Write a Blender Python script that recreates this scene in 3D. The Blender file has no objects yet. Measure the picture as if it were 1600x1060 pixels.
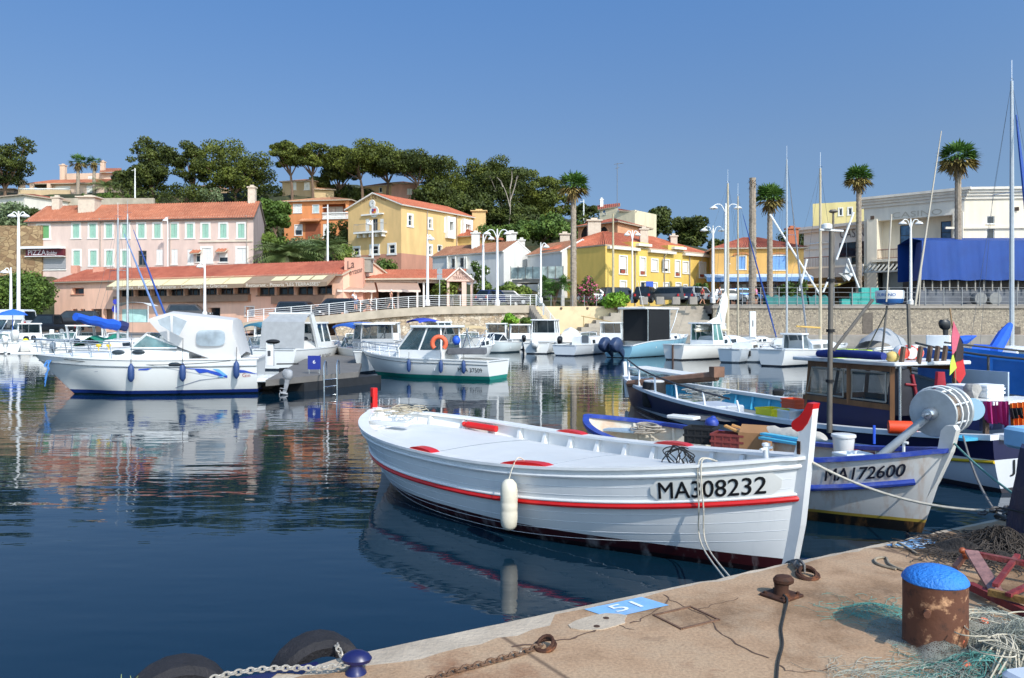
import bpy,math,random
from mathutils import Vector,Matrix
R=math.radians
PI=math.pi
SC=bpy.context.scene
COL=SC.collection
rnd=random.Random(7)
# ------ camera, sky, sun, exposure
F,CX,CY,EYE=1244.0,800.0,500.0,2.4
cam=bpy.data.cameras.new('camera')
cam.sensor_width=36.0
cam.lens=F/1600*36
cam.shift_y=-30.0/1600
cam.clip_start,cam.clip_end=0.05,3000
camo=bpy.data.objects.new('camera',cam)
COL.objects.link(camo)
camo.location=(0,0,EYE)
camo.rotation_euler=(PI/2,0,0)
SC.camera=camo
SUN_AZ,SUN_EL=(0.54,-0.842),R(41)
w=bpy.data.worlds.new('World')
SC.world=w
w.use_nodes=True
nt=w.node_tree
bg=nt.nodes['Background']
sky=nt.nodes.new('ShaderNodeTexSky')
sky.sky_type='NISHITA'
sky.sun_disc=False
sky.sun_elevation=SUN_EL
sky.sun_rotation=math.atan2(SUN_AZ[0],SUN_AZ[1])
sky.altitude=0
sky.air_density=1.0
sky.dust_density=0.35
sky.ozone_density=2.6
tc_=nt.nodes.new('ShaderNodeTexCoord');mp_=nt.nodes.new('ShaderNodeMapping')
mp_.inputs['Location'].default_value=(0,0,.16)
nt.links.new(tc_.outputs['Generated'],mp_.inputs[0]);nt.links.new(mp_.outputs[0],sky.inputs[0])
sp_=nt.nodes.new('ShaderNodeSeparateXYZ');nt.links.new(tc_.outputs['Generated'],sp_.inputs[0])
tn_=nt.nodes.new('ShaderNodeValToRGB');nt.links.new(sp_.outputs[2],tn_.inputs[0])
el_=tn_.color_ramp.elements
el_[0].position,el_[0].color=0.0,(.50,.52,.50,1)
el_[1].position,el_[1].color=.8,(.72,.95,1.05,1)
for q_,c_ in((.2,(.67,.69,.69,1)),(.373,(.60,.79,.93,1))):
 e_=el_.new(q_);e_.color=c_
mx_=nt.nodes.new('ShaderNodeMix');mx_.data_type='RGBA';mx_.blend_type='MULTIPLY';mx_.inputs[0].default_value=1
nt.links.new(sky.outputs[0],mx_.inputs[6]);nt.links.new(tn_.outputs[0],mx_.inputs[7]);
dt_=nt.nodes.new('ShaderNodeVectorMath');dt_.operation='DOT_PRODUCT';dt_.inputs[1].default_value=(SUN_AZ[0],SUN_AZ[1],0)
nt.links.new(tc_.outputs['Generated'],dt_.inputs[0])
hz_=nt.nodes.new('ShaderNodeMath');hz_.operation='MULTIPLY_ADD';hz_.inputs[1].default_value=.5;hz_.inputs[2].default_value=.5
nt.links.new(dt_.outputs['Value'],hz_.inputs[0])
pw_=nt.nodes.new('ShaderNodeMath');pw_.operation='POWER';pw_.inputs[1].default_value=3;nt.links.new(hz_.outputs[0],pw_.inputs[0])
ad_=nt.nodes.new('ShaderNodeVectorMath');ad_.operation='MULTIPLY_ADD';ad_.inputs[1].default_value=(4.0,2.8,1.65);ad_.inputs[2].default_value=(1,1,1);nt.links.new(pw_.outputs[0],ad_.inputs[0])
vs_=nt.nodes.new('ShaderNodeVectorMath');vs_.operation='MULTIPLY';nt.links.new(mx_.outputs[2],vs_.inputs[0]);nt.links.new(ad_.outputs[0],vs_.inputs[1])
nt.links.new(vs_.outputs[0],bg.inputs[0])
bg.inputs[1].default_value=0.15
sl=bpy.data.lights.new('sun','SUN')
sl.energy=2.75
sl.angle=R(0.53)
sl.color=(1.0,0.95,0.87)
so=bpy.data.objects.new('sun',sl)
COL.objects.link(so)
sd=Vector((SUN_AZ[0]*math.cos(SUN_EL),SUN_AZ[1]*math.cos(SUN_EL),math.sin(SUN_EL)))
so.rotation_euler=sd.to_track_quat('Z','Y').to_euler()
so.location=(20,-20,40)
SC.view_settings.view_transform='Standard'
SC.view_settings.look='None'
SC.view_settings.exposure=0.5
SC.view_settings.gamma=1.0
SC.render.engine='CYCLES'
SC.cycles.max_bounces=6
SC.cycles.caustics_reflective=False
SC.cycles.caustics_refractive=False
# ------ photo measurements -> metres
def P(px,py,D):return Vector(((px-CX)/F*D,D,EYE-(py-CY)/F*D))
def G(px,py,z=0.0):
 D=F*(EYE-z)/(py-CY)
 return Vector(((px-CX)/F*D,D,z))
def X(px,D):return(px-CX)/F*D
def Z(py,D):return EYE-(py-CY)/F*D
# ------ materials
def lin(c):return tuple(((v/255)/12.92 if v/255<=.04045 else((v/255+.055)/1.055)**2.4)for v in c)
MATS={}
def nodes_of(name):
 m=bpy.data.materials.new(name)
 m.use_nodes=True
 t=m.node_tree
 return m,t,t.nodes['Principled BSDF']
def NN(t,typ,**kw):
 n=t.nodes.new(typ)
 for k,v in kw.items():
  if k.startswith('i_'):n.inputs[k[2:].replace('_',' ')].default_value=v
  else:setattr(n,k,v)
 return n
def ramp(t,src,stops):
 r=t.nodes.new('ShaderNodeValToRGB')
 el=r.color_ramp.elements
 while len(el)<len(stops):el.new(.5)
 for e,(p,c)in zip(el,stops):
  e.position=p
  e.color=tuple(c)+(1,)if len(c)==3 else c
 t.links.new(src,r.inputs[0])
 return r
def mixc(t,fac,a,b,mode='MIX'):
 n=t.nodes.new('ShaderNodeMix')
 n.data_type='RGBA'
 n.blend_type=mode
 for k,v in((0,fac),(6,a),(7,b)):
  if hasattr(v,'is_linked'):t.links.new(v,n.inputs[k])
  elif k==0:n.inputs[0].default_value=v
  else:n.inputs[k].default_value=tuple(v)+(1,)if len(v)==3 else v
 return n.outputs[2]
def coords(t,scale=(1,1,1),kind='Object'):
 tc=t.nodes.new('ShaderNodeTexCoord')
 mp=t.nodes.new('ShaderNodeMapping')
 mp.inputs['Scale'].default_value=scale
 t.links.new(tc.outputs[kind],mp.inputs[0])
 return mp.outputs[0]
def noise(t,vec,scale,detail=4,rough=.55):
 n=NN(t,'ShaderNodeTexNoise',i_Scale=scale,i_Detail=detail,i_Roughness=rough)
 t.links.new(vec,n.inputs['Vector'])
 return n.outputs[0]
def bump(t,b,h,strength=.3,dist=.02):
 n=NN(t,'ShaderNodeBump',i_Strength=strength,i_Distance=dist)
 t.links.new(h,n.inputs['Height'])
 t.links.new(n.outputs[0],b.inputs['Normal'])
def M(name,col,rough=.6,var=.1,scale=4,bmp=0,bscale=30,metal=0,sz=1,spec=.5,dirt=None,dirtamt=.5,alpha=1):
 """painted / plain surface: colour wanders a little, optional grain and dirt patches (sz<1 pulls streaks downwards)"""
 if name in MATS:return MATS[name]
 m,t,b=nodes_of(name)
 c=lin(col)
 v=coords(t,(1,1,sz))
 n=noise(t,v,scale)
 lo=tuple(x*(1-var)for x in c)
 hi=tuple(min(1,x*(1+var))for x in c)
 out=ramp(t,n,[(.3,lo),(.7,hi)]).outputs[0]
 if dirt:
  n2=noise(t,v,scale*.37,6,.7)
  f=ramp(t,n2,[(.5,(0,0,0)),(.72,(dirtamt,)*3)]).outputs[0]
  out=mixc(t,f,out,lin(dirt))
 t.links.new(out,b.inputs['Base Color'])
 b.inputs['Roughness'].default_value=rough
 b.inputs['Metallic'].default_value=metal
 b.inputs['Specular IOR Level'].default_value=spec
 if bmp:bump(t,b,noise(t,v,bscale,3),bmp,.02)
 MATS[name]=m
 return m
def Mglass(name,col=(18,30,36),rough=.05,alpha=1):
 if name in MATS:return MATS[name]
 m,t,b=nodes_of(name)
 c=lin(col)
 n=noise(t,coords(t),1.2)
 t.links.new(ramp(t,n,[(.35,tuple(x*.6 for x in c)),(.65,tuple(min(1,x*1.5)for x in c))]).outputs[0],b.inputs['Base Color'])
 b.inputs['Roughness'].default_value=rough
 b.inputs['Alpha'].default_value=alpha
 MATS[name]=m
 return m
def Mbands(name,bands,rough=.3,var=.06,dirt=None,dirtamt=.4,spec=.5,wander=.012,slope=0,dlo=.53):
 """hull paint: colours by height over the waterline, bands = [(top, colour), ...] from the keel up"""
 if name in MATS:return MATS[name]
 m,t,b=nodes_of(name)
 tc=t.nodes.new('ShaderNodeTexCoord')
 v=coords(t)
 n=noise(t,v,2.2,5,.6)
 sp=t.nodes.new('ShaderNodeSeparateXYZ')
 t.links.new(tc.outputs['Object'],sp.inputs[0])
 ad=NN(t,'ShaderNodeMath',operation='MULTIPLY_ADD')
 t.links.new(n,ad.inputs[0]);ad.inputs[1].default_value=wander;t.links.new(sp.outputs[2],ad.inputs[2])
 out=None
 for i,(top,col)in enumerate(bands):
  c=lin(col)
  if out is None:out=c
  else:
   g=NN(t,'ShaderNodeMath',operation='GREATER_THAN')
   if slope and i==len(bands)-1:
    a2=NN(t,'ShaderNodeMath',operation='MULTIPLY_ADD');t.links.new(sp.outputs[0],a2.inputs[0]);a2.inputs[1].default_value=slope;t.links.new(ad.outputs[0],a2.inputs[2]);t.links.new(a2.outputs[0],g.inputs[0])
   else:t.links.new(ad.outputs[0],g.inputs[0])
   g.inputs[1].default_value=bands[i-1][0]
   out=mixc(t,g.outputs[0],out,c)
 if not hasattr(out,'is_linked'):out=mixc(t,0.0,out,out)
 f=ramp(t,n,[(.3,(1-var,)*3),(.7,(1,)*3)]).outputs[0]
 out=mixc(t,1.0,out,f,'MULTIPLY')
 if dirt:
  n2=noise(t,coords(t,(3.2,3.2,.5)),1.6,6,.65)
  f=ramp(t,n2,[(dlo,(0,0,0)),(dlo+.2,(dirtamt,)*3)]).outputs[0]
  out=mixc(t,f,out,lin(dirt))
 t.links.new(out,b.inputs['Base Color'])
 b.inputs['Roughness'].default_value=rough
 b.inputs['Specular IOR Level'].default_value=spec
 MATS[name]=m
 return m
def Mrust(name,a=(72,44,30),c=(140,84,48),d=(40,26,20),scale=9,rough=.8,metal=.2):
 if name in MATS:return MATS[name]
 m,t,b=nodes_of(name)
 v=coords(t)
 n=noise(t,v,scale,7,.68)
 out=ramp(t,n,[(.34,lin(d)),(.45,lin(a)),(.56,lin(a)),(.66,lin(c))]).outputs[0]
 t.links.new(out,b.inputs['Base Color'])
 b.inputs['Roughness'].default_value=rough
 b.inputs['Metallic'].default_value=metal
 bump(t,b,noise(t,v,scale*2.5,5),.5,.008)
 MATS[name]=m
 return m
def Mstone(name,cols,scale=2.2,mortar=(120,108,92),edge=.06,bmp=.6,stretch=(1,1,1.5)):
 if name in MATS:return MATS[name]
 m,t,b=nodes_of(name)
 v=coords(t,stretch)
 vo=NN(t,'ShaderNodeTexVoronoi',i_Scale=scale)
 t.links.new(v,vo.inputs['Vector'])
 ve=NN(t,'ShaderNodeTexVoronoi',feature='DISTANCE_TO_EDGE',i_Scale=scale)
 t.links.new(v,ve.inputs['Vector'])
 sp=t.nodes.new('ShaderNodeSeparateColor')
 t.links.new(vo.outputs['Color'],sp.inputs[0])
 k=len(cols)
 cr=ramp(t,sp.outputs[0],[(i/max(1,k-1),lin(c))for i,c in enumerate(cols)]).outputs[0]
 f=ramp(t,ve.outputs[0],[(edge*.4,(0,0,0)),(edge,(1,1,1))]).outputs[0]
 out=mixc(t,f,lin(mortar),cr)
 t.links.new(out,b.inputs['Base Color'])
 b.inputs['Roughness'].default_value=.9
 bump(t,b,f,bmp,.03)
 MATS[name]=m
 return m
 # ------ mesh builder
class MB:
 def __init__(s):
  s.v=[];s.f=[];s.m=[]
 def face(s,pts,m=0):
  k=len(s.v)
  s.v+=[tuple(p)for p in pts]
  s.f.append(tuple(range(k,k+len(pts))));s.m.append(m)
 def grid(s,rows,m=0,closed=False,caps=False):
  k=len(s.v);n=len(rows[0])
  for r in rows:s.v+=[tuple(p)for p in r]
  for i in range(len(rows)-1):
   for j in range(n if closed else n-1):
    a=k+i*n+j;b=k+i*n+(j+1)%n
    s.f.append((a,b,b+n,a+n));s.m.append(m)
  if caps:
   s.f.append(tuple(k+j for j in range(n))[::-1]);s.m.append(m)
   s.f.append(tuple(k+(len(rows)-1)*n+j for j in range(n)));s.m.append(m)
 def box(s,c,size,rz=0,m=0,tilt=None,top=1.0):
  hx,hy,hz=size[0]/2,size[1]/2,size[2]/2
  M3=Matrix.Rotation(rz,3,'Z')
  if tilt is not None:M3=M3@tilt
  c=Vector(c);k=len(s.v)
  for dz in(-1,1):
   q=top if dz>0 else 1
   for dx,dy in((-1,-1),(1,-1),(1,1),(-1,1)):
    s.v.append(tuple(c+M3@Vector((dx*hx*q,dy*hy*q,dz*hz))))
  for q in((3,2,1,0),(4,5,6,7),(0,1,5,4),(1,2,6,5),(2,3,7,6),(3,0,4,7)):
   s.f.append(tuple(k+i for i in q));s.m.append(m)
 def rbox(s,c,size,r=.03,rz=0,m=0,n=3,tilt=None):
  """box with rounded vertical edges and chamfered top/bottom"""
  hx,hy,hz=size[0]/2,size[1]/2,size[2]/2
  r=min(r,hx*.98,hy*.98,hz*.98)
  M3=Matrix.Rotation(rz,3,'Z')
  if tilt is not None:M3=M3@tilt
  c=Vector(c)
  def ring(rr,z,ins):
   out=[]
   for qx,qy,a0 in((1,1,0),(-1,1,90),(-1,-1,180),(1,-1,270)):
    for i in range(n+1):
     a=R(a0+90*i/n)
     out.append(c+M3@Vector((qx*(hx-r)+math.cos(a)*(r-ins),qy*(hy-r)+math.sin(a)*(r-ins),z)))
   return out
  e=r*.45
  s.grid([ring(r,-hz,e),ring(r,-hz+e,0),ring(r,hz-e,0),ring(r,hz,e)],m,True,True)
 def tube(s,pts,r,n=6,m=0,caps=True):
  pts=[Vector(p)for p in pts]
  rows=[];up=None
  for i,p in enumerate(pts):
   d=(pts[min(i+1,len(pts)-1)]-pts[max(i-1,0)])
   if d.length<1e-9:d=Vector((0,0,1))
   d.normalize()
   if up is None:
    up=Vector((0,0,1))if abs(d.z)<.9 else Vector((0,1,0))
   a=d.cross(up)
   if a.length<1e-6:a=d.cross(Vector((1,0,0)))
   a.normalize();b=a.cross(d).normalized()
   up=b
   rr=r[i]if isinstance(r,(list,tuple))else r
   rows.append([p+a*math.cos(2*PI*j/n)*rr+b*math.sin(2*PI*j/n)*rr for j in range(n)])
  s.grid(rows,m,True,caps)
 def lathe(s,prof,c=(0,0,0),n=16,m=0,M3=None,sx=1,sy=1):
  c=Vector(c);rows=[]
  for r,z in prof:
   row=[]
   for j in range(n):
    p=Vector((r*math.cos(2*PI*j/n)*sx,r*math.sin(2*PI*j/n)*sy,z))
    row.append(c+(M3@p if M3 else p))
   rows.append(row)
  s.grid(rows,m,True,True)
 def ball(s,c,r,n=10,m=0,k=6):
  if not isinstance(r,(tuple,list)):r=(r,r,r)
  prof=[(math.sin(PI*i/k)+1e-4,-math.cos(PI*i/k))for i in range(k+1)]
  c=Vector(c)
  s.grid([[c+Vector((p*math.cos(2*PI*j/n)*r[0],p*math.sin(2*PI*j/n)*r[1],z*r[2]))for j in range(n)]for p,z in prof],m,True)
 def prism(s,poly,f0,f1,m=0):
  """poly: list of 2D points; f0 / f1 map a 2D point to the two end caps"""
  a=[Vector(f0(p))for p in poly];b=[Vector(f1(p))for p in poly]
  k=len(s.v);n=len(poly)
  s.v+=[tuple(p)for p in a]+[tuple(p)for p in b]
  s.f.append(tuple(range(k,k+n))[::-1]);s.m.append(m)
  s.f.append(tuple(range(k+n,k+2*n)));s.m.append(m)
  for i in range(n):
   j=(i+1)%n
   s.f.append((k+i,k+j,k+n+j,k+n+i));s.m.append(m)
 def text(s,geo,fn,m=0):
  k=len(s.v)
  s.v+=[tuple(fn(a,b))for a,b in geo[0]]
  for f in geo[1]:s.f.append(tuple(k+i for i in f));s.m.append(m)
 def build(s,name,mats,parent=None,world=False,smooth=True,angle=38,tri=False):
  vs=[Vector(p)for p in s.v]
  loc=Vector((0,0,0))
  if parent is None:
   xs=[p.x for p in vs];ys=[p.y for p in vs];zs=[p.z for p in vs]
   loc=Vector(((min(xs)+max(xs))/2,(min(ys)+max(ys))/2,min(zs)))
   vs=[p-loc for p in vs]
  elif world:
   inv=WM[parent.name].inverted()
   vs=[inv@p for p in vs]
  me=bpy.data.meshes.new(name)
  me.from_pydata([tuple(p)for p in vs],[],s.f)
  if not isinstance(mats,(list,tuple)):mats=[mats]
  for m in mats:me.materials.append(m)
  if len(mats)>1:me.polygons.foreach_set('material_index',s.m)
  if smooth:
   me.shade_smooth()
   me.set_sharp_from_angle(angle=R(angle))
  me.update()
  o=bpy.data.objects.new(name,me)
  COL.objects.link(o)
  o.location=loc
  if parent is not None:
   o.parent=parent
   WM[o.name]=WM[parent.name].copy()
  else:
   WM[o.name]=Matrix.Translation(loc)
  return o
WM={}
def tag(o,label=None,cat=None,group=None,kind=None):
 if label:o['label']=label
 if cat:o['category']=cat
 if group:o['group']=group
 if kind:o['kind']=kind
 return o
def thing(name,label,cat,loc=(0,0,0),rz=0,group=None):
 o=bpy.data.objects.new(name,None)
 COL.objects.link(o)
 o.empty_display_size=.3
 o.location=loc;o.rotation_euler=(0,0,rz)
 WM[o.name]=Matrix.Translation(Vector(loc))@Matrix.Rotation(rz,4,'Z')
 return tag(o,label,cat,group)
def plabel(o,label):o['label']=label;return o
def dup(root,loc,rz=0,label=None,group=None,scale=None):
 r=root.copy();COL.objects.link(r)
 r.location=loc;r.rotation_euler=(0,0,rz)
 if scale:r.scale=(scale,)*3 if not isinstance(scale,tuple)else scale
 if label:r['label']=label
 if group:r['group']=group
 WM[r.name]=Matrix.Translation(Vector(loc))@Matrix.Rotation(rz,4,'Z')
 for ch in list(root.children):
  c=ch.copy();COL.objects.link(c);c.parent=r
  for g in ch.children:
   d=g.copy();COL.objects.link(d);d.parent=c
 return r
_tg={}
def tgeo(body,size=1.0,bold=0.0):
 """letter outlines of the built-in font as flat faces, left aligned at the origin; returns (verts, faces, width)"""
 k=(body,bold)
 if k not in _tg:
  cu=bpy.data.curves.new('lettering','FONT')
  cu.body=body;cu.size=1.0;cu.resolution_u=3
  ob=bpy.data.objects.new('lettering',cu)
  COL.objects.link(ob)
  dg=bpy.context.evaluated_depsgraph_get()
  dg.update()
  me=bpy.data.meshes.new_from_object(ob.evaluated_get(dg))
  vs=[(v.co.x,v.co.y)for v in me.vertices]
  fs=[tuple(p.vertices)for p in me.polygons]
  bpy.data.objects.remove(ob);bpy.data.curves.remove(cu);bpy.data.meshes.remove(me)
  x0=min(p[0]for p in vs)if vs else 0
  vs=[(a-x0,b)for a,b in vs];n0=len(vs)
  if bold:
   base,bf=list(vs),list(fs)
   for q,(dx,dy)in enumerate(((bold,0),(-bold,0),(0,bold*.7),(0,-bold*.7))):
    vs+=[(a+dx,b+dy)for a,b in base];fs+=[tuple(i+n0*(q+1)for i in f)for f in bf]
  _tg[k]=(vs,fs)
 vs,fs=_tg[k]
 vs=[(a*size,b*size)for a,b in vs]
 return vs,fs,(max(p[0]for p in vs)if vs else 0)
def fit_text(mb,body,o,u,v,width,height,m=0,bold=0.0):
 """lettering stretched to width x height on the plane o + a*u + b*v"""
 g=tgeo(body,1.0)
 h=max(b for a,b in g[0]);o,u,v=Vector(o),Vector(u).normalized(),Vector(v).normalized()
 mb.text(g,lambda a,b:o+u*(a/g[2]*width)+v*(b/h*height),m)
def spline(pts,sub=6):
 pts=[Vector(p)for p in pts];out=[]
 for i in range(len(pts)-1):
  p0=pts[max(i-1,0)];p1=pts[i];p2=pts[i+1];p3=pts[min(i+2,len(pts)-1)]
  for k in range(sub):
   t=k/sub
   out.append(.5*((2*p1)+(p2-p0)*t+(2*p0-5*p1+4*p2-p3)*t*t+(3*p1-p0-3*p2+p3)*t**3))
 out.append(pts[-1])
 return out
def sag(a,b,drop,n=12):
 a,b=Vector(a),Vector(b)
 return[a.lerp(b,i/n)-Vector((0,0,drop*4*(i/n)*(1-i/n)))for i in range(n+1)]
def chain(mb,pts,ln=.06,r=.008,m=0):
 """welded links along a path, every other one turned a quarter"""
 pts=[Vector(p)for p in pts]
 segs=[(pts[i],pts[i+1])for i in range(len(pts)-1)]
 tot=sum((b-a).length for a,b in segs);step=ln*.72
 d=0;k=0;acc=0;i=0
 while d<tot:
  while i<len(segs)-1 and d>acc+(segs[i][1]-segs[i][0]).length:
   acc+=(segs[i][1]-segs[i][0]).length;i+=1
  a,b=segs[i];dr=(b-a).normalized();c=a+dr*(d-acc)
  side=dr.cross(Vector((0,0,1)))
  side=side.normalized()if side.length>.05 else Vector((1,0,0))
  if k%2:side=(side*.45+side.cross(dr)*.9).normalized()
  ring=[]
  for q in range(10):
   an=2*PI*q/10
   ring.append(c+dr*math.cos(an)*ln*.5+side*math.sin(an)*ln*.3)
  mb.tube(ring+[ring[0],ring[1]],r,5,m,False)
  d+=step;k+=1
def curl(rg,c,rx,ry,turns,dz=.02,n=10,jit=.2):
 p0=rg.uniform(0,6.28);q0=rg.uniform(0,3.14)
 """loosely coiled line"""
 out=[]
 for i in range(int(turns*n)):
  a=2*PI*i/n+p0
  k=1+rg.uniform(-jit,jit);u,v=math.cos(a)*rx*k,math.sin(a)*ry*k
  if abs(rx-ry)>.03 and jit>.15:u,v=u*math.cos(q0)-v*math.sin(q0),u*math.sin(q0)+v*math.cos(q0)
  out.append(Vector(c)+Vector((u,v,dz*i/n+rg.uniform(0,dz))))
 return out
 # ------ boat hulls (x = bow, z = 0 on the water)
def sst(a,b,x):
 t=max(0,min(1,(x-a)/(b-a)));return t*t*(3-2*t)
class Hull:
 def __init__(s,L,B,sh=(.8,.6,1.0),dr=.3,tw=0,rb=.3,rs=.15,e=.62,bp=2.2,sp=2.2,tm=.45,flare=.1,q=.85):
  s.L,s.B,s.sh,s.dr,s.tw,s.rb,s.rs,s.e,s.bp,s.sp,s.tm,s.fl,s.q=L,B,sh,dr,tw,rb,rs,e,bp,sp,tm,flare,q
 def z(s,t):
  if t>s.tm:return s.sh[1]+(s.sh[2]-s.sh[1])*((t-s.tm)/(1-s.tm))**2
  return s.sh[1]+(s.sh[0]-s.sh[1])*((s.tm-t)/s.tm)**2
 def hb(s,t):
  if t>=s.tm:return s.B/2*max(0,1-((t-s.tm)/(1-s.tm))**s.bp)**s.q
  if s.tw:return s.B/2*(1-(1-s.tw)*((s.tm-t)/s.tm)**2)
  return s.B/2*max(0,1-((s.tm-t)/s.tm)**s.sp)**s.q
 def vd(s,t,d):
  return math.asin(max(0,min(1,d/(s.z(t)+s.dr))))/(PI/2)
 def pt(s,t,v,side=1,off=0):
  S=s.z(t);H=S+s.dr;th=v*PI/2
  zz=S-H*math.sin(th)
  vb=sst(.55,1,t);vs_=0 if s.tw else sst(.45,0,t)
  ee=s.e+.75*max(vb,vs_)
  k=(S-zz)/H
  yy=s.hb(t)*max(0,math.cos(th))**ee*(1-s.fl*k*(1+2.2*vb))
  xx=s.L*(t-.5)-s.rb*sst(.5,1,t)*k+s.rs*sst(.5,0,t)*k
  p=Vector((xx,side*yy,zz))
  if off:
   dt=.01;dv=.02
   a=s.pt(min(1,t+dt),v,side)-s.pt(max(0,t-dt),v,side)
   b=s.pt(t,min(1,v+dv),side)-s.pt(t,max(0,v-dv),side)
   n=a.cross(b)
   if n.length>1e-9:
    n.normalize()
    if n.y*side<0:n=-n
    p+=n*off
  return p
 def ts(s,n,t0=0.0,t1=1.0):
  return[t0+(t1-t0)*(.5-.5*math.cos(PI*i/n))for i in range(n+1)]
 def shell(s,mb,n=36,k=12,m=0):
  for side in(1,-1):
   rows=[[s.pt(t,j/k,side)for j in range(k+1)]for t in s.ts(n)]
   mb.grid(rows if side<0 else[r[::-1]for r in rows],m)
  if s.tw:
   a=[s.pt(0,j/k,1)for j in range(k+1)]+[s.pt(0,j/k,-1)for j in range(k)][::-1]
   mb.face(a,m)
 def inner(s,mb,depth,th=.04,n=30,m=0,t0=0.0,t1=1.0,floor=True,mf=None):
  """inside of the bulwark down to a sole `depth` below the sheer, and the sole"""
  fl=[]
  for side in(1,-1):
   rows=[]
   for t in s.ts(n,t0,t1):
    r=[]
    for j in range(5):
     p=s.pt(t,s.vd(t,depth*j/4),side)
     p.y=side*max(0,abs(p.y)-th)
     r.append(p)
    rows.append(r)
   mb.grid(rows if side>0 else[r[::-1]for r in rows],m)
   fl.append([r[-1]for r in rows])
  if floor:mb.grid([[a,a.lerp(b,.33),a.lerp(b,.66),b]for a,b in zip(*fl)],m if mf is None else mf)
 def deck(s,mb,drop,inset=.02,camber=.05,n=24,m=0,t0=0.0,t1=1.0):
  rows=[]
  for t in s.ts(n,t0,t1):
   p=s.pt(t,s.vd(t,drop),1);y=max(0,p.y-inset)
   rows.append([Vector((p.x,y*u,p.z+camber*(1-u*u)))for u in(-1,-.6,-.2,.2,.6,1)])
  mb.grid(rows,m)
 def rail(s,mb,wi=.09,wo=.03,th=.035,n=40,m=0,t0=0.0,t1=1.0,drop=0,lift=0):
  for side in(1,-1):
   rows=[]
   for t in s.ts(n,t0,t1):
    p=s.pt(t,s.vd(t,drop)if drop else 0,side)
    yi=side*max(0.001,abs(p.y)-wi);yo=side*(abs(p.y)+wo)
    x=p.x;z0=p.z+lift
    if t>.985:x+=wo*.8
    if t<.015 and not s.tw:x-=wo*.8
    rows.append([Vector((x,yi,z0)),Vector((x,yi,z0+th)),Vector((x,yo,z0+th)),Vector((x,yo,z0))])
   mb.grid(rows,m,True,True)
  if s.tw and t0==0:
   p=s.pt(0,0,1)
   mb.box((p.x+wi/2-wo,0,p.z+lift+th/2),(wi+wo,2*p.y-2*wi-.004,th-.004),0,m)
 def strake(s,mb,d,r=.03,n=40,m=0,t0=0.0,t1=1.0,sides=(1,-1),fl=.6):
  for side in sides:
   mb.tube([s.pt(t,s.vd(t,d(t)if callable(d)else d),side,r*fl)for t in s.ts(n,t0,t1)],r,8,m)
 def patch(s,mb,fn2d,t0,d0,side,sgn,off=.012,m=0,geo=None):
  pass
 def on(s,t0,d0,side,sgn,off):
  """map flat (a, b) metres to the hull skin: a along the side, b upwards"""
  return lambda a,b:s.pt(t0+sgn*a/s.L,s.vd(t0+sgn*a/s.L,d0-b),side,off)
def hull_plate(mb,fn,w_,h,m=0,n=14,r=None):
 """rounded thin plate laid on the skin"""
 r=h/2 if r is None else r
 rows=[]
 for i in range(n+1):
  a=w_*i/n
  e=min(a,w_-a)
  hh=h/2 if e>=r else(h/2-r)+math.sqrt(max(0,r*r-(r-e)**2))
  rows.append([fn(a,h/2-hh),fn(a,h/2),fn(a,h/2+hh)])
 mb.grid(rows,m)
 # ------ water
def water():
 m,t,b=nodes_of('harbour_water')
 b.inputs['Base Color'].default_value=(.003,.018,.034,1)
 b.inputs['Roughness'].default_value=.015
 b.inputs['IOR'].default_value=1.33
 n1=noise(t,coords(t,(.55,1.5,1)),.8,2,.5)
 n2=noise(t,coords(t,(1.6,5.0,1)),1.1,2,.5)
 big=noise(t,coords(t,(.05,.09,1)),1.0,2,.5)
 f=ramp(t,big,[(.35,(.25,)*3),(.65,(1,)*3)]).outputs[0]
 a=NN(t,'ShaderNodeMath',operation='MULTIPLY_ADD')
 t.links.new(n2,a.inputs[0]);a.inputs[1].default_value=.22;t.links.new(n1,a.inputs[2])
 h=NN(t,'ShaderNodeMath',operation='MULTIPLY')
 t.links.new(a.outputs[0],h.inputs[0]);t.links.new(f,h.inputs[1])
 bump(t,b,h.outputs[0],1.0,.017)
 mb=MB()
 mb.face([(-260,-60,0),(260,-60,0),(260,92,0),(-260,92,0)])
 tag(mb.build('water',m,smooth=False),kind='structure')
water()
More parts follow.
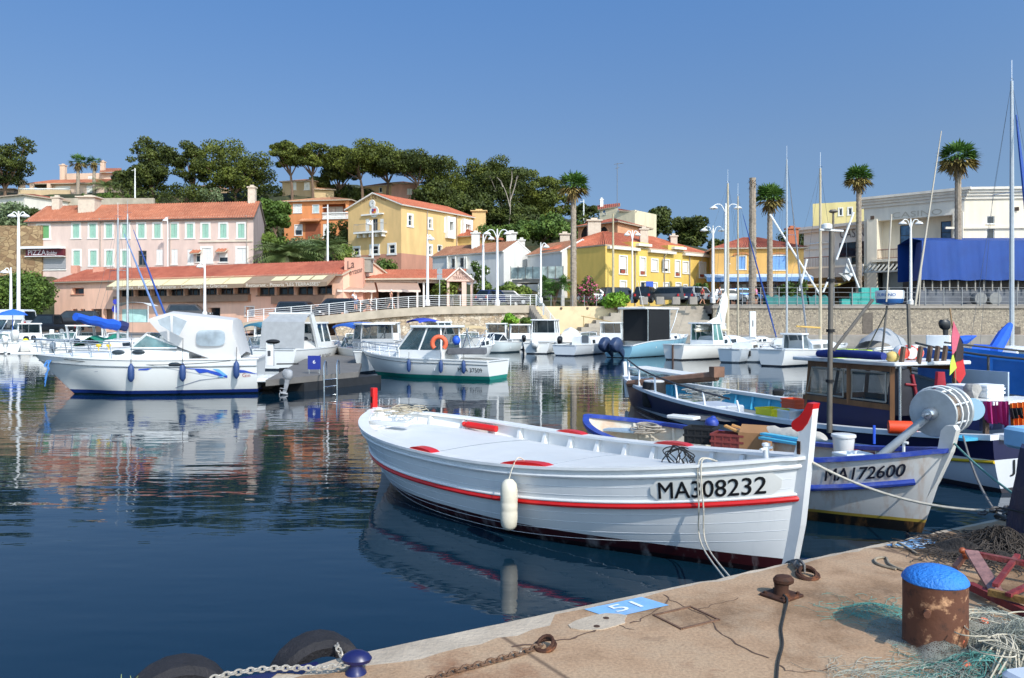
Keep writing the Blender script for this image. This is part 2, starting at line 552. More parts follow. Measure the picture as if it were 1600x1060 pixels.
# ------ the quay we stand on
QZ=.8
E0=Vector((-.957,3.72,QZ));ED=Vector((.874,.486,0)).normalized();EN=Vector((ED.y,-ED.x,0))
def Q(s,n,z=0):return E0+ED*s+EN*n+Vector((0,0,z))
def quay():
 m,t,b=nodes_of('quay_concrete')
 v=coords(t)
 n1=noise(t,v,.9,7,.62);n2=noise(t,v,3.5,8,.7);n3=noise(t,v,60,3,.7)
 c=ramp(t,n1,[(.34,lin((122,96,72))),(.44,lin((152,120,90))),(.52,lin((182,148,116))),(.60,lin((188,156,124))),(.70,lin((150,108,78)))]).outputs[0]
 f=ramp(t,n2,[(.5,(0,0,0)),(.66,(.55,)*3)]).outputs[0]
 c=mixc(t,f,c,lin((182,156,128)))
 f=ramp(t,noise(t,v,1.7,8,.75),[(.58,(0,0,0)),(.7,(.6,)*3)]).outputs[0]
 c=mixc(t,f,c,lin((104,78,58)))
 f=ramp(t,n3,[(.35,(.72,)*3),(.6,(1.0,)*3)]).outputs[0]
 c=mixc(t,1.0,c,f,'MULTIPLY')
 dv=mixc(t,.12,v,NN(t,'ShaderNodeTexNoise',i_Scale=2.5).outputs[1])
 vo=NN(t,'ShaderNodeTexVoronoi',feature='DISTANCE_TO_EDGE',i_Scale=.45)
 t.links.new(dv,vo.inputs['Vector'])
 f=ramp(t,vo.outputs[0],[(.002,(.75,)*3),(.007,(0,0,0))]).outputs[0]
 c=mixc(t,f,c,lin((70,52,42)))
 t.links.new(c,b.inputs['Base Color'])
 b.inputs['Roughness'].default_value=.92
 hh=mixc(t,.5,n3,n2)
 bump(t,b,hh,.5,.012)
 edge=M('quay_edge_stone',(184,168,148),.9,.16,3.5,.4,45,dirt=(120,104,90),dirtamt=.6)
 face=M('quay_wall_concrete',(96,88,80),.9,.3,2.5,.5,20,dirt=(40,44,36))
 mb=MB();rg=random.Random(3)
 rows=[];k=150
 for i in range(k+1):
  s=-4+16*i/k
  ch=abs(rg.gauss(0,.006))+(.025 if rg.random()<.07 else 0)
  ins=(.06 if s>1.3 else .16)+.05*math.sin(s*2.3)*(1.3>s)+rg.uniform(-.025,.025)
  rows.append([Q(s,ch,-1.9),Q(s,ch,-.03),Q(s,ch+.018,0),Q(s,ins,.001),Q(s,.9,0),Q(s,5,0),Q(s,14,0)])
 for i in range(k):
  a,c2=rows[i],rows[i+1]
  for j in range(6):
   mb.face([a[j],c2[j],c2[j+1],a[j+1]],(2,1,1,0,0,0)[j])
 tag(mb.build('quay',[m,edge,face],smooth=False),kind='structure')
quay()
MROPE=M('old_rope',(150,136,116),.9,.25,30)
MROPEW=M('pale_rope',(196,188,172),.9,.2,30)
MROPED=M('dark_rope',(46,44,42),.85,.25,30)
MRUST=Mrust('rusty_iron')
MCHAIN=Mrust('worn_chain',(120,92,72),(188,176,160),(90,62,46),30,.7,.4)
MCHAINW=M('galvanised_chain',(172,164,152),.6,.25,40,0,metal=.3)
MWHITE=M('white_gelcoat',(232,232,230),.25,.04,2)
MSTEEL=M('stainless_steel',(190,194,198),.25,.06,8,metal=.9)
MBLACK=M('black_rubber',(26,27,30),.75,.2,10,.3,40)
MBLUEPAINT=M('painted_patch_blue',(124,172,214),.85,.1,14,dirt=(176,164,150),dirtamt=.5)
MNAVYPAINT=M('navy_paint',(26,30,82),.35,.18,10)
def quay_things():
 for body,(px0,py0),lab in(('51',(916,955),'light blue painted berth patch numbered 51 on the sunlit quay edge'),('52',(1378,851),'blue painted berth patch numbered 52 half in shade on the quay')):
  p=G(px0,py0,QZ);s0=(p-E0).dot(ED)
  mb=MB();n0,n1=.07,.25;L_=.40
  mb.face([Q(s0,n0,.004),Q(s0+.05,n1,.004),Q(s0+L_+.05,n1,.004),Q(s0+L_,n0,.004)],0)
  fit_text(mb,body,Q(s0+.13,n1-.045,.008),ED,-EN+ED*-.1,.18,.10,1,.012)
  tag(mb.build('berth_number',[MBLUEPAINT,M('white_road_paint',(226,230,232),.8,.1,20)],smooth=False),lab,'painted number','berth numbers painted on the quay')
 mb=MB();rg=random.Random(9);a=[];c=[]
 for i in range(15):
  s=-.62+.66*i/14
  a.append(Q(s,.022,.004));c.append(Q(s,.09+.035*math.sin(i*1.7),.004))
 mb.grid([a,c]);tag(mb.build('paint_patch',MNAVYPAINT,smooth=False),'navy blue paint on the quay edge beside the left cleat','paint mark')
 p=G(936,973,QZ)
 mb=MB();rg=random.Random(2);poly=[]
 for i in range(14):
  an=2*PI*i/14
  poly.append(p+ED*math.cos(an)*.17*rg.uniform(.9,1.1)+EN*math.sin(an)*.095*rg.uniform(.9,1.1)+Vector((0,0,.005)))
 mb.prism([(q.x,q.y)for q in poly],lambda q:(q[0],q[1],QZ+.001),lambda q:(q[0],q[1],QZ+.006))
 for dx,dy in((.06,-.02),(-.05,.05)):
  c=p+ED*dx+EN*dy
  mb.lathe([(.017,.004),(.017,.008),(.001,.008)],c,8,1)
 tag(mb.build('mortar_patch',[M('patch_mortar',(182,166,146),.9,.12,12,.3,60),M('hole_dark',(70,48,36),.9)],smooth=False),'rounded pale mortar patch with two bolt holes beside berth 51','patch')
 mb=MB()
 MCR=M('crack_dark',(98,76,62),.95,.3,20)
 for pts,w0 in(([(936,958),(960,974),(990,985)],.008),([(800,1012),(860,1003),(905,995),(935,980),(950,962)],.018),([(985,975),(1010,965),(1045,938)],.012),([(1036,930),(1060,945),(1100,962),(1140,1000),(1200,1030)],.010),([(1085,955),(1120,945),(1155,935)],.007),([(1215,1040),(1245,1052),(1300,1044)],.008)):
  q=[G(x,y,QZ)for x,y in pts];q=spline(q,5);rg=random.Random(5)
  l,r_=[],[]
  for i,c in enumerate(q):
   d=(q[min(i+1,len(q)-1)]-q[max(i-1,0)]).normalized();sd_=Vector((-d.y,d.x,0))
   c=c+sd_*rg.uniform(-.012,.012);ww=w0*rg.uniform(.3,1)*.5
   l.append(c+sd_*ww+Vector((0,0,.003)));r_.append(c-sd_*ww+Vector((0,0,.003)))
  mb.grid([l,r_])
 tag(mb.build('pavement_crack',MCR,smooth=False),kind='structure')
 mb=MB();c=G(1072,966,QZ)
 for i,(s,n,ls,ln)in enumerate(((0,-.11,.26,.012),(0,.11,.26,.012),(-.13,0,.012,.232),(.13,0,.012,.232))):
  mb.box(c+ED*s+EN*n+Vector((0,0,.004)),(ls,ln,.008),math.atan2(ED.y,ED.x))
 tag(mb.build('inspection_frame',M('frame_iron',(112,84,66),.9,.3,20),smooth=False),'thin rusty square frame set flush in the quay concrete','frame')
 c=G(1221,932,QZ)
 tcl=thing('mooring_cleat','rusty brown mushroom mooring cleat bolted to the quay on a square plate','cleat',c)
 a0=math.atan2(ED.y,ED.x)+.12
 mb=MB();mb.rbox((0,0,.008),(.19,.17,.016),.01,a0);
 for dx,dy in((-.07,-.06),(.07,-.06),(.07,.06),(-.07,.06)):
  mb.lathe([(.011,.014),(.011,.026),(.004,.03)],Matrix.Rotation(a0,3,'Z')@Vector((dx,dy,0)),6)
 mb.build('base_plate',MRUST,tcl)
 mb=MB();mb.lathe([(.046,.015),(.04,.05),(.042,.075)],(0,0,0),14);mb.build('stem',MRUST,tcl)
 mb=MB();mb.lathe([(.042,.072),(.058,.082),(.06,.1),(.045,.118),(.012,.124)],(.012,0,0),18,0,None,1.0,.8);mb.build('head',MRUST,tcl)
 mb=MB()
 mb.tube(spline([c+Vector((-.03,.05,.03)),c+Vector((.0,-.09,.02)),G(1226,960,QZ)+Vector((0,0,.008)),G(1221,985,QZ)+Vector((0,0,.008)),G(1223,1010,QZ)+Vector((0,0,.008)),G(1216,1040,QZ)+Vector((0,0,.008)),G(1213,1090,QZ)+Vector((0,0,.008))],6),.0062,7)
 tag(mb.build('mooring_line',MROPED),'dark grey cable running from the rusty cleat towards the bottom edge','cable')
 c=G(1262,903,QZ)
 mb=MB()
 for k,(rx,dz,tl)in enumerate(((.065,.018,.2),(.05,.03,.5))):
  pts=[c+Vector((math.cos(a)*rx,math.sin(a)*rx*.9,dz+math.sin(a)*rx*tl))for a in[2*PI*i/14 for i in range(15)]]
  mb.tube(pts,.012,6,0,False)
 tag(mb.build('mooring_ring',MRUST),'rusty iron ring pair on the quay just in front of the white bow','ring')
 mb=MB();rg=random.Random(4)
 for k in range(5):
  mb.tube(spline([c+Vector((-.01,.02,.03+.01*k)),G(1248+rg.uniform(-3,3),892,QZ)+Vector((0,0,.02+.012*k)),G(1240+rg.uniform(-4,4),880,QZ)+Vector((0,.04,-.0)),G(1236,876,QZ)+Vector((0,.2,-.12))],5),.0065,5)
 mb.ball(G(1247,890,QZ)+Vector((0,0,.03)),(.035,.03,.03),8)
 tag(mb.build('mooring_rope',M('grey_rope',(120,116,112),.9,.3,40)),'grey knotted rope tying the white bow to the rusty ring','rope')
 c=G(852,1014,QZ)
 mb=MB()
 for rx,dz,tl in((.05,.016,.25),(.038,.028,.6)):
  mb.tube([c+Vector((math.cos(a)*rx,math.sin(a)*rx,dz+math.sin(a+.6)*rx*tl))for a in[2*PI*i/14 for i in range(15)]],.0085,6,0,False)
 tag(mb.build('mooring_ring',MRUST),'small rusty ring with a chain end on the tan concrete','ring')
 mb=MB()
 chain(mb,spline([c+Vector((-.03,0,.015)),G(815,1024,QZ)+Vector((0,0,.012)),G(760,1040,QZ)+Vector((0,0,.012)),G(700,1056,QZ)+Vector((0,0,.012)),G(630,1082,QZ)+Vector((0,0,.012))],5),.045,.0055)
 tag(mb.build('anchor_chain',MCHAIN),'worn brownish chain lying on the quay from the small rusty ring','chain')
 c=G(556,1052,QZ)
 tcl=thing('mooring_cleat','dark navy painted mushroom cleat near the left corner of the quay','cleat',c)
 mb=MB();mb.lathe([(.05,0),(.045,.012),(.032,.03),(.032,.05)],(0,0,0),14);mb.build('stem',MNAVYPAINT,tcl)
 mb=MB();mb.lathe([(.03,.042),(.062,.052),(.07,.068),(.055,.088),(.03,.1),(.006,.104)],(.004,0,0),18,0,None,1.0,.7);mb.build('head',MNAVYPAINT,tcl)
 mb=MB()
 chain(mb,spline([G(545,1054,QZ)+Vector((0,-.01,.05)),G(500,1056,QZ)+Vector((0,0,.035)),G(430,1055,QZ)+Vector((0,0,.03)),G(370,1058,QZ)+Vector((0,0,.02)),G(318,1064,QZ)+Vector((0,0,.0))],5),.036,.0046)
 chain(mb,spline([c+Vector((-.035,.02,.05)),G(535,1036,QZ)+Vector((0,0,.03)),G(526,1024,QZ)+Vector((0,0,.045)),G(522,1018,QZ)+Vector((0,.12,-.06)),G(520,1018,QZ)+Vector((0,.16,-.4))],5),.036,.0046)
 tag(mb.build('anchor_chain',MCHAINW),'pale galvanised chain looped round the navy cleat to the tyre','chain')
 MT=M('tyre_rubber',(34,32,36),.8,.3,9,.5,60,dirt=(84,76,72),dirtamt=.5)
 for(px,py,dn,r0,lab)in((515,1040,-.13,.235,'black worn tyre fender on the quay face, held by the pale chain'),(281,1072,-.13,.245,'black worn tyre fender at the far left of the quay face')):
  p=G(px,py,QZ);s0=(p-E0).dot(ED)
  c=Q(s0,dn,-.165)
  mb=MB();rows=[]
  for i in range(40):
   a=2*PI*i/40
   er=ED*math.cos(a)+Vector((0,0,1))*math.sin(a)
   row=[]
   for u,w_ in((.62,-.05),(.66,-.085),(.85,-.1),(.97,-.075),(1.0,-.03),(1.0,.03),(.97,.075),(.85,.1),(.66,.085),(.62,.05),(.7,.0)):
    row.append(c+er*r0*(u+(.012 if i%2 and u>.9 else 0))+EN*w_)
   rows.append(row)
  rows.append(rows[0])
  mb.grid(rows,0,True)
  tag(mb.build('tyre_fender',MT,angle=30),lab,'tyre','tyre fenders on the quay face')
 mb=MB();rg=random.Random(11);c=G(178,1085,QZ)+Vector((0,.05,-.05))
 for i in range(60):
  p=c+Vector((rg.uniform(-.07,.07),rg.uniform(-.05,.05),0));q=p+Vector((rg.uniform(-.08,.08),rg.uniform(-.05,.05),rg.uniform(.04,.085)))
  w_=Vector((.005,.003,0));mb.face([p-w_,p+w_,q+w_*.2,q-w_*.2])
 tag(mb.build('weed',M('weed_green',(112,128,78),.7,.3,10),smooth=False),'small green weed growing at the quay corner','plant')
 c=G(1461,1008,QZ)
 tb=thing('bollard','thick rusty iron bollard with a domed bright blue painted top','bollard',c)
 mr=Mrust('bollard_rust',(98,60,42),(206,158,118),(56,36,28),8,.75,.1)
 mb=MB();mb.lathe([(.150,0),(.147,.01),(.145,.2),(.146,.315)],(0,0,0),40);mb.build('post',mr,tb)
 mb=MB();mb.lathe([(.1455,.3152),(.151,.321),(.149,.33),(.132,.354),(.1,.374),(.055,.388),(.004,.392)],(0,0,0),40)
 mb.build('cap',M('bollard_blue',(44,122,206),.6,.14,9,.7,60,dirt=(96,160,220),dirtamt=.6),tb)
 mb=MB();mb.tube([Vector((-.09,-.1,.2)),Vector((-.13,-.175,.212))],.016,10);mb.build('peg',mr,tb)
quay_things()
# ------ fishing gear on the quay
def strands(mb,rg,c,rx,ry,h,n,ln,r,seg=9,m=0,flat=.6):
 """a heap of loose thin lines"""
 for i in range(n):
  a=rg.uniform(0,2*PI);q=math.sqrt(rg.random())
  x,y=math.cos(a)*q*rx,math.sin(a)*q*ry
  d=rg.uniform(0,2*PI);pts=[]
  for k in range(seg):
   e=max(0,1-(x/rx)**2-(y/ry)**2)
   z=.006+h*e*(.5+.5*math.sin(x*9+2)*math.cos(y*8))*rg.uniform(.55,1.05)+.02*e
   pts.append(Vector((c.x+x,c.y+y,c.z+z)))
   d+=rg.gauss(0,.75);x+=math.cos(d)*ln/seg;y+=math.sin(d)*ln/seg
  pts=spline(pts,2)
  mb.tube(pts,r*rg.uniform(.7,1.2),3,m,False)
def fishing_gear():
 rg=random.Random(21)
 m1=M('nylon_net',(158,162,150),.7,.2,4,alpha=1)
 m2=M('teal_net',(88,150,140),.7,.25,4)
 m4=M('net_line_white',(192,182,160),.8,.12,20)
 c=G(1580,1035,QZ)
 tn=thing('fishing_net','tangled pale grey fishing net heaped around the blue capped bollard','fishing net',c)
 def heap(mb,cx,cy,rx,ry,h,n=26,seed=0):
  rows=[]
  for i in range(n+1):
   row=[]
   for j in range(n+1):
    u,v_=-1+2*i/n,-1+2*j/n
    e=max(0,1-u*u-v_*v_)
    x,y=cx+u*rx,cy+v_*ry
    hh=e**.7*h*(.6+.3*math.sin(x*13+seed)*math.cos(y*15)+.2*math.sin(x*31+y*22))
    row.append((x,y,QZ-.012+hh))
   rows.append(row)
  mb.grid(rows)
 gm,t,b=nodes_of('net_gauze')
 v=coords(t,(1,1,1))
 vo=NN(t,'ShaderNodeTexVoronoi',feature='DISTANCE_TO_EDGE',i_Scale=95.0)
 t.links.new(v,vo.inputs['Vector'])
 f=ramp(t,vo.outputs[0],[(.13,(.9,)*3),(.2,(.3,)*3)]).outputs[0]
 f=mixc(t,1.0,f,ramp(t,noise(t,v,7,5,.7),[(.35,(.15,)*3),(.6,(1,)*3)]).outputs[0],'MULTIPLY')
 t.links.new(f,b.inputs['Alpha'])
 t.links.new(ramp(t,noise(t,v,3,4),[(.35,lin((122,136,124))),(.55,lin((160,156,142)))]).outputs[0],b.inputs['Base Color'])
 b.inputs['Roughness'].default_value=.7
 mb=MB()
 heap(mb,c.x+.12,c.y+.02,.55,.42,.17,30,1);heap(mb,c.x+.0,c.y+.3,.55,.35,.10,30,2)
 heap(mb,c.x+.1,c.y-.3,.62,.26,.09,24,5)
 mb.build('net_gauze',gm,tn,True)
 mb=MB()
 strands(mb,rg,c+Vector((.12,.0,0)),.5,.4,.17,850,.3,.0013)
 strands(mb,rg,c+Vector((-.25,-.15,0)),.7,.17,.05,300,.25,.0011)
 strands(mb,rg,c+Vector((.15,.35,0)),.5,.25,.1,200,.3,.0012)
 o=mb.build('net_twine',m1,tn,True);o['kind']='stuff'
 mb=MB();strands(mb,rg,c+Vector((-.18,-.15,0)),.4,.14,.09,130,.4,.0016)
 o=mb.build('teal_twine',m2,tn,True);o['kind']='stuff'
 mb=MB()
 for i in range(22):
  a=c+Vector((rg.uniform(-.22,.35),rg.uniform(-.25,.25),.13))
  mb.tube(spline(curl(rg,a,rg.uniform(.06,.2),rg.uniform(.05,.12),rg.uniform(.5,1.1),.012,8,.17),4),.0032,5)
 for i in range(14):
  a=c+Vector((-.08+rg.uniform(-.05,.1),-.02,.14));e=a+Vector((rg.uniform(-.28,.02),rg.uniform(-.35,-.16),-.08))
  mb.tube(spline([a,a.lerp(e,.4)+Vector((.04,0,.02)),e],5),.004,5)
 mb.build('head_line',m4,tn,True)
 mf=M('net_float_orange',(226,120,88),.6,.12,20)
 for px,py in((1482,1010),(1490,1046),(1519,977),(1593,990)):
  mb=MB();q=G(px,py,QZ)+Vector((0,0,.06));q.y-=.1
  mb.lathe([(.006,-.022),(.015,-.018),(.018,0),(.015,.018),(.006,.022)],q,10,0,Matrix.Rotation(rg.uniform(.5,2),3,'Y'))
  mb.build('float',mf,tn,True)
 mb=MB();q=G(1370,960,QZ)
 heap(mb,q.x+.02,q.y,.24,.16,.025,22,4)
 t2=thing('net_scrap','thin teal wisp of net spread on the concrete left of the bollard','fishing net',q)
 g2,t,b=nodes_of('teal_gauze')
 v=coords(t)
 vo=NN(t,'ShaderNodeTexVoronoi',feature='DISTANCE_TO_EDGE',i_Scale=90.0)
 t.links.new(v,vo.inputs['Vector'])
 f=ramp(t,vo.outputs[0],[(.10,(.6,)*3),(.16,(.03,)*3)]).outputs[0]
 t.links.new(f,b.inputs['Alpha'])
 b.inputs['Base Color'].default_value=lin((92,166,152))+(1,)
 mb.build('gauze',g2,t2,True)
 mb=MB();strands(mb,rg,q,.2,.13,.03,90,.3,.0012)
 o=mb.build('twine',m2,t2,True);o['kind']='stuff'
 c2=G(1552,864,QZ)
 tn=thing('fishing_net','dark brown fishing net piled in the shade at the right of the quay','fishing net',c2)
 md=M('dark_net',(66,58,52),.85,.3,8)
 mb=MB();heap(mb,c2.x+.1,c2.y+.02,.56,.34,.15,40,6)
 mb.build('net_body',M('dark_net_mass',(46,41,38),.95,.45,26,1.0,60),tn,True)
 mb=MB();strands(mb,rg,c2+Vector((.08,0,.01)),.56,.36,.15,520,.35,.0034)
 o=mb.build('net_twine',md,tn,True);o['kind']='stuff'
 mw=M('red_worn_wood',(122,40,42),.7,.3,12,.3,40,dirt=(150,130,118),dirtamt=.6)
 mo=M('ochre_worn_wood',(132,98,50),.75,.3,12,.3,40)
 tf=thing('wooden_frame','broken frame of dark red painted boards lying on the nets','wooden frame',G(1560,930,QZ))
 def board(px0,py0,z0,px1,py1,z1,w_,h_,m_,nm='board'):
  a,b_=G(px0,py0,QZ+z0),G(px1,py1,QZ+z1)
  d=b_-a;mb=MB();rot=d.to_track_quat('X','Z').to_matrix()
  mb.box((a+b_)/2,(d.length,w_,h_),0,0,rot)
  return mb.build(nm,m_,tf,True,False)
 board(1518,862,.16,1558,928,.06,.075,.018,M('grey_red_board',(142,104,98),.5,.35,14,.3,40))
 board(1505,862,.13,1640,888,.12,.04,.03,mw)
 board(1515,915,.05,1650,980,.05,.045,.04,mw)
 board(1545,925,.10,1650,950,.10,.035,.035,mo)
 board(1555,915,.11,1590,868,.13,.03,.02,mw)
 board(1492,888,.05,1512,862,.12,.03,.03,M('pink_board',(150,100,82),.7,.25,12))
 board(1575,930,.12,1640,900,.13,.03,.02,mw)
 mb=MB();q=G(1511,868,QZ+.12);mb.ball(q,(.03,.025,.025),8);mb.ball(q+Vector((-.03,0,.03)),(.022,.02,.02),8)
 mb.build('knob',M('orange_brown_knob',(150,76,42),.5),tf,True)
 for(pts,lab)in(([(1400,892),(1372,884),(1368,876),(1384,874),(1390,884),(1410,893),(1440,898),(1470,900)],'brown rope with a spliced eye lying by the bollard'),([(1412,858),(1396,856),(1402,850),(1420,860),(1434,869)],'short frayed rope end across berth patch 52')):
  mb=MB();mb.tube(spline([G(x,y,QZ)+Vector((0,0,.01))for x,y in pts],5),.009,6)
  tag(mb.build('rope_end',MROPE),lab,'rope')
 ba=G(1617,860,QZ)
 tt=thing('covered_stack','dark navy tarpaulin over a tall stack at the right edge of the quay','covered stack',ba)
 mb=MB();rg=random.Random(5);rows=[]
 for k in range(9):
  u=k/8;row=[]
  for j in range(28):
   a=2*PI*j/28
   q=1-.1*u*u+.035*math.sin(a*6+u*3)+.02*math.sin(a*11)
   rx,ry=.62,.5
   e=(abs(math.cos(a))**.5*(1 if math.cos(a)>0 else-1),abs(math.sin(a))**.5*(1 if math.sin(a)>0 else-1))
   row.append((.62+e[0]*rx*q,e[1]*ry*q,u*.66+.03*math.sin(a*3)*u))
  rows.append(row)
 mb.grid(rows,0,True,True)
 mb.build('tarpaulin',M('navy_tarpaulin',(20,26,62),.6,.25,5,.4,14),tt)
 mb=MB();mb.tube(spline([Vector((.0,-.4,.2)),Vector((-.02,0,.24)),Vector((.0,.4,.2))],4),.008,5);mb.build('lashing',MROPED,tt)
 mb=MB();mb.rbox(G(1640,1088,QZ)+Vector((.12,-.06,.05)),(.62,.3,.13),.04,.25)
 tag(mb.build('plastic_bin',M('pale_grey_plastic',(196,204,216),.4,.06,6)),'pale grey plastic bin lid at the bottom right corner','bin')
 c=G(1570,806,QZ)
 mb=MB();rg=random.Random(8)
 chain(mb,spline([G(1535,806,QZ)+Vector((0,0,.02)),G(1555,802,QZ)+Vector((0,0,.03)),G(1580,808,QZ)+Vector((0,0,.02)),G(1560,812,QZ)+Vector((0,0,.02)),G(1592,815,QZ)+Vector((0,0,.02)),G(1575,803,QZ)+Vector((0,0,.05)),G(1600,806,QZ)+Vector((0,0,.02))],5),.08,.011)
 tag(mb.build('anchor_chain',M('dark_chain',(86,84,84),.6,.3,20,metal=.4)),'heap of dark chain on the shaded far end of the quay','chain')
fishing_gear()
# ------ the white pointed boat in front
RED=M('boat_red',(206,30,28),.35,.1,8)
def main_boat():
 mid=Vector((.266,10.05,0));rz=math.atan2(-5.5,5.01)
 t=thing('fishing_boat','large white double ended wooden boat with a red stripe, moored bow to the quay','boat',mid,rz)
 h=Hull(7.27,2.5,(.95,.78,1.12),.42,0,.18,.8,.60,2.3,2.9,.45,.10,.84)
 BR=WM[t.name]
 white=M('boat_white_paint',(230,230,228),.32,.05,2.5,.12,8,dirt=(196,200,204),dirtamt=.5)
 hullm=Mbands('white_hull_paint',[(.06,(24,8,12)),(.165,(58,18,22)),(9,(234,235,234))],.3,.06,dirt=(204,206,208),dirtamt=.35)
 mb=MB();h.shell(mb,60,20);mb.build('hull',hullm,t,angle=50)
 mb=MB()
 for d_ in(.18,.27,.47,.57,.67,.76):h.strake(mb,d_,.0024,60,0,.01,.99,(1,-1),.1)
 mb.build('plank_seam',M('seam_paint',(212,215,218),.5,.1,6),t)
 mb=MB();h.strake(mb,.37,.028,60);mb.build('rub_strake',RED,t)
 mb=MB();h.strake(mb,.33,.016,60);h.strake(mb,.065,.022,60);mb.build('moulding',white,t)
 mb=MB();h.rail(mb,.13,.045,.03,70);mb.build('cap_rail',white,t,angle=30)
 mb=MB();h.inner(mb,.23,.05,40,floor=False);mb.build('bulwark',white,t)
 mb=MB();h.deck(mb,.2,.045,.02,40);mb.build('deck',white,t)
 mb=MB();rows=[]
 hatch=M('deck_paint',(214,214,212),.5,.05,2.2,.1,30,dirt=(190,196,202),dirtamt=.6)
 for i in range(41):
  tt=.10+.72*i/40
  p=h.pt(tt,h.vd(tt,.2),1);y=max(.1,p.y*.80);z=h.z(tt)-.2+.015
  rows.append([Vector((p.x,-y,z)),Vector((p.x,-y,z+.055))]+[Vector((p.x,y*u,z+.055+.05*(1-u*u)))for u in(-.9,-.6,-.3,0,.3,.6,.9)]+[Vector((p.x,y,z+.055)),Vector((p.x,y,z))])
 mb.grid(rows);mb.face(rows[0]);mb.face(rows[-1][::-1]);mb.build('hatch_cover',hatch,t,angle=25)
 mb=MB()
 for tt in(.36,.37,.60,.605):
  pass
 for tt in(.345,.59):
  p=h.pt(tt,h.vd(tt,.2),1);y=p.y*.79;z=h.z(tt)-.2+.072
  mb.tube([Vector((p.x+.25*(1-u*u)*.3,y*u,z+.05*(1-u*u)))for u in[-1+i/6 for i in range(13)]],.0035,4)
 mb.build('seam',M('seam_grey',(130,138,146),.7),t)
 for side in(1,-1):
  for k in range(13):
   tt=.09+.84*k/12
   a=h.pt(tt,h.vd(tt,.20),side);c=h.pt(tt,h.vd(tt,.01),side)
   a.y-=side*.05;c.y-=side*.05
   mb=MB()
   for s_,w0,w1,d0,d1 in((0,.07,.045,.1,.05),):
    mb.face([(a.x-w0/2,a.y,a.z),(a.x+w0/2,a.y,a.z),(c.x+w1/2,c.y,c.z),(c.x-w1/2,c.y,c.z)])
    q0,q1=a.y-side*d0,c.y-side*d1
    mb.face([(a.x-w0/2,q0,a.z),(c.x-w1/2,q1,c.z),(c.x+w1/2,q1,c.z),(a.x+w0/2,q0,a.z)])
    mb.face([(a.x-w0/2,a.y,a.z),(c.x-w1/2,c.y,c.z),(c.x-w1/2,q1,c.z),(a.x-w0/2,q0,a.z)])
    mb.face([(a.x+w0/2,a.y,a.z),(a.x+w0/2,q0,a.z),(c.x+w1/2,q1,c.z),(c.x+w1/2,c.y,c.z)])
   mb.build('frame_rib',white,t,smooth=False)
 X0=h.L/2
 prof=[(-.32,-.35),(-.10,.1),(-.02,.5),(.05,1.1),(.10,1.60),(.05,1.585),(-.0,1.5),(-.04,1.33),(-.10,1.1),(-.16,.5),(-.28,.1),(-.5,-.35)]
 mb=MB();mb.prism([(X0+a,b)for a,b in prof],lambda p:(p[0],-.055,p[1]),lambda p:(p[0],.055,p[1]));mb.build('stem_post',white,t,smooth=False)
 prof=[(.108,1.655),(.09,1.56),(.05,1.47),(.0,1.405),(-.05,1.385),(-.10,1.41),(-.108,1.455),(-.09,1.485),(-.035,1.525),(.01,1.58),(.05,1.66)]
 mb=MB();mb.prism([(X0+a,b-.02)for a,b in prof],lambda p:(p[0],-.062,p[1]),lambda p:(p[0],.062,p[1]));mb.build('stem_head',RED,t,smooth=False)
 mb=MB();mb.tube([Vector((X0-.03,-.075,1.2)),Vector((X0-.03,.075,1.2))],.012,8);mb.box((X0-.035,-.062,1.22),(.03,.015,.12));mb.build('stem_bolt',MRUST,t)
 mb=MB()
 prof=[(-X0-.02,1.0),(-X0+.1,1.0),(-X0+.75,.1),(-X0+.9,-.35),(-X0+.78,-.35),(-X0+.55,.1)]
 mb.prism(prof,lambda p:(p[0],-.05,p[1]),lambda p:(p[0],.05,p[1]));mb.build('stern_post',white,t,smooth=False)
 mb=MB();prof=[(-X0-.12,.9),(-X0-.03,.9),(-X0+.52,.1),(-X0+.72,-.4),(-X0+.3,-.4),(-X0+.2,.1)]
 mb.prism(prof,lambda p:(p[0],-.03,p[1]),lambda p:(p[0],.03,p[1]));rud=mb.build('rudder',white,t,smooth=False)
 mb=MB();mb.rbox((-X0-.05,0,1.13),(.10,.09,.36),.02);mb.box((-X0-.05,-.046,1.12),(.045,.004,.10),0,1);mb.box((-X0-.1005,0,1.12),(.004,.035,.10),0,1)
 mb.build('rudder_head',[RED,M('slot_black',(14,12,12),.8)],rud)
 for tt,side,ll in((.41,-1,.46),(.645,-1,.60),(.435,1,.5),(.69,1,.6)):
  mb=MB();rows=[]
  for i in range(11):
   u=-1+i/5;q=tt+u*ll/2/h.L
   p=h.pt(q,0,side);y0=p.y-side*.10;y1=p.y+side*.03
   hh=.032+.034*max(0,1-u**2)**.6
   rows.append([Vector((p.x,y0,p.z+.0305)),Vector((p.x,y0,p.z+hh)),Vector((p.x,y1,p.z+hh)),Vector((p.x,y1,p.z+.0305))])
  mb.grid(rows,0,True,True);mb.build('rowlock_pad',RED,t,angle=30)
 tt=.215
 p=h.pt(tt,0,1)
 mb=MB();d=(h.pt(tt+.05,0,1)-p).normalized();c=p+Vector((0,-.2,-.06))
 mb.tube([c-d*.32,c-d*.27,c-d*.265,c+d*.29,c+d*.295],[.03,.03,.05,.05,.02],12)
 mb.ball(c-d*.33,.04,8);mb.build('net_roller',RED,t)
 mb=MB();mb.rbox((-2.75,-.35,.86),(.7,.12,.06),.015,.35);mb.build('locker_edge',hatch,t)
 f=h.on(.835,.205,-1,1,.014)
 mb=MB();hull_plate(mb,lambda a,b:f(a,b-.125),1.06,.235,r=.08);pl=mb.build('number_plate',M('plate_cream',(222,221,215),.4,.05,5),t)
 mb=MB();g=tgeo('MA308232',1,.010);hmax=max(b for a,b in g[0])
 f2=h.on(.835,.205,-1,1,.020)
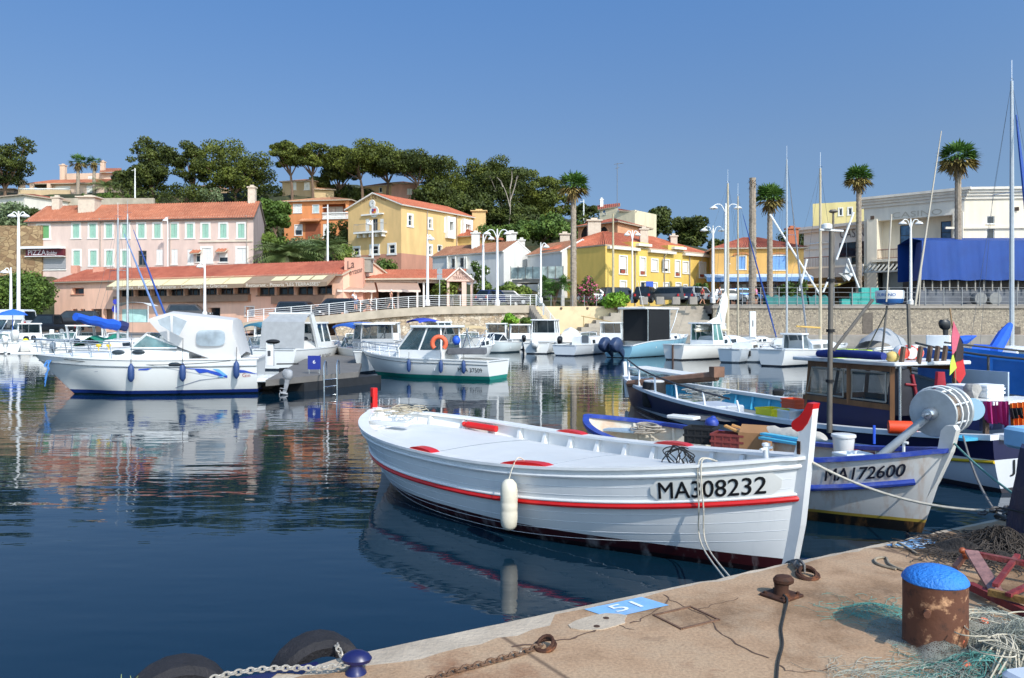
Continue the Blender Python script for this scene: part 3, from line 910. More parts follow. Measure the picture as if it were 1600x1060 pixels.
 mb.text(g,lambda a,b:f2(.075+a/g[2]*.88,b/hmax*.165-.085))
 mb.build('lettering',M('letter_black',(16,16,20),.5),pl,smooth=False)
 mb=MB();mb.lathe([(.03,0),(.03,.14),(.04,.15),(.04,.17),(.005,.18)],(X0-.4,0,h.z(.95)-.02),10);mb.tube([Vector((X0-.4,-.1,h.z(.95)+.1)),Vector((X0-.4,.1,h.z(.95)+.1))],.014,8)
 mb.build('mooring_bitt',MWHITE,t)
 # --- things lying on / hanging from it
 W_=lambda v:BR@Vector(v)
 p=h.pt(.632,0,-1)
 q=W_((p.x,p.y-.11,p.z));
 tf=thing('fender','cream white sausage fender hanging on the side of the white boat','fender',(q.x,q.y,q.z-.66))
 mb=MB();mb.lathe([(.012,0),(.05,.012),(.082,.05),(.092,.12),(.0925,.2),(.089,.215),(.0925,.23),(.0925,.29),(.089,.305),(.0925,.32),(.092,.43),(.08,.5),(.045,.54),(.014,.548)],(0,0,0),20);mb.build('body',M('fender_cream',(222,214,194),.45,.08,6,dirt=(180,166,140),dirtamt=.4),tf)
 mb=MB();a=Vector((0,0,.545));inv=WM[tf.name].inverted()
 mb.tube(spline([a,inv@W_((p.x,p.y-.05,p.z+.02)),inv@W_((p.x,p.y+.04,p.z+.1)),inv@W_((p.x+.04,p.y+.16,p.z+.0))],4),.007,5);mb.build('lanyard',MROPEW,tf)
 rg=random.Random(14)
 mb=MB()
 for k in range(6):
  mb.tube(spline(curl(rg,W_((-3.25+rg.uniform(-.1,.35),rg.uniform(-.1,.5),.93)),rg.uniform(.12,.3),rg.uniform(.08,.24),rg.uniform(1,2),.05,8,.3),3),.009,5)
 tag(mb.build('rope_coil',M('beige_rope',(176,164,142),.9,.25,30)),'loose beige rope tangle on the stern of the white boat','rope')
 mb=MB()
 q0=Vector((1.85,.42,h.z(.72)-.1))
 for k in range(4):
  pts=[]
  for i in range(int(rg.uniform(12,22))):
   a=i*.65+k;pts.append(W_(q0+Vector((math.cos(a)*rg.uniform(.12,.24)+.05*k,math.sin(a*.8)*.1,.1+.13*math.sin(a)*rg.uniform(.6,1)))))
  mb.tube(spline(pts,3),.007,5)
 mb.tube(spline([W_(q0+Vector((.2,-.1,0))),W_(q0+Vector((.35,-.1,.02))),W_(q0+Vector((.5,-.2,.06))),W_(q0+Vector((.65,-.15,.02))),W_(q0+Vector((.9,-.25,.05)))],5),.007,5)
 tag(mb.build('rope_coil',MROPED),'black rope tangle on the foredeck of the white boat','rope')
 a=h.pt(.895,0,-1);a.z+=.05
 top=W_(a);e1=G(1178,893,QZ)+Vector((.02,.16,-.3));fw=h.pt(.9,h.vd(.9,.35),-1,.06)
 mb=MB()
 for k in range(2):
  mb.tube(spline([W_((a.x+.02*k,a.y+.25,a.z-.02)),W_((a.x+.03*k,a.y-.02,a.z+.01)),W_((fw.x-.03+.05*k,fw.y-.04,fw.z)),W_((fw.x+.06+.06*k,fw.y-.12,fw.z-.35)),e1+Vector((.06*k,.02*k,0))],6),.008,6)
 tag(mb.build('mooring_rope',MROPEW),'pale double rope hanging over the number of the white boat','rope')
 return t,h
MAINBOAT=main_boat()
# ------ the shore: ground, quays, promenade, hill
MASPH=M('asphalt',(118,114,110),.95,.15,1.5,.3,40)
MCONC=M('shore_concrete',(176,164,146),.9,.14,1.3,.3,14,dirt=(130,118,102),dirtamt=.5)
MCONCG=M('grey_concrete',(150,143,134),.9,.14,1.3,.3,14,dirt=(110,102,92),dirtamt=.5)
MPINKPAVE=M('pink_paving',(206,160,138),.9,.1,2,.2,20)
MRUBBLE=Mstone('rubble_stone',[(150,134,112),(196,180,156),(172,150,122),(210,198,178),(140,124,106)],2.9,(128,116,100))
MPEBBLE=Mstone('pebble_dash',[(120,112,100),(168,156,136),(140,130,116),(184,172,150),(104,98,90)],7.0,(136,126,112),.1,.4,(1,1,1))
CTRL=[]
def ctrl(px,py,D):CTRL.append((X(px,D),D,Z(py,D)))
for a in((-60,425,105),(20,428,104),(60,428,103),(200,425,103),(330,424,102),(415,420,102),(470,385,118),(545,425,106),(626,427,104),(737,425,112),(20,330,128),(110,306,152),(190,303,152),(0,300,165),(230,305,160),(330,305,160),(410,300,160),(480,374,126),(540,372,128),(470,306,148),(600,312,150),(650,310,152),(700,345,140),(780,355,145),(700,300,190),(800,330,180),(540,290,185),(850,380,120),(850,340,160),(950,380,120),(960,345,135),(1010,380,130),(1060,400,150),(1180,430,150),(1250,440,150),(700,440,98),(820,445,95),(900,460,92),(1000,455,105)):ctrl(*a)
CTRL+=[(-40,88,1.0),(-70,92,1.0),(-30,86,1.4),(-12,86,3.6),(0,84,3.6),(15,84,3.6),(30,84,3.6),(60,84,3.6),(100,84,3.6),(60,110,3.8),(30,110,4.2),(100,130,4),(-110,92,1.0),(-110,110,8),(-120,84,.7),(-120,90,.7),(-120,96,.7),(-108,84,.7),(-108,90,.7),(-108,96,.7),(-96,84,.7),(-96,90,.7),(-96,96,.7),(-84,84,.7),(-84,90,.7),(-84,96,.7),(-72,84,.7),(-72,90,.7),(-72,96,.7),(-60,84,.7),(-60,90,.7),(-60,96,.7),(-48,84,.7),(-48,90,.7),(-48,96,.7),(-36,84,.7),(-36,90,.7),(-36,96,.7),(-24,84,.7),(-24,90,.7),(-24,96,.7),(-130,140,18),(-160,250,24),(0,260,23),(-60,260,25),(80,260,12),(160,260,8),(0,420,14),(-150,420,14),(150,420,6)]
def ground_z(x,y):
 s=wsum=0
 for cx,cy,cz in CTRL:
  d=((x-cx)**2+(y-cy)**2)+.6
  k=1/d**1.7
  s+=k*cz;wsum+=k
 return s/wsum
def ground():
 m,t,b=nodes_of('hill_ground')
 v=coords(t)
 n=noise(t,v,.12,6,.65);n2=noise(t,v,1.1,6,.7)
 c=ramp(t,n,[(.36,lin((44,52,28))),(.52,lin((66,72,40))),(.68,lin((112,98,70)))]).outputs[0]
 f=ramp(t,n2,[(.42,(.55,)*3),(.62,(1,)*3)]).outputs[0]
 t.links.new(mixc(t,1.0,c,f,'MULTIPLY'),b.inputs['Base Color'])
 b.inputs['Roughness'].default_value=.95
 bump(t,b,n2,.6,.3)
 mb=MB();rows=[]
 ys=[80+4*i for i in range(46)]+[280,320,380,460,600,900,1500,2600]
 xs=[-2400,-1200,-600,-360,-260]+[-200+5*i for i in range(72)]+[200,260,360,600,1200,2400]
 for y in ys:
  rows.append([(x,y,(ground_z(x,y)if y>86 else ground_z(x,y)-(86-y)*.35)-.25)for x in xs])
 mb.grid([r for r in rows][::1])
 tag(mb.build('ground',m,angle=180),kind='structure')
 mb=MB()
 fr=[(-150,68),(-20,68),(2,70),(9,72),(120,72)]
 k=len(fr)
 mb.grid([[(x,y,-1.5)for x,y in fr],[(x,y,.97)for x,y in fr],[(x,y+.06,1.0)for x,y in fr],[(x,y+.5,1.0)for x,y in fr]],0)
 mb.grid([[(x,y+.5,1.0)for x,y in fr],[(x,96 if x<-10 else 82,1.0)for x,y in fr]],1)
 tag(mb.build('harbour_quay',[MCONCG,M('quay_paving',(168,150,134),.9,.12,.8,.2,10)],smooth=False),kind='structure')
 mb=MB();mb.face([(-150,70.5,1.006),(-26,70.5,1.006),(-22,76,1.006),(-22,95.9,1.006),(-150,95.9,1.006)])
 tag(mb.build('car_park',MASPH,smooth=False),kind='structure')
 mb=MB();mb.box((62.1,86.2,3.4),(85.8,20.0,.8));mb.box((12.2,88.3,3.38),(14,16,.8));tag(mb.build('road',MASPH,smooth=False),kind='structure')
 mb=MB();mb.box((62.2,77.0,3.835),(85.8,1.5,.09));tag(mb.build('pavement',MCONCG,smooth=False),kind='structure')
ground()
def walls():
 t=thing('retaining_wall','long grey pebble-dash harbour wall with a pale concrete coping, right half','wall',(60,76,1))
 mb=MB();mb.box((64.2,76.2,2.25),(90,.5,2.52));mb.build('wall_face',MPEBBLE,t,True,False)
 mb=MB();mb.box((64.2,76.15,3.62),(90.2,.7,.24));mb.build('coping',MCONCG,t,True,False)
 mb=MB()
 for px in(1356,1572,1588):mb.box((X(px,75.9),75.93,Z(505 if px<1400 else 518,75.9)),(.95 if px<1400 else .8,.06,2.0 if px<1400 else .9))
 mb.build('vent_panel',M('dark_panel',(96,88,80),.8,.2,5),t,True,False)
 t=thing('stone_steps','broad grey stone steps rising between the tan wall and the pebble-dash wall','steps',(12,74,1))
 mb=MB();n=8
 for i in range(n):
  y0=74.2+.75*i;z0,z1=1.0+(2.78/n)*i,1.0+(2.78/n)*(i+1)
  xl=X(897+92*i/n,y0);xr=19.15
  mb.box(((xl+xr)/2,(y0+80.3)/2,(.95+z1)/2),(xr-xl,80.3-y0,z1-.95))
 mb.build('flight',M('step_stone',(170,160,146),.9,.12,1.6,.3,10,dirt=(120,112,100),dirtamt=.5),t,True,False)
 mb=MB()
 for i in range(n+1):
  pass
 mb.tube([P(908,494,75),P(960,504,74.2),P(985,508,74)],.04,6);mb.tube([P(960,504,74.2),P(960,522,74.2)],.03,6);mb.tube([P(912,494,75),P(912,515,75)],.03,6)
 mb.build('handrail',M('rail_ochre',(170,140,84),.6),t,True)
 t=thing('retaining_wall','short sunlit cream wall between the stairs and the stone steps','wall',(7,79,1))
 mb=MB();mb.box(((X(838,79.4)+X(996,79.4))/2,79.5,2.35),(X(996,79.4)-X(838,79.4),.4,2.8))
 mb.build('wall_face',M('cream_render',(226,204,164),.9,.08,1,.2,12,dirt=(186,150,112),dirtamt=.7),t,True,False)
 mb=MB()
 for px in(877,918):mb.ball(P(px,482,79.25),(.13,.06,.13),8)
 mb.build('wall_lamp',M('lamp_brown',(92,74,60),.6),t,True)
 edge=[(300,514,70),(340,509,70),(400,502,70),(440,499,70),(500,494,70.5),(550,489,71.2),(600,484,72.2),(650,480.5,73.4),(700,478.5,74.8),(780,477.5,77),(838,477,79.2)]
 pts=[P(*e)for e in edge]
 pts=spline(pts,4)
 mb=MB()
 mb.grid([[(p.x,p.y,p.z-.75)for p in pts],[(p.x,p.y,p.z)for p in pts],[(p.x+.05,p.y+.35,p.z+.002)for p in pts]],0)
 mb.grid([[(p.x+.05,p.y+.35,p.z+.002)for p in pts],[(p.x+1.5,max(p.y+5,84.0),p.z)for p in pts]],1)
 mb.grid([[(p.x,p.y,p.z-.75)for p in pts],[(p.x+.4,p.y+.8,p.z-.75)for p in pts]][::-1],0)
 tag(mb.build('promenade',[MCONC,MPINKPAVE],angle=20),kind='structure')
 w_=[p for p in pts if p.x>X(505,70)]
 mb=MB();mb.grid([[(p.x+.5,p.y+.55,.9)for p in w_],[(p.x+.5,p.y+.6,p.z-.70)for p in w_]])
 tag(mb.build('stone_wall',MRUBBLE),'curved rubble stone wall below the promenade slab','wall')
 MW=M('white_rail_paint',(228,228,226),.5,.05,5)
 t=thing('railing','white railing with horizontal bars along the curved promenade','railing',pts[20])
 rp=[p for p in pts if p.x>X(385,70)]
 mb=MB()
 for z_ in(1.02,.84,.66,.48,.30,.14):mb.tube([p+Vector((.03,.12,z_))for p in rp],.028 if z_>1 else .016,5)
 mb.build('rail',MW,t,True)
 for i,p in enumerate(rp):
  if i%2==0:
   mb=MB();mb.box(p+Vector((.03,.12,.52)),(.07,.07,1.05));mb.build('post',MW,t,True,False)
 a,b_=P(838,477,79.0),P(872,522,75.5);b_.z=1.0
 t=thing('stairway','concrete stair with white bar railing going down from the promenade end','stairs',b_)
 mb=MB();n=14
 for i in range(n):
  c=a.lerp(b_,(i+.5)/n);zt=a.z+(b_.z-a.z)*(i+.3)/n
  mb.box((c.x-.5,c.y+.6,(zt+.9)/2),(.5,1.6,zt-.9))
 mb.build('flight',MCONCG,t,True,False)
 mb=MB()
 for z_ in(1.05,.85,.65,.45,.25):mb.tube([a+Vector((0,-.2,z_)),b_+Vector((0,-.2,z_))],.024,5)
 mb.build('rail',MW,t,True)
 for q in(0,.33,.66,1):
  c=a.lerp(b_,q);mb=MB();mb.box(c+Vector((0,-.2,.5)),(.14,.14,1.12));mb.build('post',MW,t,True,False)
 MG=M('grey_rail_paint',(136,138,140),.5,.08,6,metal=.3)
 t=thing('railing','thin grey metal railing standing on the right harbour wall','railing',(50,76,3.7))
 mb=MB()
 for z_ in(1.75,1.3,.85,.4):mb.tube([(X(1155,76.2),76.2,3.72+z_),(105,76.2,3.72+z_)],.02,5)
 mb.build('rail',MG,t,True)
 px=1160
 while px<1660:
  mb=MB();mb.box((X(px,76.2),76.2,4.62),(.07,.07,1.8));mb.build('post',MG,t,True,False);px+=28.6
 t=thing('railing','low thin wire fence with slim posts above the cream wall','railing',(5,79.6,3.7))
 mb=MB()
 for z_ in(.9,.5):mb.tube([(X(845,79.5),79.5,3.78+z_),(X(985,79.5),79.5,3.78+z_)],.014,4)
 mb.build('rail',MG,t,True)
 for px in(861,877,895,913,932,950):
  mb=MB();mb.box((X(px,79.5),79.5,4.3),(.06,.06,1.2));mb.build('post',MG,t,True,False)
 for i,px in enumerate((1006,1031,1056,1083)):
  mb=MB();mb.rbox((X(px,77.2),77.2,4.25),(.75,.5,.75),.05)
  tag(mb.build('concrete_block',MCONCG),'squat grey concrete block on the wall edge in front of the parked cars','bollard','concrete blocks along the road edge')
 mb=MB();mb.box((X(15,104),104.5,10.2),(X(42,104)-X(-60,104),1.0,9.0))
 tag(mb.build('stone_wall',Mstone('hill_stone',[(150,122,88),(176,150,112),(132,104,76),(160,138,104)],1.3,(120,96,70)),smooth=False),'tall brown stone retaining wall at the left edge below the bushes','wall')
walls()
# ------ houses
MTILE={}
def Mtile(k,cols):
 if k in MATS:return MATS[k]
 m,t,b=nodes_of(k)
 v=coords(t)
 n=noise(t,v,1.3,8,.75);n2=noise(t,v,.25,4,.6);n3=noise(t,v,9,2,.5)
 c=ramp(t,n,[(.3,lin(cols[0])),(.5,lin(cols[1])),(.7,lin(cols[2]))]).outputs[0]
 f=ramp(t,n2,[(.4,(.82,)*3),(.6,(1,)*3)]).outputs[0]
 c=mixc(t,1.0,c,f,'MULTIPLY')
 f=ramp(t,n3,[(.35,(.8,)*3),(.6,(1.08,)*3)]).outputs[0]
 c=mixc(t,1.0,c,f,'MULTIPLY')
 t.links.new(c,b.inputs['Base Color'])
 b.inputs['Roughness'].default_value=.85
 MATS[k]=m
 return m
TILE=Mtile('roof_tile_orange',[(158,92,66),(182,112,82),(194,130,100)])
TILEB=Mtile('roof_tile_bright',[(176,92,64),(196,110,78),(206,130,98)])
TILEP=Mtile('roof_tile_pale',[(170,110,80),(194,140,104),(206,158,122)])
TILEBR=Mtile('roof_tile_brown',[(136,90,66),(158,108,80),(172,126,98)])
TILER=Mtile('roof_tile_red',[(146,74,54),(168,90,68),(182,110,84)])
def stucco(name,col,dirt=None,amt=.35):
 col=tuple(int(x*.95)for x in col)
 return M(name,col,.9,.09,1.1,.25,18,sz=.3,dirt=dirt or tuple(int(x*.82)for x in col),dirtamt=amt)
def tile_plane(mb,a,b,c,d,period=.34,amp=.055,th=.14):
 """pan-tiled slope a-b (eave) to d-c (ridge), real corrugation"""
 a,b,c,d=(Vector(q)for q in(a,b,c,d))
 nrm=(b-a).cross(d-a).normalized()
 if nrm.z<0:nrm=-nrm
 L=max((b-a).length,(c-d).length);n=max(2,int(L/period))*4
 r0,r1=[],[]
 for i in range(n+1):
  u=i/n;o=nrm*amp*math.sin(2*PI*i/4+PI/4)
  r0.append(a.lerp(b,u)+o);r1.append(d.lerp(c,u)+o)
 mb.grid([r0,[p.lerp(q,.5)for p,q in zip(r0,r1)],r1],0)
 dn=nrm*-th
 mb.face([a+dn,d+dn,c+dn,b+dn],1)
 for p,q in((a,b),(b,c),(d,a)):
  mb.face([p+dn,q+dn,q+nrm*.02,p+nrm*.02],1)
GLASS=Mglass('window_glass',(34,44,52),.06)
GLASSB=Mglass('blue_window_glass',(70,104,140),.06)
FRAMEW=M('white_joinery',(228,226,220),.6,.05,4)
def V3(p,z):return Vector((p[0],p[1],z))
class House:
 def __init__(s,name,label,cat,at,wallmats,group=None):
  s.t=thing(name,label,cat,at,0,group);s.mb=MB();s.mats=wallmats if isinstance(wallmats,list)else[wallmats];s.post=[]
 def uz(s,p0,p1,px,py):
  L=math.hypot(p1[0]-p0[0],p1[1]-p0[1]);dx,dy=(p1[0]-p0[0])/L,(p1[1]-p0[1])/L
  k=(px-CX)/F;u=(k*p0[1]-p0[0])/(dx-k*dy)
  return u,Z(py,p0[1]+u*dy)
 def wall(s,p0,p1,z0,z1,wins=(),m=0,rec=.16):
  L=math.hypot(p1[0]-p0[0],p1[1]-p0[1]);dx,dy=(p1[0]-p0[0])/L,(p1[1]-p0[1])/L
  nx,ny=dy,-dx
  def W(u,z,o=0):return Vector((p0[0]+dx*u+nx*o,p0[1]+dy*u+ny*o,z))
  holes=[]
  for w_ in wins:
   px0,py0,px1,py1,st=w_
   u0,za=s.uz(p0,p1,px0,py0);u1,zb=s.uz(p0,p1,px1,py1);um=(u0+u1)/2
   _,za=s.uz(p0,p1,(px0+px1)/2,py0);_,zb=s.uz(p0,p1,(px0+px1)/2,py1)
   holes.append((max(.05,u0),min(L-.05,u1),max(z0+.02,zb),min(z1-.02,za),st))
  us=sorted({0,L}|{h[0]for h in holes}|{h[1]for h in holes});zs=sorted({z0,z1}|{h[2]for h in holes}|{h[3]for h in holes})
  for i in range(len(us)-1):
   for j in range(len(zs)-1):
    um,zm=(us[i]+us[i+1])/2,(zs[j]+zs[j+1])/2
    if any(h[0]<um<h[1]and h[2]<zm<h[3]for h in holes):continue
    s.mb.face([W(us[i],zs[j]),W(us[i+1],zs[j]),W(us[i+1],zs[j+1]),W(us[i],zs[j+1])],m)
  for u0,u1,za,zb,st in holes:
   for q in(((u0,za),(u1,za)),((u1,za),(u1,zb)),((u1,zb),(u0,zb)),((u0,zb),(u0,za))):
    (a,b),(c,d)=q
    s.mb.face([W(a,b),W(c,d),W(c,d,-rec),W(a,b,-rec)],m)
   s.window(W,u0,u1,za,zb,st,rec,math.atan2(dy,dx))
  return W
 def window(s,W,u0,u1,za,zb,st,rec,ang):
  w_,h_=u1-u0,zb-za;um,zm=(u0+u1)/2,(za+zb)/2
  fm=st.get('frame',FRAMEW);fw=st.get('fw',.07)
  mb=MB()
  for u,z,a,b in((um,zb-fw/2,w_,fw),(um,za+fw/2,w_,fw),(u0+fw/2,zm,fw,h_-2*fw),(u1-fw/2,zm,fw,h_-2*fw)):
   mb.box(W(u,z,-rec+.05),(a,.07,b),ang)
  for q in range(1,st.get('div',1)):
   mb.box(W(u0+w_*q/st['div'],zm,-rec+.05),(fw*.9,.06,h_-2*fw),ang)
  if st.get('bar'):mb.box(W(um,za+h_*st['bar'],-rec+.055),(w_-2*fw,.06,fw),ang)
  if st.get('trim'):
   tw=st['trim']
   for u,z,a,b in((um,zb+tw/2,w_+2*tw,tw),(u0-tw/2,zm,tw,h_),(u1+tw/2,zm,tw,h_),(um,za-tw*.4,w_+2.6*tw,tw*.8)):
    mb.box(W(u,z,.03),(a,.06+(.06 if z<za else 0),b),ang)
  else:mb.box(W(um,za-.04,.04),(w_+.2,.16,.08),ang)
  wo=mb.build(st.get('name','window'),fm,s.t,True,False)
  mb=MB();mb.box(W(um,zm,-rec+.02),(w_-fw,.02,h_-fw),ang);mb.build('pane',st.get('glass',GLASS),wo,True,False)
  if 'roller' in st:
   k=st['roller'];mb=MB();n=max(3,int(h_*k/.12))
   for q in range(n):mb.box(W(um,zb-fw-(h_-2*fw)*k*(q+.5)/n,-rec+.1),(w_-fw,.03+.012*(q%2),(h_-2*fw)*k/n),ang)
   mb.build('roller_shutter',st.get('rm',FRAMEW),wo,True,False)
  if 'closed' in st:
   for q in(0,1):
    mb=MB();n=9;uc=u0+w_*(.25+.5*q);lw=w_/2-.035
    mb.box(W(uc,zm,-.06),(lw,.04,h_-.03),ang)
    for i in range(n):mb.box(W(uc,za+h_*(i+.5)/n,-.03),(lw*.8,.03,h_/n*.55),ang)
    mb.build('shutter',st['closed'],wo,True,False)
  if 'open' in st:
   for q in(-1,1):
    mb=MB();lw=w_/2;uc=um+q*(w_/2+lw/2+.03)
    mb.box(W(uc,zm,.05),(lw,.05,h_),ang)
    for i in range(8):mb.box(W(uc,za+h_*(i+.5)/8,.085),(lw*.8,.03,h_/8*.55),ang)
    mb.build('shutter',st['open'],wo,True,False)
 def gable(s,p0,p1,z,zp,m=0,at=.5):
  c=(p0[0]+(p1[0]-p0[0])*at,p0[1]+(p1[1]-p0[1])*at)
  s.mb.face([V3(p0,z),V3(p1,z),V3(c,zp)],m)
 def roof(s,planes,m,under=None,name='roof'):
  mb=MB()
  for pl in planes:tile_plane(mb,*pl)
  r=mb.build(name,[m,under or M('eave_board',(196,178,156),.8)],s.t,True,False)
  s.r=r
  return r
 def gable_roof(s,A,B,C,D,ze,zr,m,ov=.35,og=.25,under=None):
  """slopes over A-B and C-D, gables on B-C and D-A"""
  A,B,C,D=(Vector((q[0],q[1]))for q in(A,B,C,D))
  r0,r1=(A+D)/2,(B+C)/2;d=(r1-r0).normalized();r0-=d*og;r1+=d*og
  def out(p,q,o):return p+(p-q).normalized()*o
  drop=(zr-ze)/((A-D).length/2)*ov
  A2,D2=out(A,D,ov)-d*og,out(D,A,ov)-d*og;B2,C2=out(B,C,ov)+d*og,out(C,B,ov)+d*og
  s.roof([(V3(A2,ze-drop),V3(B2,ze-drop),V3(r1,zr),V3(r0,zr)),(V3(C2,ze-drop),V3(D2,ze-drop),V3(r0,zr),V3(r1,zr))],m,under)
 def hip_roof(s,A,B,C,D,ze,zr,m,ov=.5,ins=None,under=None):
  A,B,C,D=(Vector((q[0],q[1]))for q in(A,B,C,D));c=(A+B+C+D)/4
  def o(p):
   d=p-c;return p+d.normalized()*ov*1.3
  A,B,C,D=o(A),o(B),o(C),o(D)
  m0,m1=(A+D)/2,(B+C)/2;L=(m1-m0).length;k=ins if ins is not None else(A-D).length/2
  k=min(k,L/2-.05);d=(m1-m0).normalized();r0,r1=m0+d*k,m1-d*k
  s.roof([(V3(A,ze),V3(B,ze),V3(r1,zr),V3(r0,zr)),(V3(C,ze),V3(D,ze),V3(r0,zr),V3(r1,zr)),(V3(B,ze),V3(C,ze),V3(r1,zr),V3(r1,zr+.001)),(V3(D,ze),V3(A,ze),V3(r0,zr),V3(r0,zr+.001))],m,under)
 def chimney(s,at,z0,z1,w_=.8,m=None):
  mb=MB();mb.box((at[0],at[1],(z0+z1)/2),(w_,w_*.8,z1-z0));mb.box((at[0],at[1],z1+.08),(w_*1.25,w_*1.05,.16));mb.box((at[0],at[1],z1+.28),(w_*.5,w_*.4,.25))
  mb.build('chimney',m or M('chimney_render',(206,190,172),.9,.1,3),s.r,True,False)
 def extra(s,name,mb,m,smooth=False):return mb.build(name,m,s.t,True,smooth)
 def downpipe(s,W,us,z0,z1):
  for u in us:mb=MB();mb.tube([W(u,z1,.35),W(u,z1-.35,.12),W(u,z0,.12)],.06,6);s.extra('downpipe',mb,M('downpipe_grey',(170,160,150),.6,.1,3),True)
 def done(s):return s.mb.build('wall',s.mats,s.t,True,False)
def lerp2(a,b,t):return(a[0]+(b[0]-a[0])*t,a[1]+(b[1]-a[1])*t)
def long_pink():
 A,B=(X(43,104.5),104.5),(X(396,100),100)
 Cc,D=(X(413,108),108),(X(43,104.5)+.9,112.4)
 ze,zr,z0=15.5,17.9,7.0
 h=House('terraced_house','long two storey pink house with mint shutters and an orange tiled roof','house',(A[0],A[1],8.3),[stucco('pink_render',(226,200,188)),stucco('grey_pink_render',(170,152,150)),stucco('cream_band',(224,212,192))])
 mint=M('mint_shutter',(156,196,178),.6,.08,5);green=M('green_shutter',(104,160,104),.6,.08,5);whs=M('white_shutter',(226,226,222),.6,.05,5)
 tr={'trim':.22}
 wins=[(59,352,77,373,{'roller':1.0,'rm':green,**tr})]
 for i,px in enumerate((119,145,170.5,196,221,246,272,297,321,349,377)):
  wins.append((px-5.2,350,px+5.2,372,{'closed':mint,**tr}))
 for px in(120,146,171,196):wins.append((px-5.2,392,px+5.2,415,{'closed':mint,**tr}))
 wins.append((216,392,229,415,{'div':2,'bar':.7,'frame':M('grey_joinery',(120,112,104),.6)}))
 for px in(249,272.5,297.5):wins.append((px-5,390,px+5,414,{'closed':whs}))
 for px in(323,378):wins.append((px-7,388,px+7,410,{'closed':whs,'trim':.25}))
 wins.append((342,395,356,410,{'roller':.5}))
 wins.append((306,393,314,410,{'bar':.6}))
 wins.append((56,403,103,422,{'roller':.95,'rm':M('grey_metal_shutter',(150,150,152),.5,.1,6),'name':'shop_front'}))
 W=h.wall(A,B,z0,ze,wins)
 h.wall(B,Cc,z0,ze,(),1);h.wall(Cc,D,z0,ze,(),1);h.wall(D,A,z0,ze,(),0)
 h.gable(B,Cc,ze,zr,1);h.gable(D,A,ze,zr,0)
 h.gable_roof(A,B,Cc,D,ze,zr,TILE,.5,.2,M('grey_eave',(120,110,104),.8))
 h.chimney((X(139,106),106.2),16.0,18.6,2.2);h.chimney((X(86,107),107.5),17,18.8,1.0);h.chimney((X(394,104),104),16.8,19.6,.9)
 h.downpipe(W,(.4,10.5,20.2,30.6),z0,ze)
 mb=MB();u0,z_=h.uz(A,B,311,378);u1,_=h.uz(A,B,395,378)
 mb.box(W((u0+u1)/2,z_,.06),(u1-u0,.16,.18),math.atan2(B[1]-A[1],B[0]-A[0]));h.extra('string_course',mb,h.mats[2])
 for px,py in((309,393),(349,391)):
  u,z_=h.uz(A,B,px,py);mb=MB()
  tile_plane(mb,W(u-.65,z_-.3,.9),W(u+.65,z_-.3,.9),W(u+.65,z_+.2,.02),W(u-.65,z_+.2,.02));mb.build('door_hood',[TILE,h.mats[2]],h.t,True,False)
 sg=thing('shop_sign','dark red pizza shop sign board under a white canopy','sign',W(4,11,.4))
 ang=math.atan2(B[1]-A[1],B[0]-A[0])
 u0,z0_=h.uz(A,B,45,401);u1,z1_=h.uz(A,B,103,389)
 mb=MB();mb.box(W((u0+u1)/2,(z0_+z1_)/2,.3),(u1-u0,.5,z1_-z0_),ang);bd=mb.build('board',M('sign_dark_red',(92,22,34),.4,.1,5),sg,True,False)
 mb=MB();u=W(1,0,0)-W(0,0,0)
 fit_text(mb,'PIZZA',W(u0+.35,z0_+.12,.56),u,(0,0,1),2.55,.68,0,.01);mb.build('lettering',M('sign_white',(226,220,220),.5),bd,True,False)
 mb=MB();fit_text(mb,'Bobby',W(u0+3.05,z0_+.12,.56),u,(0,0,1),1.45,.52,0,.01)
 mb.build('lettering',M('sign_white',(226,220,220),.5),bd,True,False)
 mb=MB();mb.box(W((u0+u1)/2-.2,z1_+.12,.55),(u1-u0+.3,1.2,.3),ang);mb.box(W((u0+u1)/2,z0_-.06,.4),(u1-u0,.7,.1),ang);mb.build('canopy',MWHITE,sg,True,False)
 mb=MB();ua,za=h.uz(A,B,44,402);ub,zb=h.uz(A,B,55,422);mb.box(W((ua+ub)/2,(za+zb)/2,.06),(ub-ua,.1,za-zb),ang);pn=mb.build('side_panel',M('sign_red',(196,30,40),.5,.08,4),sg,True,False)
 mb=MB();cc=W((ua+ub)/2,(za+zb)/2+.3,.125)
 for z_ in(.28,-.28):mb.box(cc+Vector((0,0,z_)),(.62,.01,.06),ang)
 for q in(-.3,.3):mb.box(cc+u*q,(.06,.01,.5),ang)
 mb.build('lettering',M('sign_white',(226,220,220)),pn,True,False)
 h.done()
long_pink()
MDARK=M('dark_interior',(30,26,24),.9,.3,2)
def awning(h,W,u0,u1,zt,zb,out,m,val=.35,valm=None,ang=0,name='awning',lines=0,linem=None):
 mb=MB();n=10
 top=[W(u0+(u1-u0)*i/n,zt,.08)for i in range(n+1)];bot=[W(u0+(u1-u0)*i/n,zb,out)for i in range(n+1)]
 mb.grid([top,bot],0);mb.grid([[p-Vector((0,0,.03))for p in top],[p-Vector((0,0,.03))for p in bot]][::-1],0)
 mb.grid([bot,[p-Vector((0,0,val+.04*(i%2)))for i,p in enumerate(bot)]],1)
 mb.face([top[0],bot[0],bot[0]-Vector((0,0,val)),top[0]-Vector((0,0,.1))],1);mb.face([top[-1],top[-1]-Vector((0,0,.1)),bot[-1]-Vector((0,0,val)),bot[-1]],1)
 for i in range(1,lines):
  a,b=top[0].lerp(top[-1],i/lines),bot[0].lerp(bot[-1],i/lines);mb.tube([a+Vector((0,0,.03)),b+Vector((0,0,.03))],.035,4,2)
 return mb.build(name,[m,valm or m,linem or m],h.t,True,False)
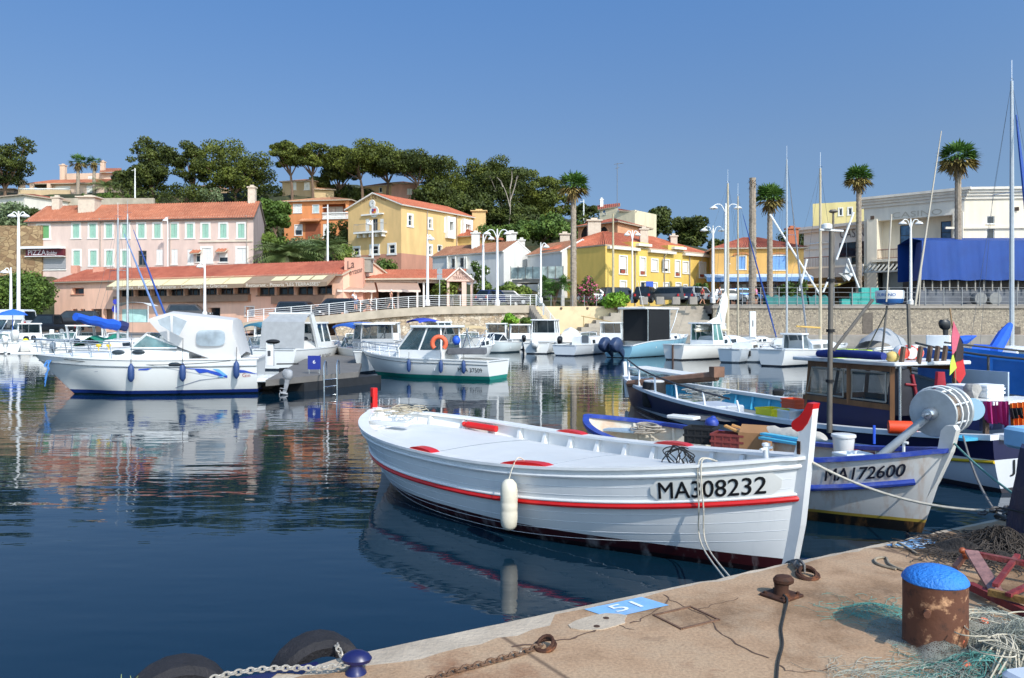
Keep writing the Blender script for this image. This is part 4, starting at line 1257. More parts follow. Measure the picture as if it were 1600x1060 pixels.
def restaurants():
 A,B=(X(85,94),94.0),(X(536,78),78.0)
 dx,dy=(B[0]-A[0]),(B[1]-A[1]);L=math.hypot(dx,dy);ang=math.atan2(dy,dx);bk=(-dy/L*9,dx/L*9)
 Cc,D=(B[0]+bk[0],B[1]+bk[1]),(A[0]+bk[0],A[1]+bk[1])
 h=House('restaurant','long low salmon pink restaurant with a tiled roof and a row of awnings','restaurant',(A[0],A[1],1),[stucco('salmon_render',(250,202,174))])
 brown=M('brown_joinery',(104,84,70),.6,.12,4)
 wins=[(112,450,131,460,{'frame':M('salmon_frame',(196,140,116),.8)}),(113,483,121,496,{'bar':.5}),(125,483,133,496,{'bar':.5}),(142,483,159,500,{'frame':brown,'glass':brown,'div':2,'name':'door'}),(162,483,176,500,{'frame':brown,'glass':brown,'name':'door'}),(326,481,344,500,{'frame':brown,'name':'door'}),(384,480,397,494,{'trim':.1,'glass':M('notice',(190,196,206),.5,.2,5)})]
 for k in range(8):
  a=184+(392-184)*k/8;wins.append((a+1,452.5-1.0*k,a+24.5,466-.9*k,{'frame':brown,'div':3,'fw':.1}))
 for k in range(4):
  a=401+(521-401)*k/4;wins.append((a+1,447-.5*k,a+28,462-.4*k,{'frame':brown,'div':2,'fw':.12}))
 for a,b,yt,yb in((443,494,479.5,496),(505,533,477,492)):
  wins.append((a,yt,b,yb,{'frame':brown,'div':3,'name':'arch_window'}))
 W=h.wall(A,B,.9,7.03,wins,0,.5)
 h.wall(B,Cc,.9,7.03);h.wall(Cc,D,.9,7.03);h.wall(D,A,.9,7.03)
 for p,q in((B,Cc),(D,A)):h.gable(p,q,7.03,8.6)
 h.gable_roof(A,B,Cc,D,7.0,8.6,TILER,.5,.2)
 mb=MB();fl=[(lerp2(A,B,i/20))for i in range(21)]
 mb.box((X(111,96),97,8.5),(.8,.7,1.0));mb.box((X(142,94),96,8.4),(1.3,.7,.7));mb.build('chimney',M('chimney_salmon',(206,150,128),.9,.1,3),h.r,True,False)
 cream=M('cream_awning',(226,212,168),.8,.06,3);tan=M('tan_awning',(150,128,106),.8,.08,2);linem=M('awning_seam',(170,150,116),.8)
 u0,_=h.uz(A,B,186,440);u1,_=h.uz(A,B,399,440);u2,_=h.uz(A,B,528,440)
 a1=awning(h,W,u0,u1,7.0,6.08,1.7,cream,.4,tan,ang,'awning',7,linem)
 a2=awning(h,W,u1+.15,u2,7.0,6.08,1.8,tan,.42,tan,ang,'awning')
 mb=MB();ua,ub=h.uz(A,B,437,440)[0],h.uz(A,B,520,440)[0]
 for k in range(4):
  q0,q1=ua+(ub-ua)*k/4+.1,ua+(ub-ua)*(k+1)/4-.1
  mb.face([W(q0,6.76,.66),W(q1,6.76,.66),W(q1,6.30,1.52),W(q0,6.30,1.52)])
 mb.build('awning_panel',cream,a2,True,False)
 wl=M('awning_letters',(232,224,208),.7)
 u=W(1,0,0)-W(0,0,0);mb=MB()
 n0=h.uz(A,B,197,440)[0];n1=h.uz(A,B,374,440)[0]
 fit_text(mb,'Restaurant - Pizzeria - Brasserie - Coquillages - Glaciers',W(n0,5.74,1.74),u,(0,0,1),n1-n0,.34,0,.006);mb.build('lettering',wl,a1,True,False)
 mb=MB();n0=h.uz(A,B,404,440)[0];n1=h.uz(A,B,518,440)[0]
 fit_text(mb,'Restaurant - Pizzeria "LES TERRASSES"',W(n0,5.72,1.84),u,(0,0,1),n1-n0,.34,0,.006);mb.build('lettering',wl,a2,True,False)
 mb=MB();band=M('taupe_band',(150,122,102),.8,.1,2)
 ua,ub=h.uz(A,B,182,470)[0],h.uz(A,B,392,470)[0];mb.box(W((ua+ub)/2,4.66,.22),(ub-ua,.5,.68),ang)
 ua,ub=h.uz(A,B,428,470)[0],h.uz(A,B,526,470)[0];mb.box(W((ua+ub)/2,4.42,.22),(ub-ua,.5,.85),ang);h.extra('parapet',mb,band)
 h.done()
 t=thing('sign_wall','pink wall block with dark script lettering between the two restaurants','wall',P(553,480,79))
 mb=MB();a,b=P(538,447,79.0),P(567,403,79.0)
 mb.box(((a.x+b.x)/2,79.8,(3+b.z)/2),(b.x-a.x,1.6,b.z-3));mb.build('block',stucco('salmon_render2',(228,170,146)),t,True,False)
 mb=MB();rg=random.Random(3);u=Vector((1,0,.28))
 fit_text(mb,'La',P(543,421,78.95),u,(0,0,1),.7,.8,0);fit_text(mb,'Terrasse',P(541,432,78.95),u,(.2,0,1),1.6,.6,0)
 mb.build('lettering',M('script_dark',(86,62,56),.7),t,True,False)
 mb=MB();mb.box((P(571,415,80).x,80.6,P(571,414,80).z),(1.1,1.5,1.5));mb.box((P(571,415,80).x+.1,80.6,P(571,404.5,80).z),(1.3,1.7,.14));mb.build('stone_panel',M('grey_stone_panel',(150,146,136),.9,.15,4),t,True,False)
 A,B=(X(536,80),80.0),(X(702,83),83.0);Cc,D=(B[0],89),(A[0],89)
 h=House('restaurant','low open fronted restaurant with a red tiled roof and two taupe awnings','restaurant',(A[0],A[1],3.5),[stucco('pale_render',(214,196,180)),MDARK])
 h.wall(B,Cc,3.0,6.5);h.wall(Cc,D,3.0,6.5);h.wall(D,A,3.0,6.5)
 W=h.wall((A[0],A[1]+3),(B[0],B[1]+3),3.0,6.5,(),1)
 W=h.wall(A,B,6.2,6.55)
 ang=math.atan2(B[1]-A[1],B[0]-A[0])
 h.roof([(V3((A[0]-.3,A[1]-.5),6.5),V3((B[0]+1.5,B[1]-.5),6.75),V3((B[0]+1.5,89),8.1),V3((A[0]+1.5,89),8.0))],TILEB)
 Lw=math.hypot(B[0]-A[0],B[1]-A[1])
 taupe=M('taupe_awning',(168,138,120),.8,.06,3);edge=M('awning_edge',(216,196,182),.8)
 uu=h.uz(A,B,586,440)[0];u9=h.uz(A,B,652,440)[0]
 awning(h,W,-.7,uu-.1,6.2,5.35,2.0,taupe,.2,edge,ang);awning(h,W,uu+.1,u9,6.25,5.4,2.0,taupe,.2,edge,ang)
 for px in(538,580,622,652,662,700):
  u_,_=h.uz(A,B,px,460);mb=MB();mb.box(W(u_,4.8,.0),(.18,.18,2.9),ang);h.extra('post',mb,FRAMEW)
 h.done()
 t=thing('porch','pink gabled porch with the restaurant name standing on the promenade','porch',(X(717,81),81,3.6))
 mb=MB();D=80.5
 pl=[(698,440),(739,440),(739,436.5),(718,420.5),(698,436.5)]
 mb.prism([(X(a,D),Z(b,D))for a,b in pl],lambda p:(p[0],D,p[1]),lambda p:(p[0],D+2.5,p[1]));gb=mb.build('gable',M('porch_pink',(222,190,172),.9,.06,2),t,True,False)
 mb=MB();dk=M('letter_brown',(110,60,52),.7)
 fit_text(mb,'LES',(X(713,D),D-.02,Z(430.5,D)),(1,0,0),(0,0,1),.72,.32,0,.01);fit_text(mb,'TERRASSES',(X(707,D),D-.02,Z(436.8,D)),(1,0,0),(0,0,1),1.5,.32,0,.01);mb.build('lettering',dk,gb,True,False)
 mb=MB();tp=M('porch_trim',(226,216,206),.8)
 for a,b in(((696,438.5),(718,419)),((718,419),(741,438.5))):
  p,q=P(*a,D-.1),P(*b,D-.1);mb.box((p+q)/2+Vector((0,1.25,.05)),((q-p).length,2.8,.14),0,0,(q-p).to_track_quat('X','Z').to_matrix())
 mb.build('roof',tp,t,True,False)
 for px,w_ in((725,.45),(737,.25),(700,.25)):
  mb=MB();mb.box((X(px,D),D+.3,(3.2+Z(440,D))/2),(w_,w_,Z(440,D)-3.2));mb.build('post',M('porch_post',(226,196,178),.9,.05,2),t,True,False)
restaurants()
def town_hall():
 N,Lc,Rc=(X(627,105),105.0),(X(544,109.8),109.8),(X(737,117.9),117.9)
 Bk=(Lc[0]+Rc[0]-N[0],Lc[1]+Rc[1]-N[1])
 ze,zr,z0=17.75,19.55,8.0
 h=House('town_hall','yellow three storey town hall with a clock, a balcony and an orange roof','town hall',(N[0],N[1],9),[stucco('town_hall_yellow',(230,192,132)),stucco('town_hall_base',(196,142,118))])
 fr={'trim':.28,'bar':.55}
 zb=11.2
 W=h.wall(Lc,N,zb,ze,[(571,342,577,365,{'closed':FRAMEW}),(582,342,590,365,{'div':2,'frame':M('grey_joinery',(120,112,104)),'trim':.0}),(593.5,342,599.5,365,{'closed':FRAMEW}),(553,388,561,399,fr),(580,385,591,397,fr),(608,383,617,399,fr)])
 W2=h.wall(N,Rc,zb,ze,[(638,337,643.5,353,fr),(670,343,674,357,fr),(696,344,705,362,{'trim':.3,'roller':.2}),(721.5,349,729,365,{'trim':.3,'roller':.35}),(670,385,674,398,fr),(684,384,690,393,{'trim':.1})])
 h.wall(Rc,Bk,zb,ze);h.wall(Bk,Lc,zb,ze)
 o=.12
 for p,q in((Lc,N),(N,Rc),(Rc,Bk),(Bk,Lc)):h.wall(p,q,z0,zb,(),1)
 h.gable(Lc,N,ze,zr);h.gable(Rc,Bk,ze,zr)
 h.gable_roof(N,Rc,Bk,Lc,ze,zr,TILEB,.45,.35,M('white_eave',(226,220,210),.7))
 ang=math.atan2(N[1]-Lc[1],N[0]-Lc[0]);u=W(1,0,0)-W(0,0,0);Lf=math.hypot(N[0]-Lc[0],N[1]-Lc[1])
 h.downpipe(W2,(5.2,11.8),zb,ze-.2)
 a2=math.atan2(Rc[1]-N[1],Rc[0]-N[0])
 for pa,pb,ya,yb in((695,708,338,374),(720,735,342,377)):
  ua,za=h.uz(N,Rc,pa,ya);ub,zb_=h.uz(N,Rc,pb,yb);mb=MB()
  w_=ub-ua
  for uu,ww in((ua+.3,.5),(ub-.3,.5)):mb.box(W2(uu,(za+zb_)/2,.25),(ww,.5,za-zb_),a2)
  mb.box(W2((ua+ub)/2,za-.4,.26),(w_-1.1,.48,.7),a2);mb.box(W2((ua+ub)/2,zb_+.55,.26),(w_-1.1,.48,1.1),a2)
  h.extra('bay',mb,FRAMEW)
 ua,zf=h.uz(Lc,N,560.5,366);ub,_=h.uz(Lc,N,605,366)
 mb=MB();mb.box(W((ua+ub)/2,zf,.55),(ub-ua,1.1,.22),ang)
 for i in range(5):mb.box(W(ua+.4+(ub-ua-.8)*i/4,zf-.35,.35),(.22,.7,.5),ang)
 bal=h.extra('balcony',mb,FRAMEW)
 mb=MB()
 for z_ in(1.15,.15):mb.tube([W(ua+.05,zf+z_,.1),W(ua+.05,zf+z_,1.05),W(ub-.05,zf+z_,1.05),W(ub-.05,zf+z_,.1)],.03,4)
 for i in range(25):mb.tube([W(ua+.05+(ub-ua-.1)*i/24,zf+.1,1.05),W(ua+.05+(ub-ua-.1)*i/24,zf+1.15,1.05)],.016,4)
 mb.build('balustrade',M('iron_grey',(150,146,140),.6),bal,True)
 mb=MB();ul,zl=h.uz(Lc,N,566,337);ur,_=h.uz(Lc,N,600,337);mb.box(W((ul+ur)/2,zl,.12),(ur-ul,.3,.18),ang);h.extra('lintel',mb,FRAMEW)
 uc,zc=h.uz(Lc,N,582,318.5);M3=Matrix.Rotation(ang,3,'Z')@Matrix.Rotation(PI/2,3,'X')
 mb=MB();mb.lathe([(.52,.0),(.52,.08),(.45,.10),(.01,.10)],W(uc,zc,0),24,0,M3);ck=h.extra('clock',mb,FRAMEW)
 mb=MB()
 for i in range(12):
  a=PI*i/6;mb.box(W(uc+math.sin(a)*.38,zc+math.cos(a)*.38,.115),(.04,.02,.09),ang,0,Matrix.Rotation(-a,3,'Y').transposed())
 mb.box(W(uc+.06,zc+.12,.125),(.035,.02,.34),ang,0,Matrix.Rotation(-.4,3,'Y').transposed());mb.box(W(uc+.1,zc,.13),(.24,.02,.04),ang);mb.build('clock_hands',M('clock_black',(24,24,26)),ck,True,False)
 un,zn=h.uz(Lc,N,585,331)
 mb=MB();mb.lathe([(.78,0),(.78,.06),(.62,.08),(.62,.04),(.01,.04)],W(un,zn,0),24,0,M3);h.extra('arms_roundel',mb,FRAMEW)
 mb=MB();sh=[(-.34,.4),(.34,.4),(.34,-.05),(.2,-.32),(0,-.46),(-.2,-.32),(-.34,-.05)]
 mb.prism(sh,lambda p:W(un+p[0],zn+p[1],.08),lambda p:W(un+p[0],zn+p[1],.14),0);mb.box(W(un-.17,zn+.2,.15),(.3,.02,.34),ang,1);mb.box(W(un+.17,zn-.1,.15),(.3,.02,.22),ang,2)
 h.extra('arms',mb,[M('arms_red',(188,60,50)),M('arms_blue',(70,90,140)),M('arms_gold',(206,160,60))])
 mb=MB();g=tgeo('HOTEL DE VILLE',1,.0);hm=max(b for a,b in g[0]);tot=4.6;RR=5.2
 def arc(a,b):
  th=(a/g[2]-.5)*tot/RR;r_=RR+b/hm*.5
  return W(uc+.12+math.sin(th)*r_,zc-4.55+math.cos(th)*r_,.03)
 mb.text(g,arc);h.extra('lettering',mb,M('letter_tan',(120,58,22),.7))
 h.done()
 A,B=(X(738,114),114.0),(X(795,123),123.0);d=Vector((B[0]-A[0],B[1]-A[1])).normalized();n=(-d.y*8,d.x*8)
 Cc,D=(B[0]+n[0],B[1]+n[1]),(A[0]+n[0],A[1]+n[1])
 h=House('house','low yellow annex with an orange roof adjoining the town hall','house',(A[0],A[1],10),[stucco('annex_yellow',(222,186,116))])
 h.wall(A,B,8,14.4,[(745,358,751,368,{'trim':.2})]);h.wall(B,Cc,8,14.4);h.wall(Cc,D,8,14.4);h.wall(D,A,8,14.4)
 h.hip_roof(A,B,Cc,D,14.4,16.6,TILEB);h.chimney((X(727,118)+2,119),15,18.5,2.0,stucco('annex_yellow2',(222,186,130)));h.done()
town_hall()
# ------ white houses, yellow block, casino, villas
def rect_from(N,E,dpt):
 """N, E: ends of a wall (left to right); returns the two back corners"""
 L=math.hypot(E[0]-N[0],E[1]-N[1]);n=(-(E[1]-N[1])/L*dpt,(E[0]-N[0])/L*dpt)
 return(E[0]+n[0],E[1]+n[1]),(N[0]+n[0],N[1]+n[1])
def box_house(h,A,B,dpt,z0,z1,wins=(),m=0):
 Cc,D=rect_from(A,B,dpt)
 W=h.wall(A,B,z0,z1,wins,m);h.wall(B,Cc,z0,z1,(),m);h.wall(Cc,D,z0,z1,(),m);h.wall(D,A,z0,z1,(),m)
 return W,Cc,D
def white_houses():
 wh=stucco('white_render',(228,226,220),(196,190,180),.35)
 for k,(N,Fc,wd,ze,zr,lab,wins,gw)in enumerate((((X(787,92),92.0),(X(676,100.2),100.2),4.9,10.45,11.75,'long white house with a brown tiled roof and two open shuttered windows',[(705,404,712,419,{'fw':.05}),(718,403,725,418,{'fw':.05})],[]),((X(878,88),88.0),(X(824,94),94.0),5.6,10.1,11.5,'smaller white house with a blank gable behind the tall palm',[],[]))):
  h=House('house',lab,'house',(N[0],N[1],4),[wh])
  d=Vector((N[0]-Fc[0],N[1]-Fc[1])).normalized();n=Vector((-d.y,d.x))*wd
  R1,R2=(N[0]+n.x,N[1]+n.y),(Fc[0]+n.x,Fc[1]+n.y)
  W=h.wall(Fc,N,3.2,ze,wins);h.wall(N,R1,3.2,ze);h.wall(R1,R2,3.2,ze);h.wall(R2,Fc,3.2,ze)
  h.gable(N,R1,ze,zr);h.gable(R2,Fc,ze,zr)
  h.gable_roof(Fc,N,R1,R2,ze,zr,TILEBR,.25,.05,FRAMEW)
  if k==0:
   ang=math.atan2(N[1]-Fc[1],N[0]-Fc[0])
   for px in(702,714.5,728.5,731.5):
    u,z=h.uz(Fc,N,px,411);mb=MB();mb.box(W(u,z,.25),(.08,.5,1.5),ang+.5);h.extra('shutter',mb,FRAMEW)
   h.chimney((X(743,97),97.5),10.8,12.9,1.0,wh);h.chimney((X(799,95),95.5),11,12.7,1.2,wh);h.chimney((X(815,96),96),10.8,11.9,.8,wh)
  h.done()
 t=thing('balcony','raised terrace with pale glass railing between the two white houses','balcony',P(838,455,87))
 mb=MB();a,b=P(798,437,88),P(880,437,85.5)
 d=(b-a);ang=math.atan2(d.y,d.x);L=Vector((d.x,d.y)).length;mid=(a+b)/2
 mb.box((mid.x+.8,mid.y+1.6,mid.z-.15),(L,3.2,.4),ang);mb.build('slab',MCONCG,t,True,False)
 mb=MB();mb.box((mid.x,mid.y-.02,mid.z+.75),(L,.04,1.25),ang);mb.build('glass_railing',Mglass('terrace_glass',(166,178,172),.15),t,True,False)
 for i in range(8):
  c=a.lerp(b,i/7);mb=MB();mb.box((c.x,c.y-.05,c.z+.75),(.06,.06,1.4),ang);mb.build('post',M('grey_joinery',(120,112,104)),t,True,False)
 for i in(.05,.5,.95):
  c=a.lerp(b,i);mb=MB();mb.box((c.x+.3,c.y+.4,(c.z+3.3)/2),(.3,.3,c.z-3.3));mb.build('pillar',wh,t,True,False)
white_houses()
def yellow_block():
 ye=stucco('yolk_render',(232,196,104));band=M('white_cornice',(226,220,206),.8,.05,3)
 A,B=(X(946,84),84.0),(X(1112,96),96.0)
 h=House('apartment_house','bright yellow two storey house with white roller shutters and flat white cornices','house',(A[0],A[1],4),[ye,stucco('yolk_dark',(214,170,84))])
 red=M('red_brick_panel',(150,76,58),.9,.2,12)
 rs=lambda k,**kw:dict({'roller':k,'trim':.14},**kw)
 wins=[(968,401,979,428,rs(.75)),(1000,403,1008,430,rs(.8)),(1018,406,1027,424,rs(.95)),(1036,407,1045,425,rs(.75)),(1055,408,1062,432,rs(.75)),(1067,410,1075,427,rs(.95)),(1093,411,1102,434,rs(.8)),(969,440,978,457,rs(.95)),(1001,441,1009,465,{'trim':.1,'name':'door'}),(1017,443,1026,460,rs(.5)),(1037,443,1045,458,rs(.9)),(1056,443,1063,460,rs(.7)),(1068,446,1073,460,rs(.9))]
 zt=10.2
 W,Cc,D=box_house(h,A,B,10,3.2,zt,wins)
 ang=math.atan2(B[1]-A[1],B[0]-A[0])
 for px,yb,ya in((973.5,427,422),(1004,429,424),(1058.5,431,427),(1097.5,433,429)):
  u,z=h.uz(A,B,px,yb);u2,z2=h.uz(A,B,px,ya);mb=MB();mb.box(W(u,(z+z2)/2,-.02),(.62,.1,z2-z),ang);h.extra('panel',mb,red)
 for a,b,yy in((948,996,389),(1012,1052,394.5),(1066,1112,399.5),(993,1014,383.5),(1049,1068,388.5)):
  u0,z=h.uz(A,B,a,yy);u1,_=h.uz(A,B,b,yy);_,z=h.uz(A,B,(a+b)/2,yy)
  mb=MB();mb.box(W((u0+u1)/2,z,.12),(u1-u0,.7,.28),ang);h.extra('cornice',mb,band)
 for a,b in((986,1014),(1044,1068)):
  u0,_=h.uz(A,B,a,390);u1,_=h.uz(A,B,b,390);mb=MB();mb.box(W((u0+u1)/2,zt+.35,-1.2),(u1-u0,2.4,.75),ang);h.extra('parapet',mb,ye)
 h.hip_roof(A,B,Cc,D,zt+.15,zt+2.3,TILEB,.1)
 h.chimney((X(1007,90),90.5),10.5,12.6,.9);h.chimney((X(1055,95),96),10.5,12.4,.8)
 h.downpipe(W,(4.6,9.6,14.2),3.2,zt)
 u,z=h.uz(A,B,1036,421)
 fl=thing('flag','small French tricolour flag hanging on the bright yellow house front','flag',W(u,z,.5))
 mb=MB();mb.tube([W(u,z+1.2,.05),W(u-.2,z+1.9,.9)],.03,5);mb.build('pole',FRAMEW,fl,True)
 mb=MB();n=W(0,0,1)-W(0,0,0)
 pts=[W(u-.05-.12*i,z+1.5-.02*i+.05,.35+.1*i)for i in range(4)]
 for i in range(3):
  mb.face([pts[i],pts[i+1],pts[i+1]-Vector((.06,0,1.5)),pts[i]-Vector((.03,0,1.5-.1*i))],i)
 mb.build('cloth',[M('flag_blue',(40,60,140)),FRAMEW,M('flag_red',(200,40,44))],fl,True)
 sn=thing('road_sign','small blue square road sign on a pole before the yellow house','sign',(X(1015,82),82,3.8));mb=MB();mb.box((X(1015,82),82,Z(446,82)),(.75,.06,.8));mb.build('plate',M('sign_blue',(54,92,190),.5),sn,True,False);mb=MB();mb.tube([(X(1015,82),82.05,3.8),(X(1015,82),82.05,Z(444,82))],.04,5);mb.build('pole',MSTEEL,sn,True)
 h.done()
 A2,B2=(X(866,97),97.0),(X(948,90),90.0)
 h=House('house','yellow wing with a broad orange roof behind the white gable','house',(A2[0],A2[1],4),[h.mats[1]])
 W,Cc,D=box_house(h,A2,B2,9,3.2,10.9)
 h.hip_roof(A2,B2,Cc,D,10.9,13.1,TILEB,.4)
 h.chimney((X(927,94),93.2),11,13.9,1.5);h.chimney((X(882,100),99.5),11,13.0,1.2);h.done()
 A,B=(X(903,112),112.0),(X(965,106),106.0)
 h=House('house','peach house with two dark arched openings under a wide tiled roof','house',(A[0],A[1],8),[stucco('peach_render',(222,164,124))])
 L=math.hypot(B[0]-A[0],B[1]-A[1]);d=((B[0]-A[0])/L,(B[1]-A[1])/L)
 Cc=(X(1012,114),114.0);D=(A[0]+Cc[0]-B[0],A[1]+Cc[1]-B[1])
 ze=Z(351,109)
 W=h.wall(A,B,8,ze);h.wall(B,Cc,8,ze,[(1000,364,1006,376,{'roller':.9})]);h.wall(Cc,D,8,ze);h.wall(D,A,8,ze)
 for px in(916,944):
  u,z=h.uz(A,B,px,371);mb=MB();n=12
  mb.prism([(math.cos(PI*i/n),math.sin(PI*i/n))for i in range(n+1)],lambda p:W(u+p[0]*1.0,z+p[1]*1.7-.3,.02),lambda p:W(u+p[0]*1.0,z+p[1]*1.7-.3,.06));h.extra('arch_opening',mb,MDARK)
  mb=MB();mb.tube([W(u+math.cos(PI*i/n)*1.1,z+math.sin(PI*i/n)*1.85-.3,.05)for i in range(n+1)],.12,5);h.extra('arch_trim',mb,h.mats[0])
 h.hip_roof(A,B,Cc,D,ze,Z(337,110),TILER,.7);h.done()
 A,B=(X(937,128),128.0),(X(992,124),124.0)
 h=House('house','small cream house with a red roof and tall aerial highest behind the peach house','house',(A[0],A[1],12),[stucco('cream_render2',(226,212,180))])
 W,Cc,D=box_house(h,A,B,7,12,Z(331,126),[(943,331,947,335,{}),])
 h.wall((A[0],A[1]+.3),(X(966,126),126.3),Z(331,126),Z(324,126),[(941,328,946,334.5,{'glass':GLASSB})])
 h.roof([(V3((A[0]-.3,A[1]),Z(325,126)),V3((X(969,126),126),Z(322,126)),V3((X(969,131),131),Z(316,130)),V3((A[0],131.5),Z(319,130))),(V3((X(966,125.5),125.3),Z(330,126)),V3((B[0]+.3,B[1]),Z(333,126)),V3((B[0],131),Z(329,131)),V3((X(966,131),131),Z(326,131)))],TILER)
 mb=MB();mb.tube([(X(965,127),127.5,18),(X(965,127),127.5,Z(254,127))],.05,4)
 for k,(a,b,y)in enumerate(((960,975,255),(962,968,262))):mb.tube([(X(a,127),127.5,Z(y+1,127)),(X(b,127),127.5,Z(y-1,127))],.04,4)
 mb.build('aerial',M('aerial_grey',(120,124,130),.6),h.t,True)
 h.chimney((X(940,130),130),19,Z(313,130),.5,FRAMEW);h.done()
 A,B=(X(1117,91),91.0),(X(1256,90),90.0)
 blue=M('sky_blue_shutter',(124,168,220),.6,.06,5)
 h=House('house','amber house with light blue shutters and a red tiled roof behind the palms','house',(A[0],A[1],4),[stucco('amber_render',(228,178,104))])
 W,Cc,D=box_house(h,A,B,10,3.2,Z(388,90.5),[(1134,401,1140,412,{'closed':blue}),(1152.5,401,1164.5,421,{'closed':blue,'trim':.12}),(1207,400,1228,422,{'closed':blue,'trim':.12})])
 for px in(1158.5,1217):
  u,z=h.uz(A,B,px,400);mb=MB();mb.tube([W(u+.8*math.cos(PI*i/8)*1.1,z+.25*math.sin(PI*i/8)+.05,.05)for i in range(9)],.1,5);h.extra('lintel',mb,M('lintel_brick',(196,130,80)))
 h.hip_roof(A,B,Cc,D,Z(387,90),Z(368,93),TILER,.5,4.5)
 h.chimney((X(1240,93),93.5),11,Z(358,93),1.2,M('brick_chimney',(180,110,80),.9,.15,10))
 u0,z=h.uz(A,B,1100,435);u1,_=h.uz(A,B,1262,435)
 aw=awning(h,W,u0,u1,Z(428,90),Z(434,89),2.4,M('pale_blue_awning',(190,208,224),.8,.12,3),.45,M('blue_awning_edge',(104,140,186),.8),0)
 mb=MB();mb.box(((A[0]+B[0])/2,90.2,5.4),(B[0]-A[0]-.5,.3,3.2));h.extra('shop_front',mb,M('shop_brown',(128,96,82),.7,.25,1.2))
 for i in range(6):
  mb=MB();mb.box((A[0]+1+1.7*i,90.02,5.2),(1.2,.06,2.4));h.extra('shop_window',mb,GLASS)
 h.done()
yellow_block()
def casino():
 cr=stucco('casino_cream',(240,228,206),(204,194,176),.4);gr=stucco('casino_grey',(234,226,212),(198,190,176),.4)
 MF=M('dark_frame',(40,46,52),.5)
 A,B=(X(1350,92),92.0),(X(1507,84.9),84.9);E=(X(1660,84.0),84.0)
 zt=16.4
 h=House('casino','large pale casino building with a stepped cornice, loggia and canopy','building',(B[0],B[1],3.8),[cr,gr])
 L=math.hypot(B[0]-A[0],B[1]-A[1]);ang=math.atan2(B[1]-A[1],B[0]-A[0]);d=((B[0]-A[0])/L,(B[1]-A[1])/L);n=(d[1],-d[0])
 def W(u,z,o=0):return Vector((A[0]+d[0]*u+n[0]*o,A[1]+d[1]*u+n[1]*o,z))
 ul,zl=h.uz(A,B,1372,337);ur,_=h.uz(A,B,1490,337);zlo=13.7;zf=9.2
 for a,b,z0,z1,m_ in((0,L,zlo,zt-.1,1),(0,ul,3,zlo,0),(ur,L,3,zlo,0),(ul,ur,8.6,zf,0)):
  h.mb.face([W(a,z0),W(b,z0),W(b,z1),W(a,z1)],m_)
 rc=-1.6
 p0,p1=W(ul-.2,0,rc),W(ur+.2,0,rc)
 h.wall((p0.x,p0.y),(p1.x,p1.y),zf,zlo,[(1406,352,1423,388,{'frame':MF,'glass':GLASSB,'bar':.55}),(1470,346,1486,384,{'frame':MF,'glass':GLASSB,'bar':.55})],0)
 for u in(ul,ur):h.mb.face([W(u,zf),W(u,zf,rc),W(u,zlo,rc),W(u,zlo)],0)
 h.mb.face([W(ul,zlo),W(ur,zlo),W(ur,zlo,rc),W(ul,zlo,rc)],0);h.mb.face([W(ul,zf),W(ur,zf),W(ur,zf,rc),W(ul,zf,rc)],0)
 p0,p1=W(ul-.2,0,-2.2),W(ur+.2,0,-2.2)
 h.mb.face([V3(p0,3),V3(p1,3),V3(p1,8.6),V3(p0,8.6)],1)
 mb=MB()
 for a,b in((.3,.6),(.64,.95)):mb.box(W(ul+(ur-ul)*(a+b)/2,5.0,-2.1),((ur-ul)*(b-a),.1,3.4),ang)
 h.extra('glass_door',mb,MDARK)
 W2=h.wall(B,E,3,zt-.1,[(1542,338,1554,350,{}),(1542,357,1554,374,{})],0)
 bk=(A[0]+14,A[1]+14);h.wall(E,(E[0],100),3,zt);h.wall((E[0],100),(A[0]+8,100),3,zt);h.wall((A[0]+8,100),A,3,zt)
 h.mb.face([V3(A,zt-.3),V3(B,zt-.3),V3(E,zt-.3),V3((E[0],100),zt-.3),V3((A[0]+8,100),zt-.3)],1)
 for k,(o,z0,z1)in enumerate(((.75,zt-.22,zt+.05),(.55,zt-.5,zt-.222),(.36,zt-.8,zt-.502),(.18,zt-1.15,zt-.802))):
  mb=MB();a3=math.atan2(E[1]-B[1],E[0]-B[0])
  mb.box(W(L/2+o/2-.2,(z0+z1)/2,o/2-.1),(L+o+.4,o+.2,z1-z0),ang)
  c=W2(4.6,(z0+z1)/2,o/2-.1+.004);mb.box(c,(9.3,o+.2,z1-z0-.004),a3);h.extra('cornice',mb,gr)
 mb=MB();mb.box(W(ul-.55,(3+13.9)/2,.2),(1.1,.4,10.9),ang);h.extra('pilaster',mb,cr)
 mb=MB();mb.box(W(ur+.5,(3+13.9)/2,.2),(1.0,.4,10.9),ang);h.extra('pilaster',mb,cr)
 mb=MB();mb.box(W2(2.5,12.2,.1),(9,.22,.22),math.atan2(E[1]-B[1],E[0]-B[0]));h.extra('string_course',mb,cr)
 for px,py in((1365,341),(1588,327)):
  mb=MB();u,z=h.uz(A,B,px,py)if px<1500 else h.uz(B,E,px,py);mb.box((W(u,z,.42)if px<1500 else W2(u,z,.1)),(.4,.1,.4),ang);h.extra('wall_light',mb,M('lamp_brown',(92,60,56)))
 mb=MB();u0=h.uz(A,B,1394,335)[0];u1=h.uz(A,B,1472,335)[0]
 fit_text(mb,'CASINO',W(u0,13.86,.03),W(1,0)-W(0,0),(0,0,1),u1-u0,.62);h.extra('lettering',mb,M('raised_letter',(190,178,160),.8))
 mb=MB();mb.box(W((ul+ur)/2,zf-.1,.3),(ur-ul+1,.8,.3),ang);h.extra('balcony',mb,cr)
 mb=MB();mb.tube([W(ul,zf+1.15,.2),W(ur,zf+1.15,.2)],.06,5);mb.tube([W(ul,zf+.2,.2),W(ur,zf+.2,.2)],.04,5)
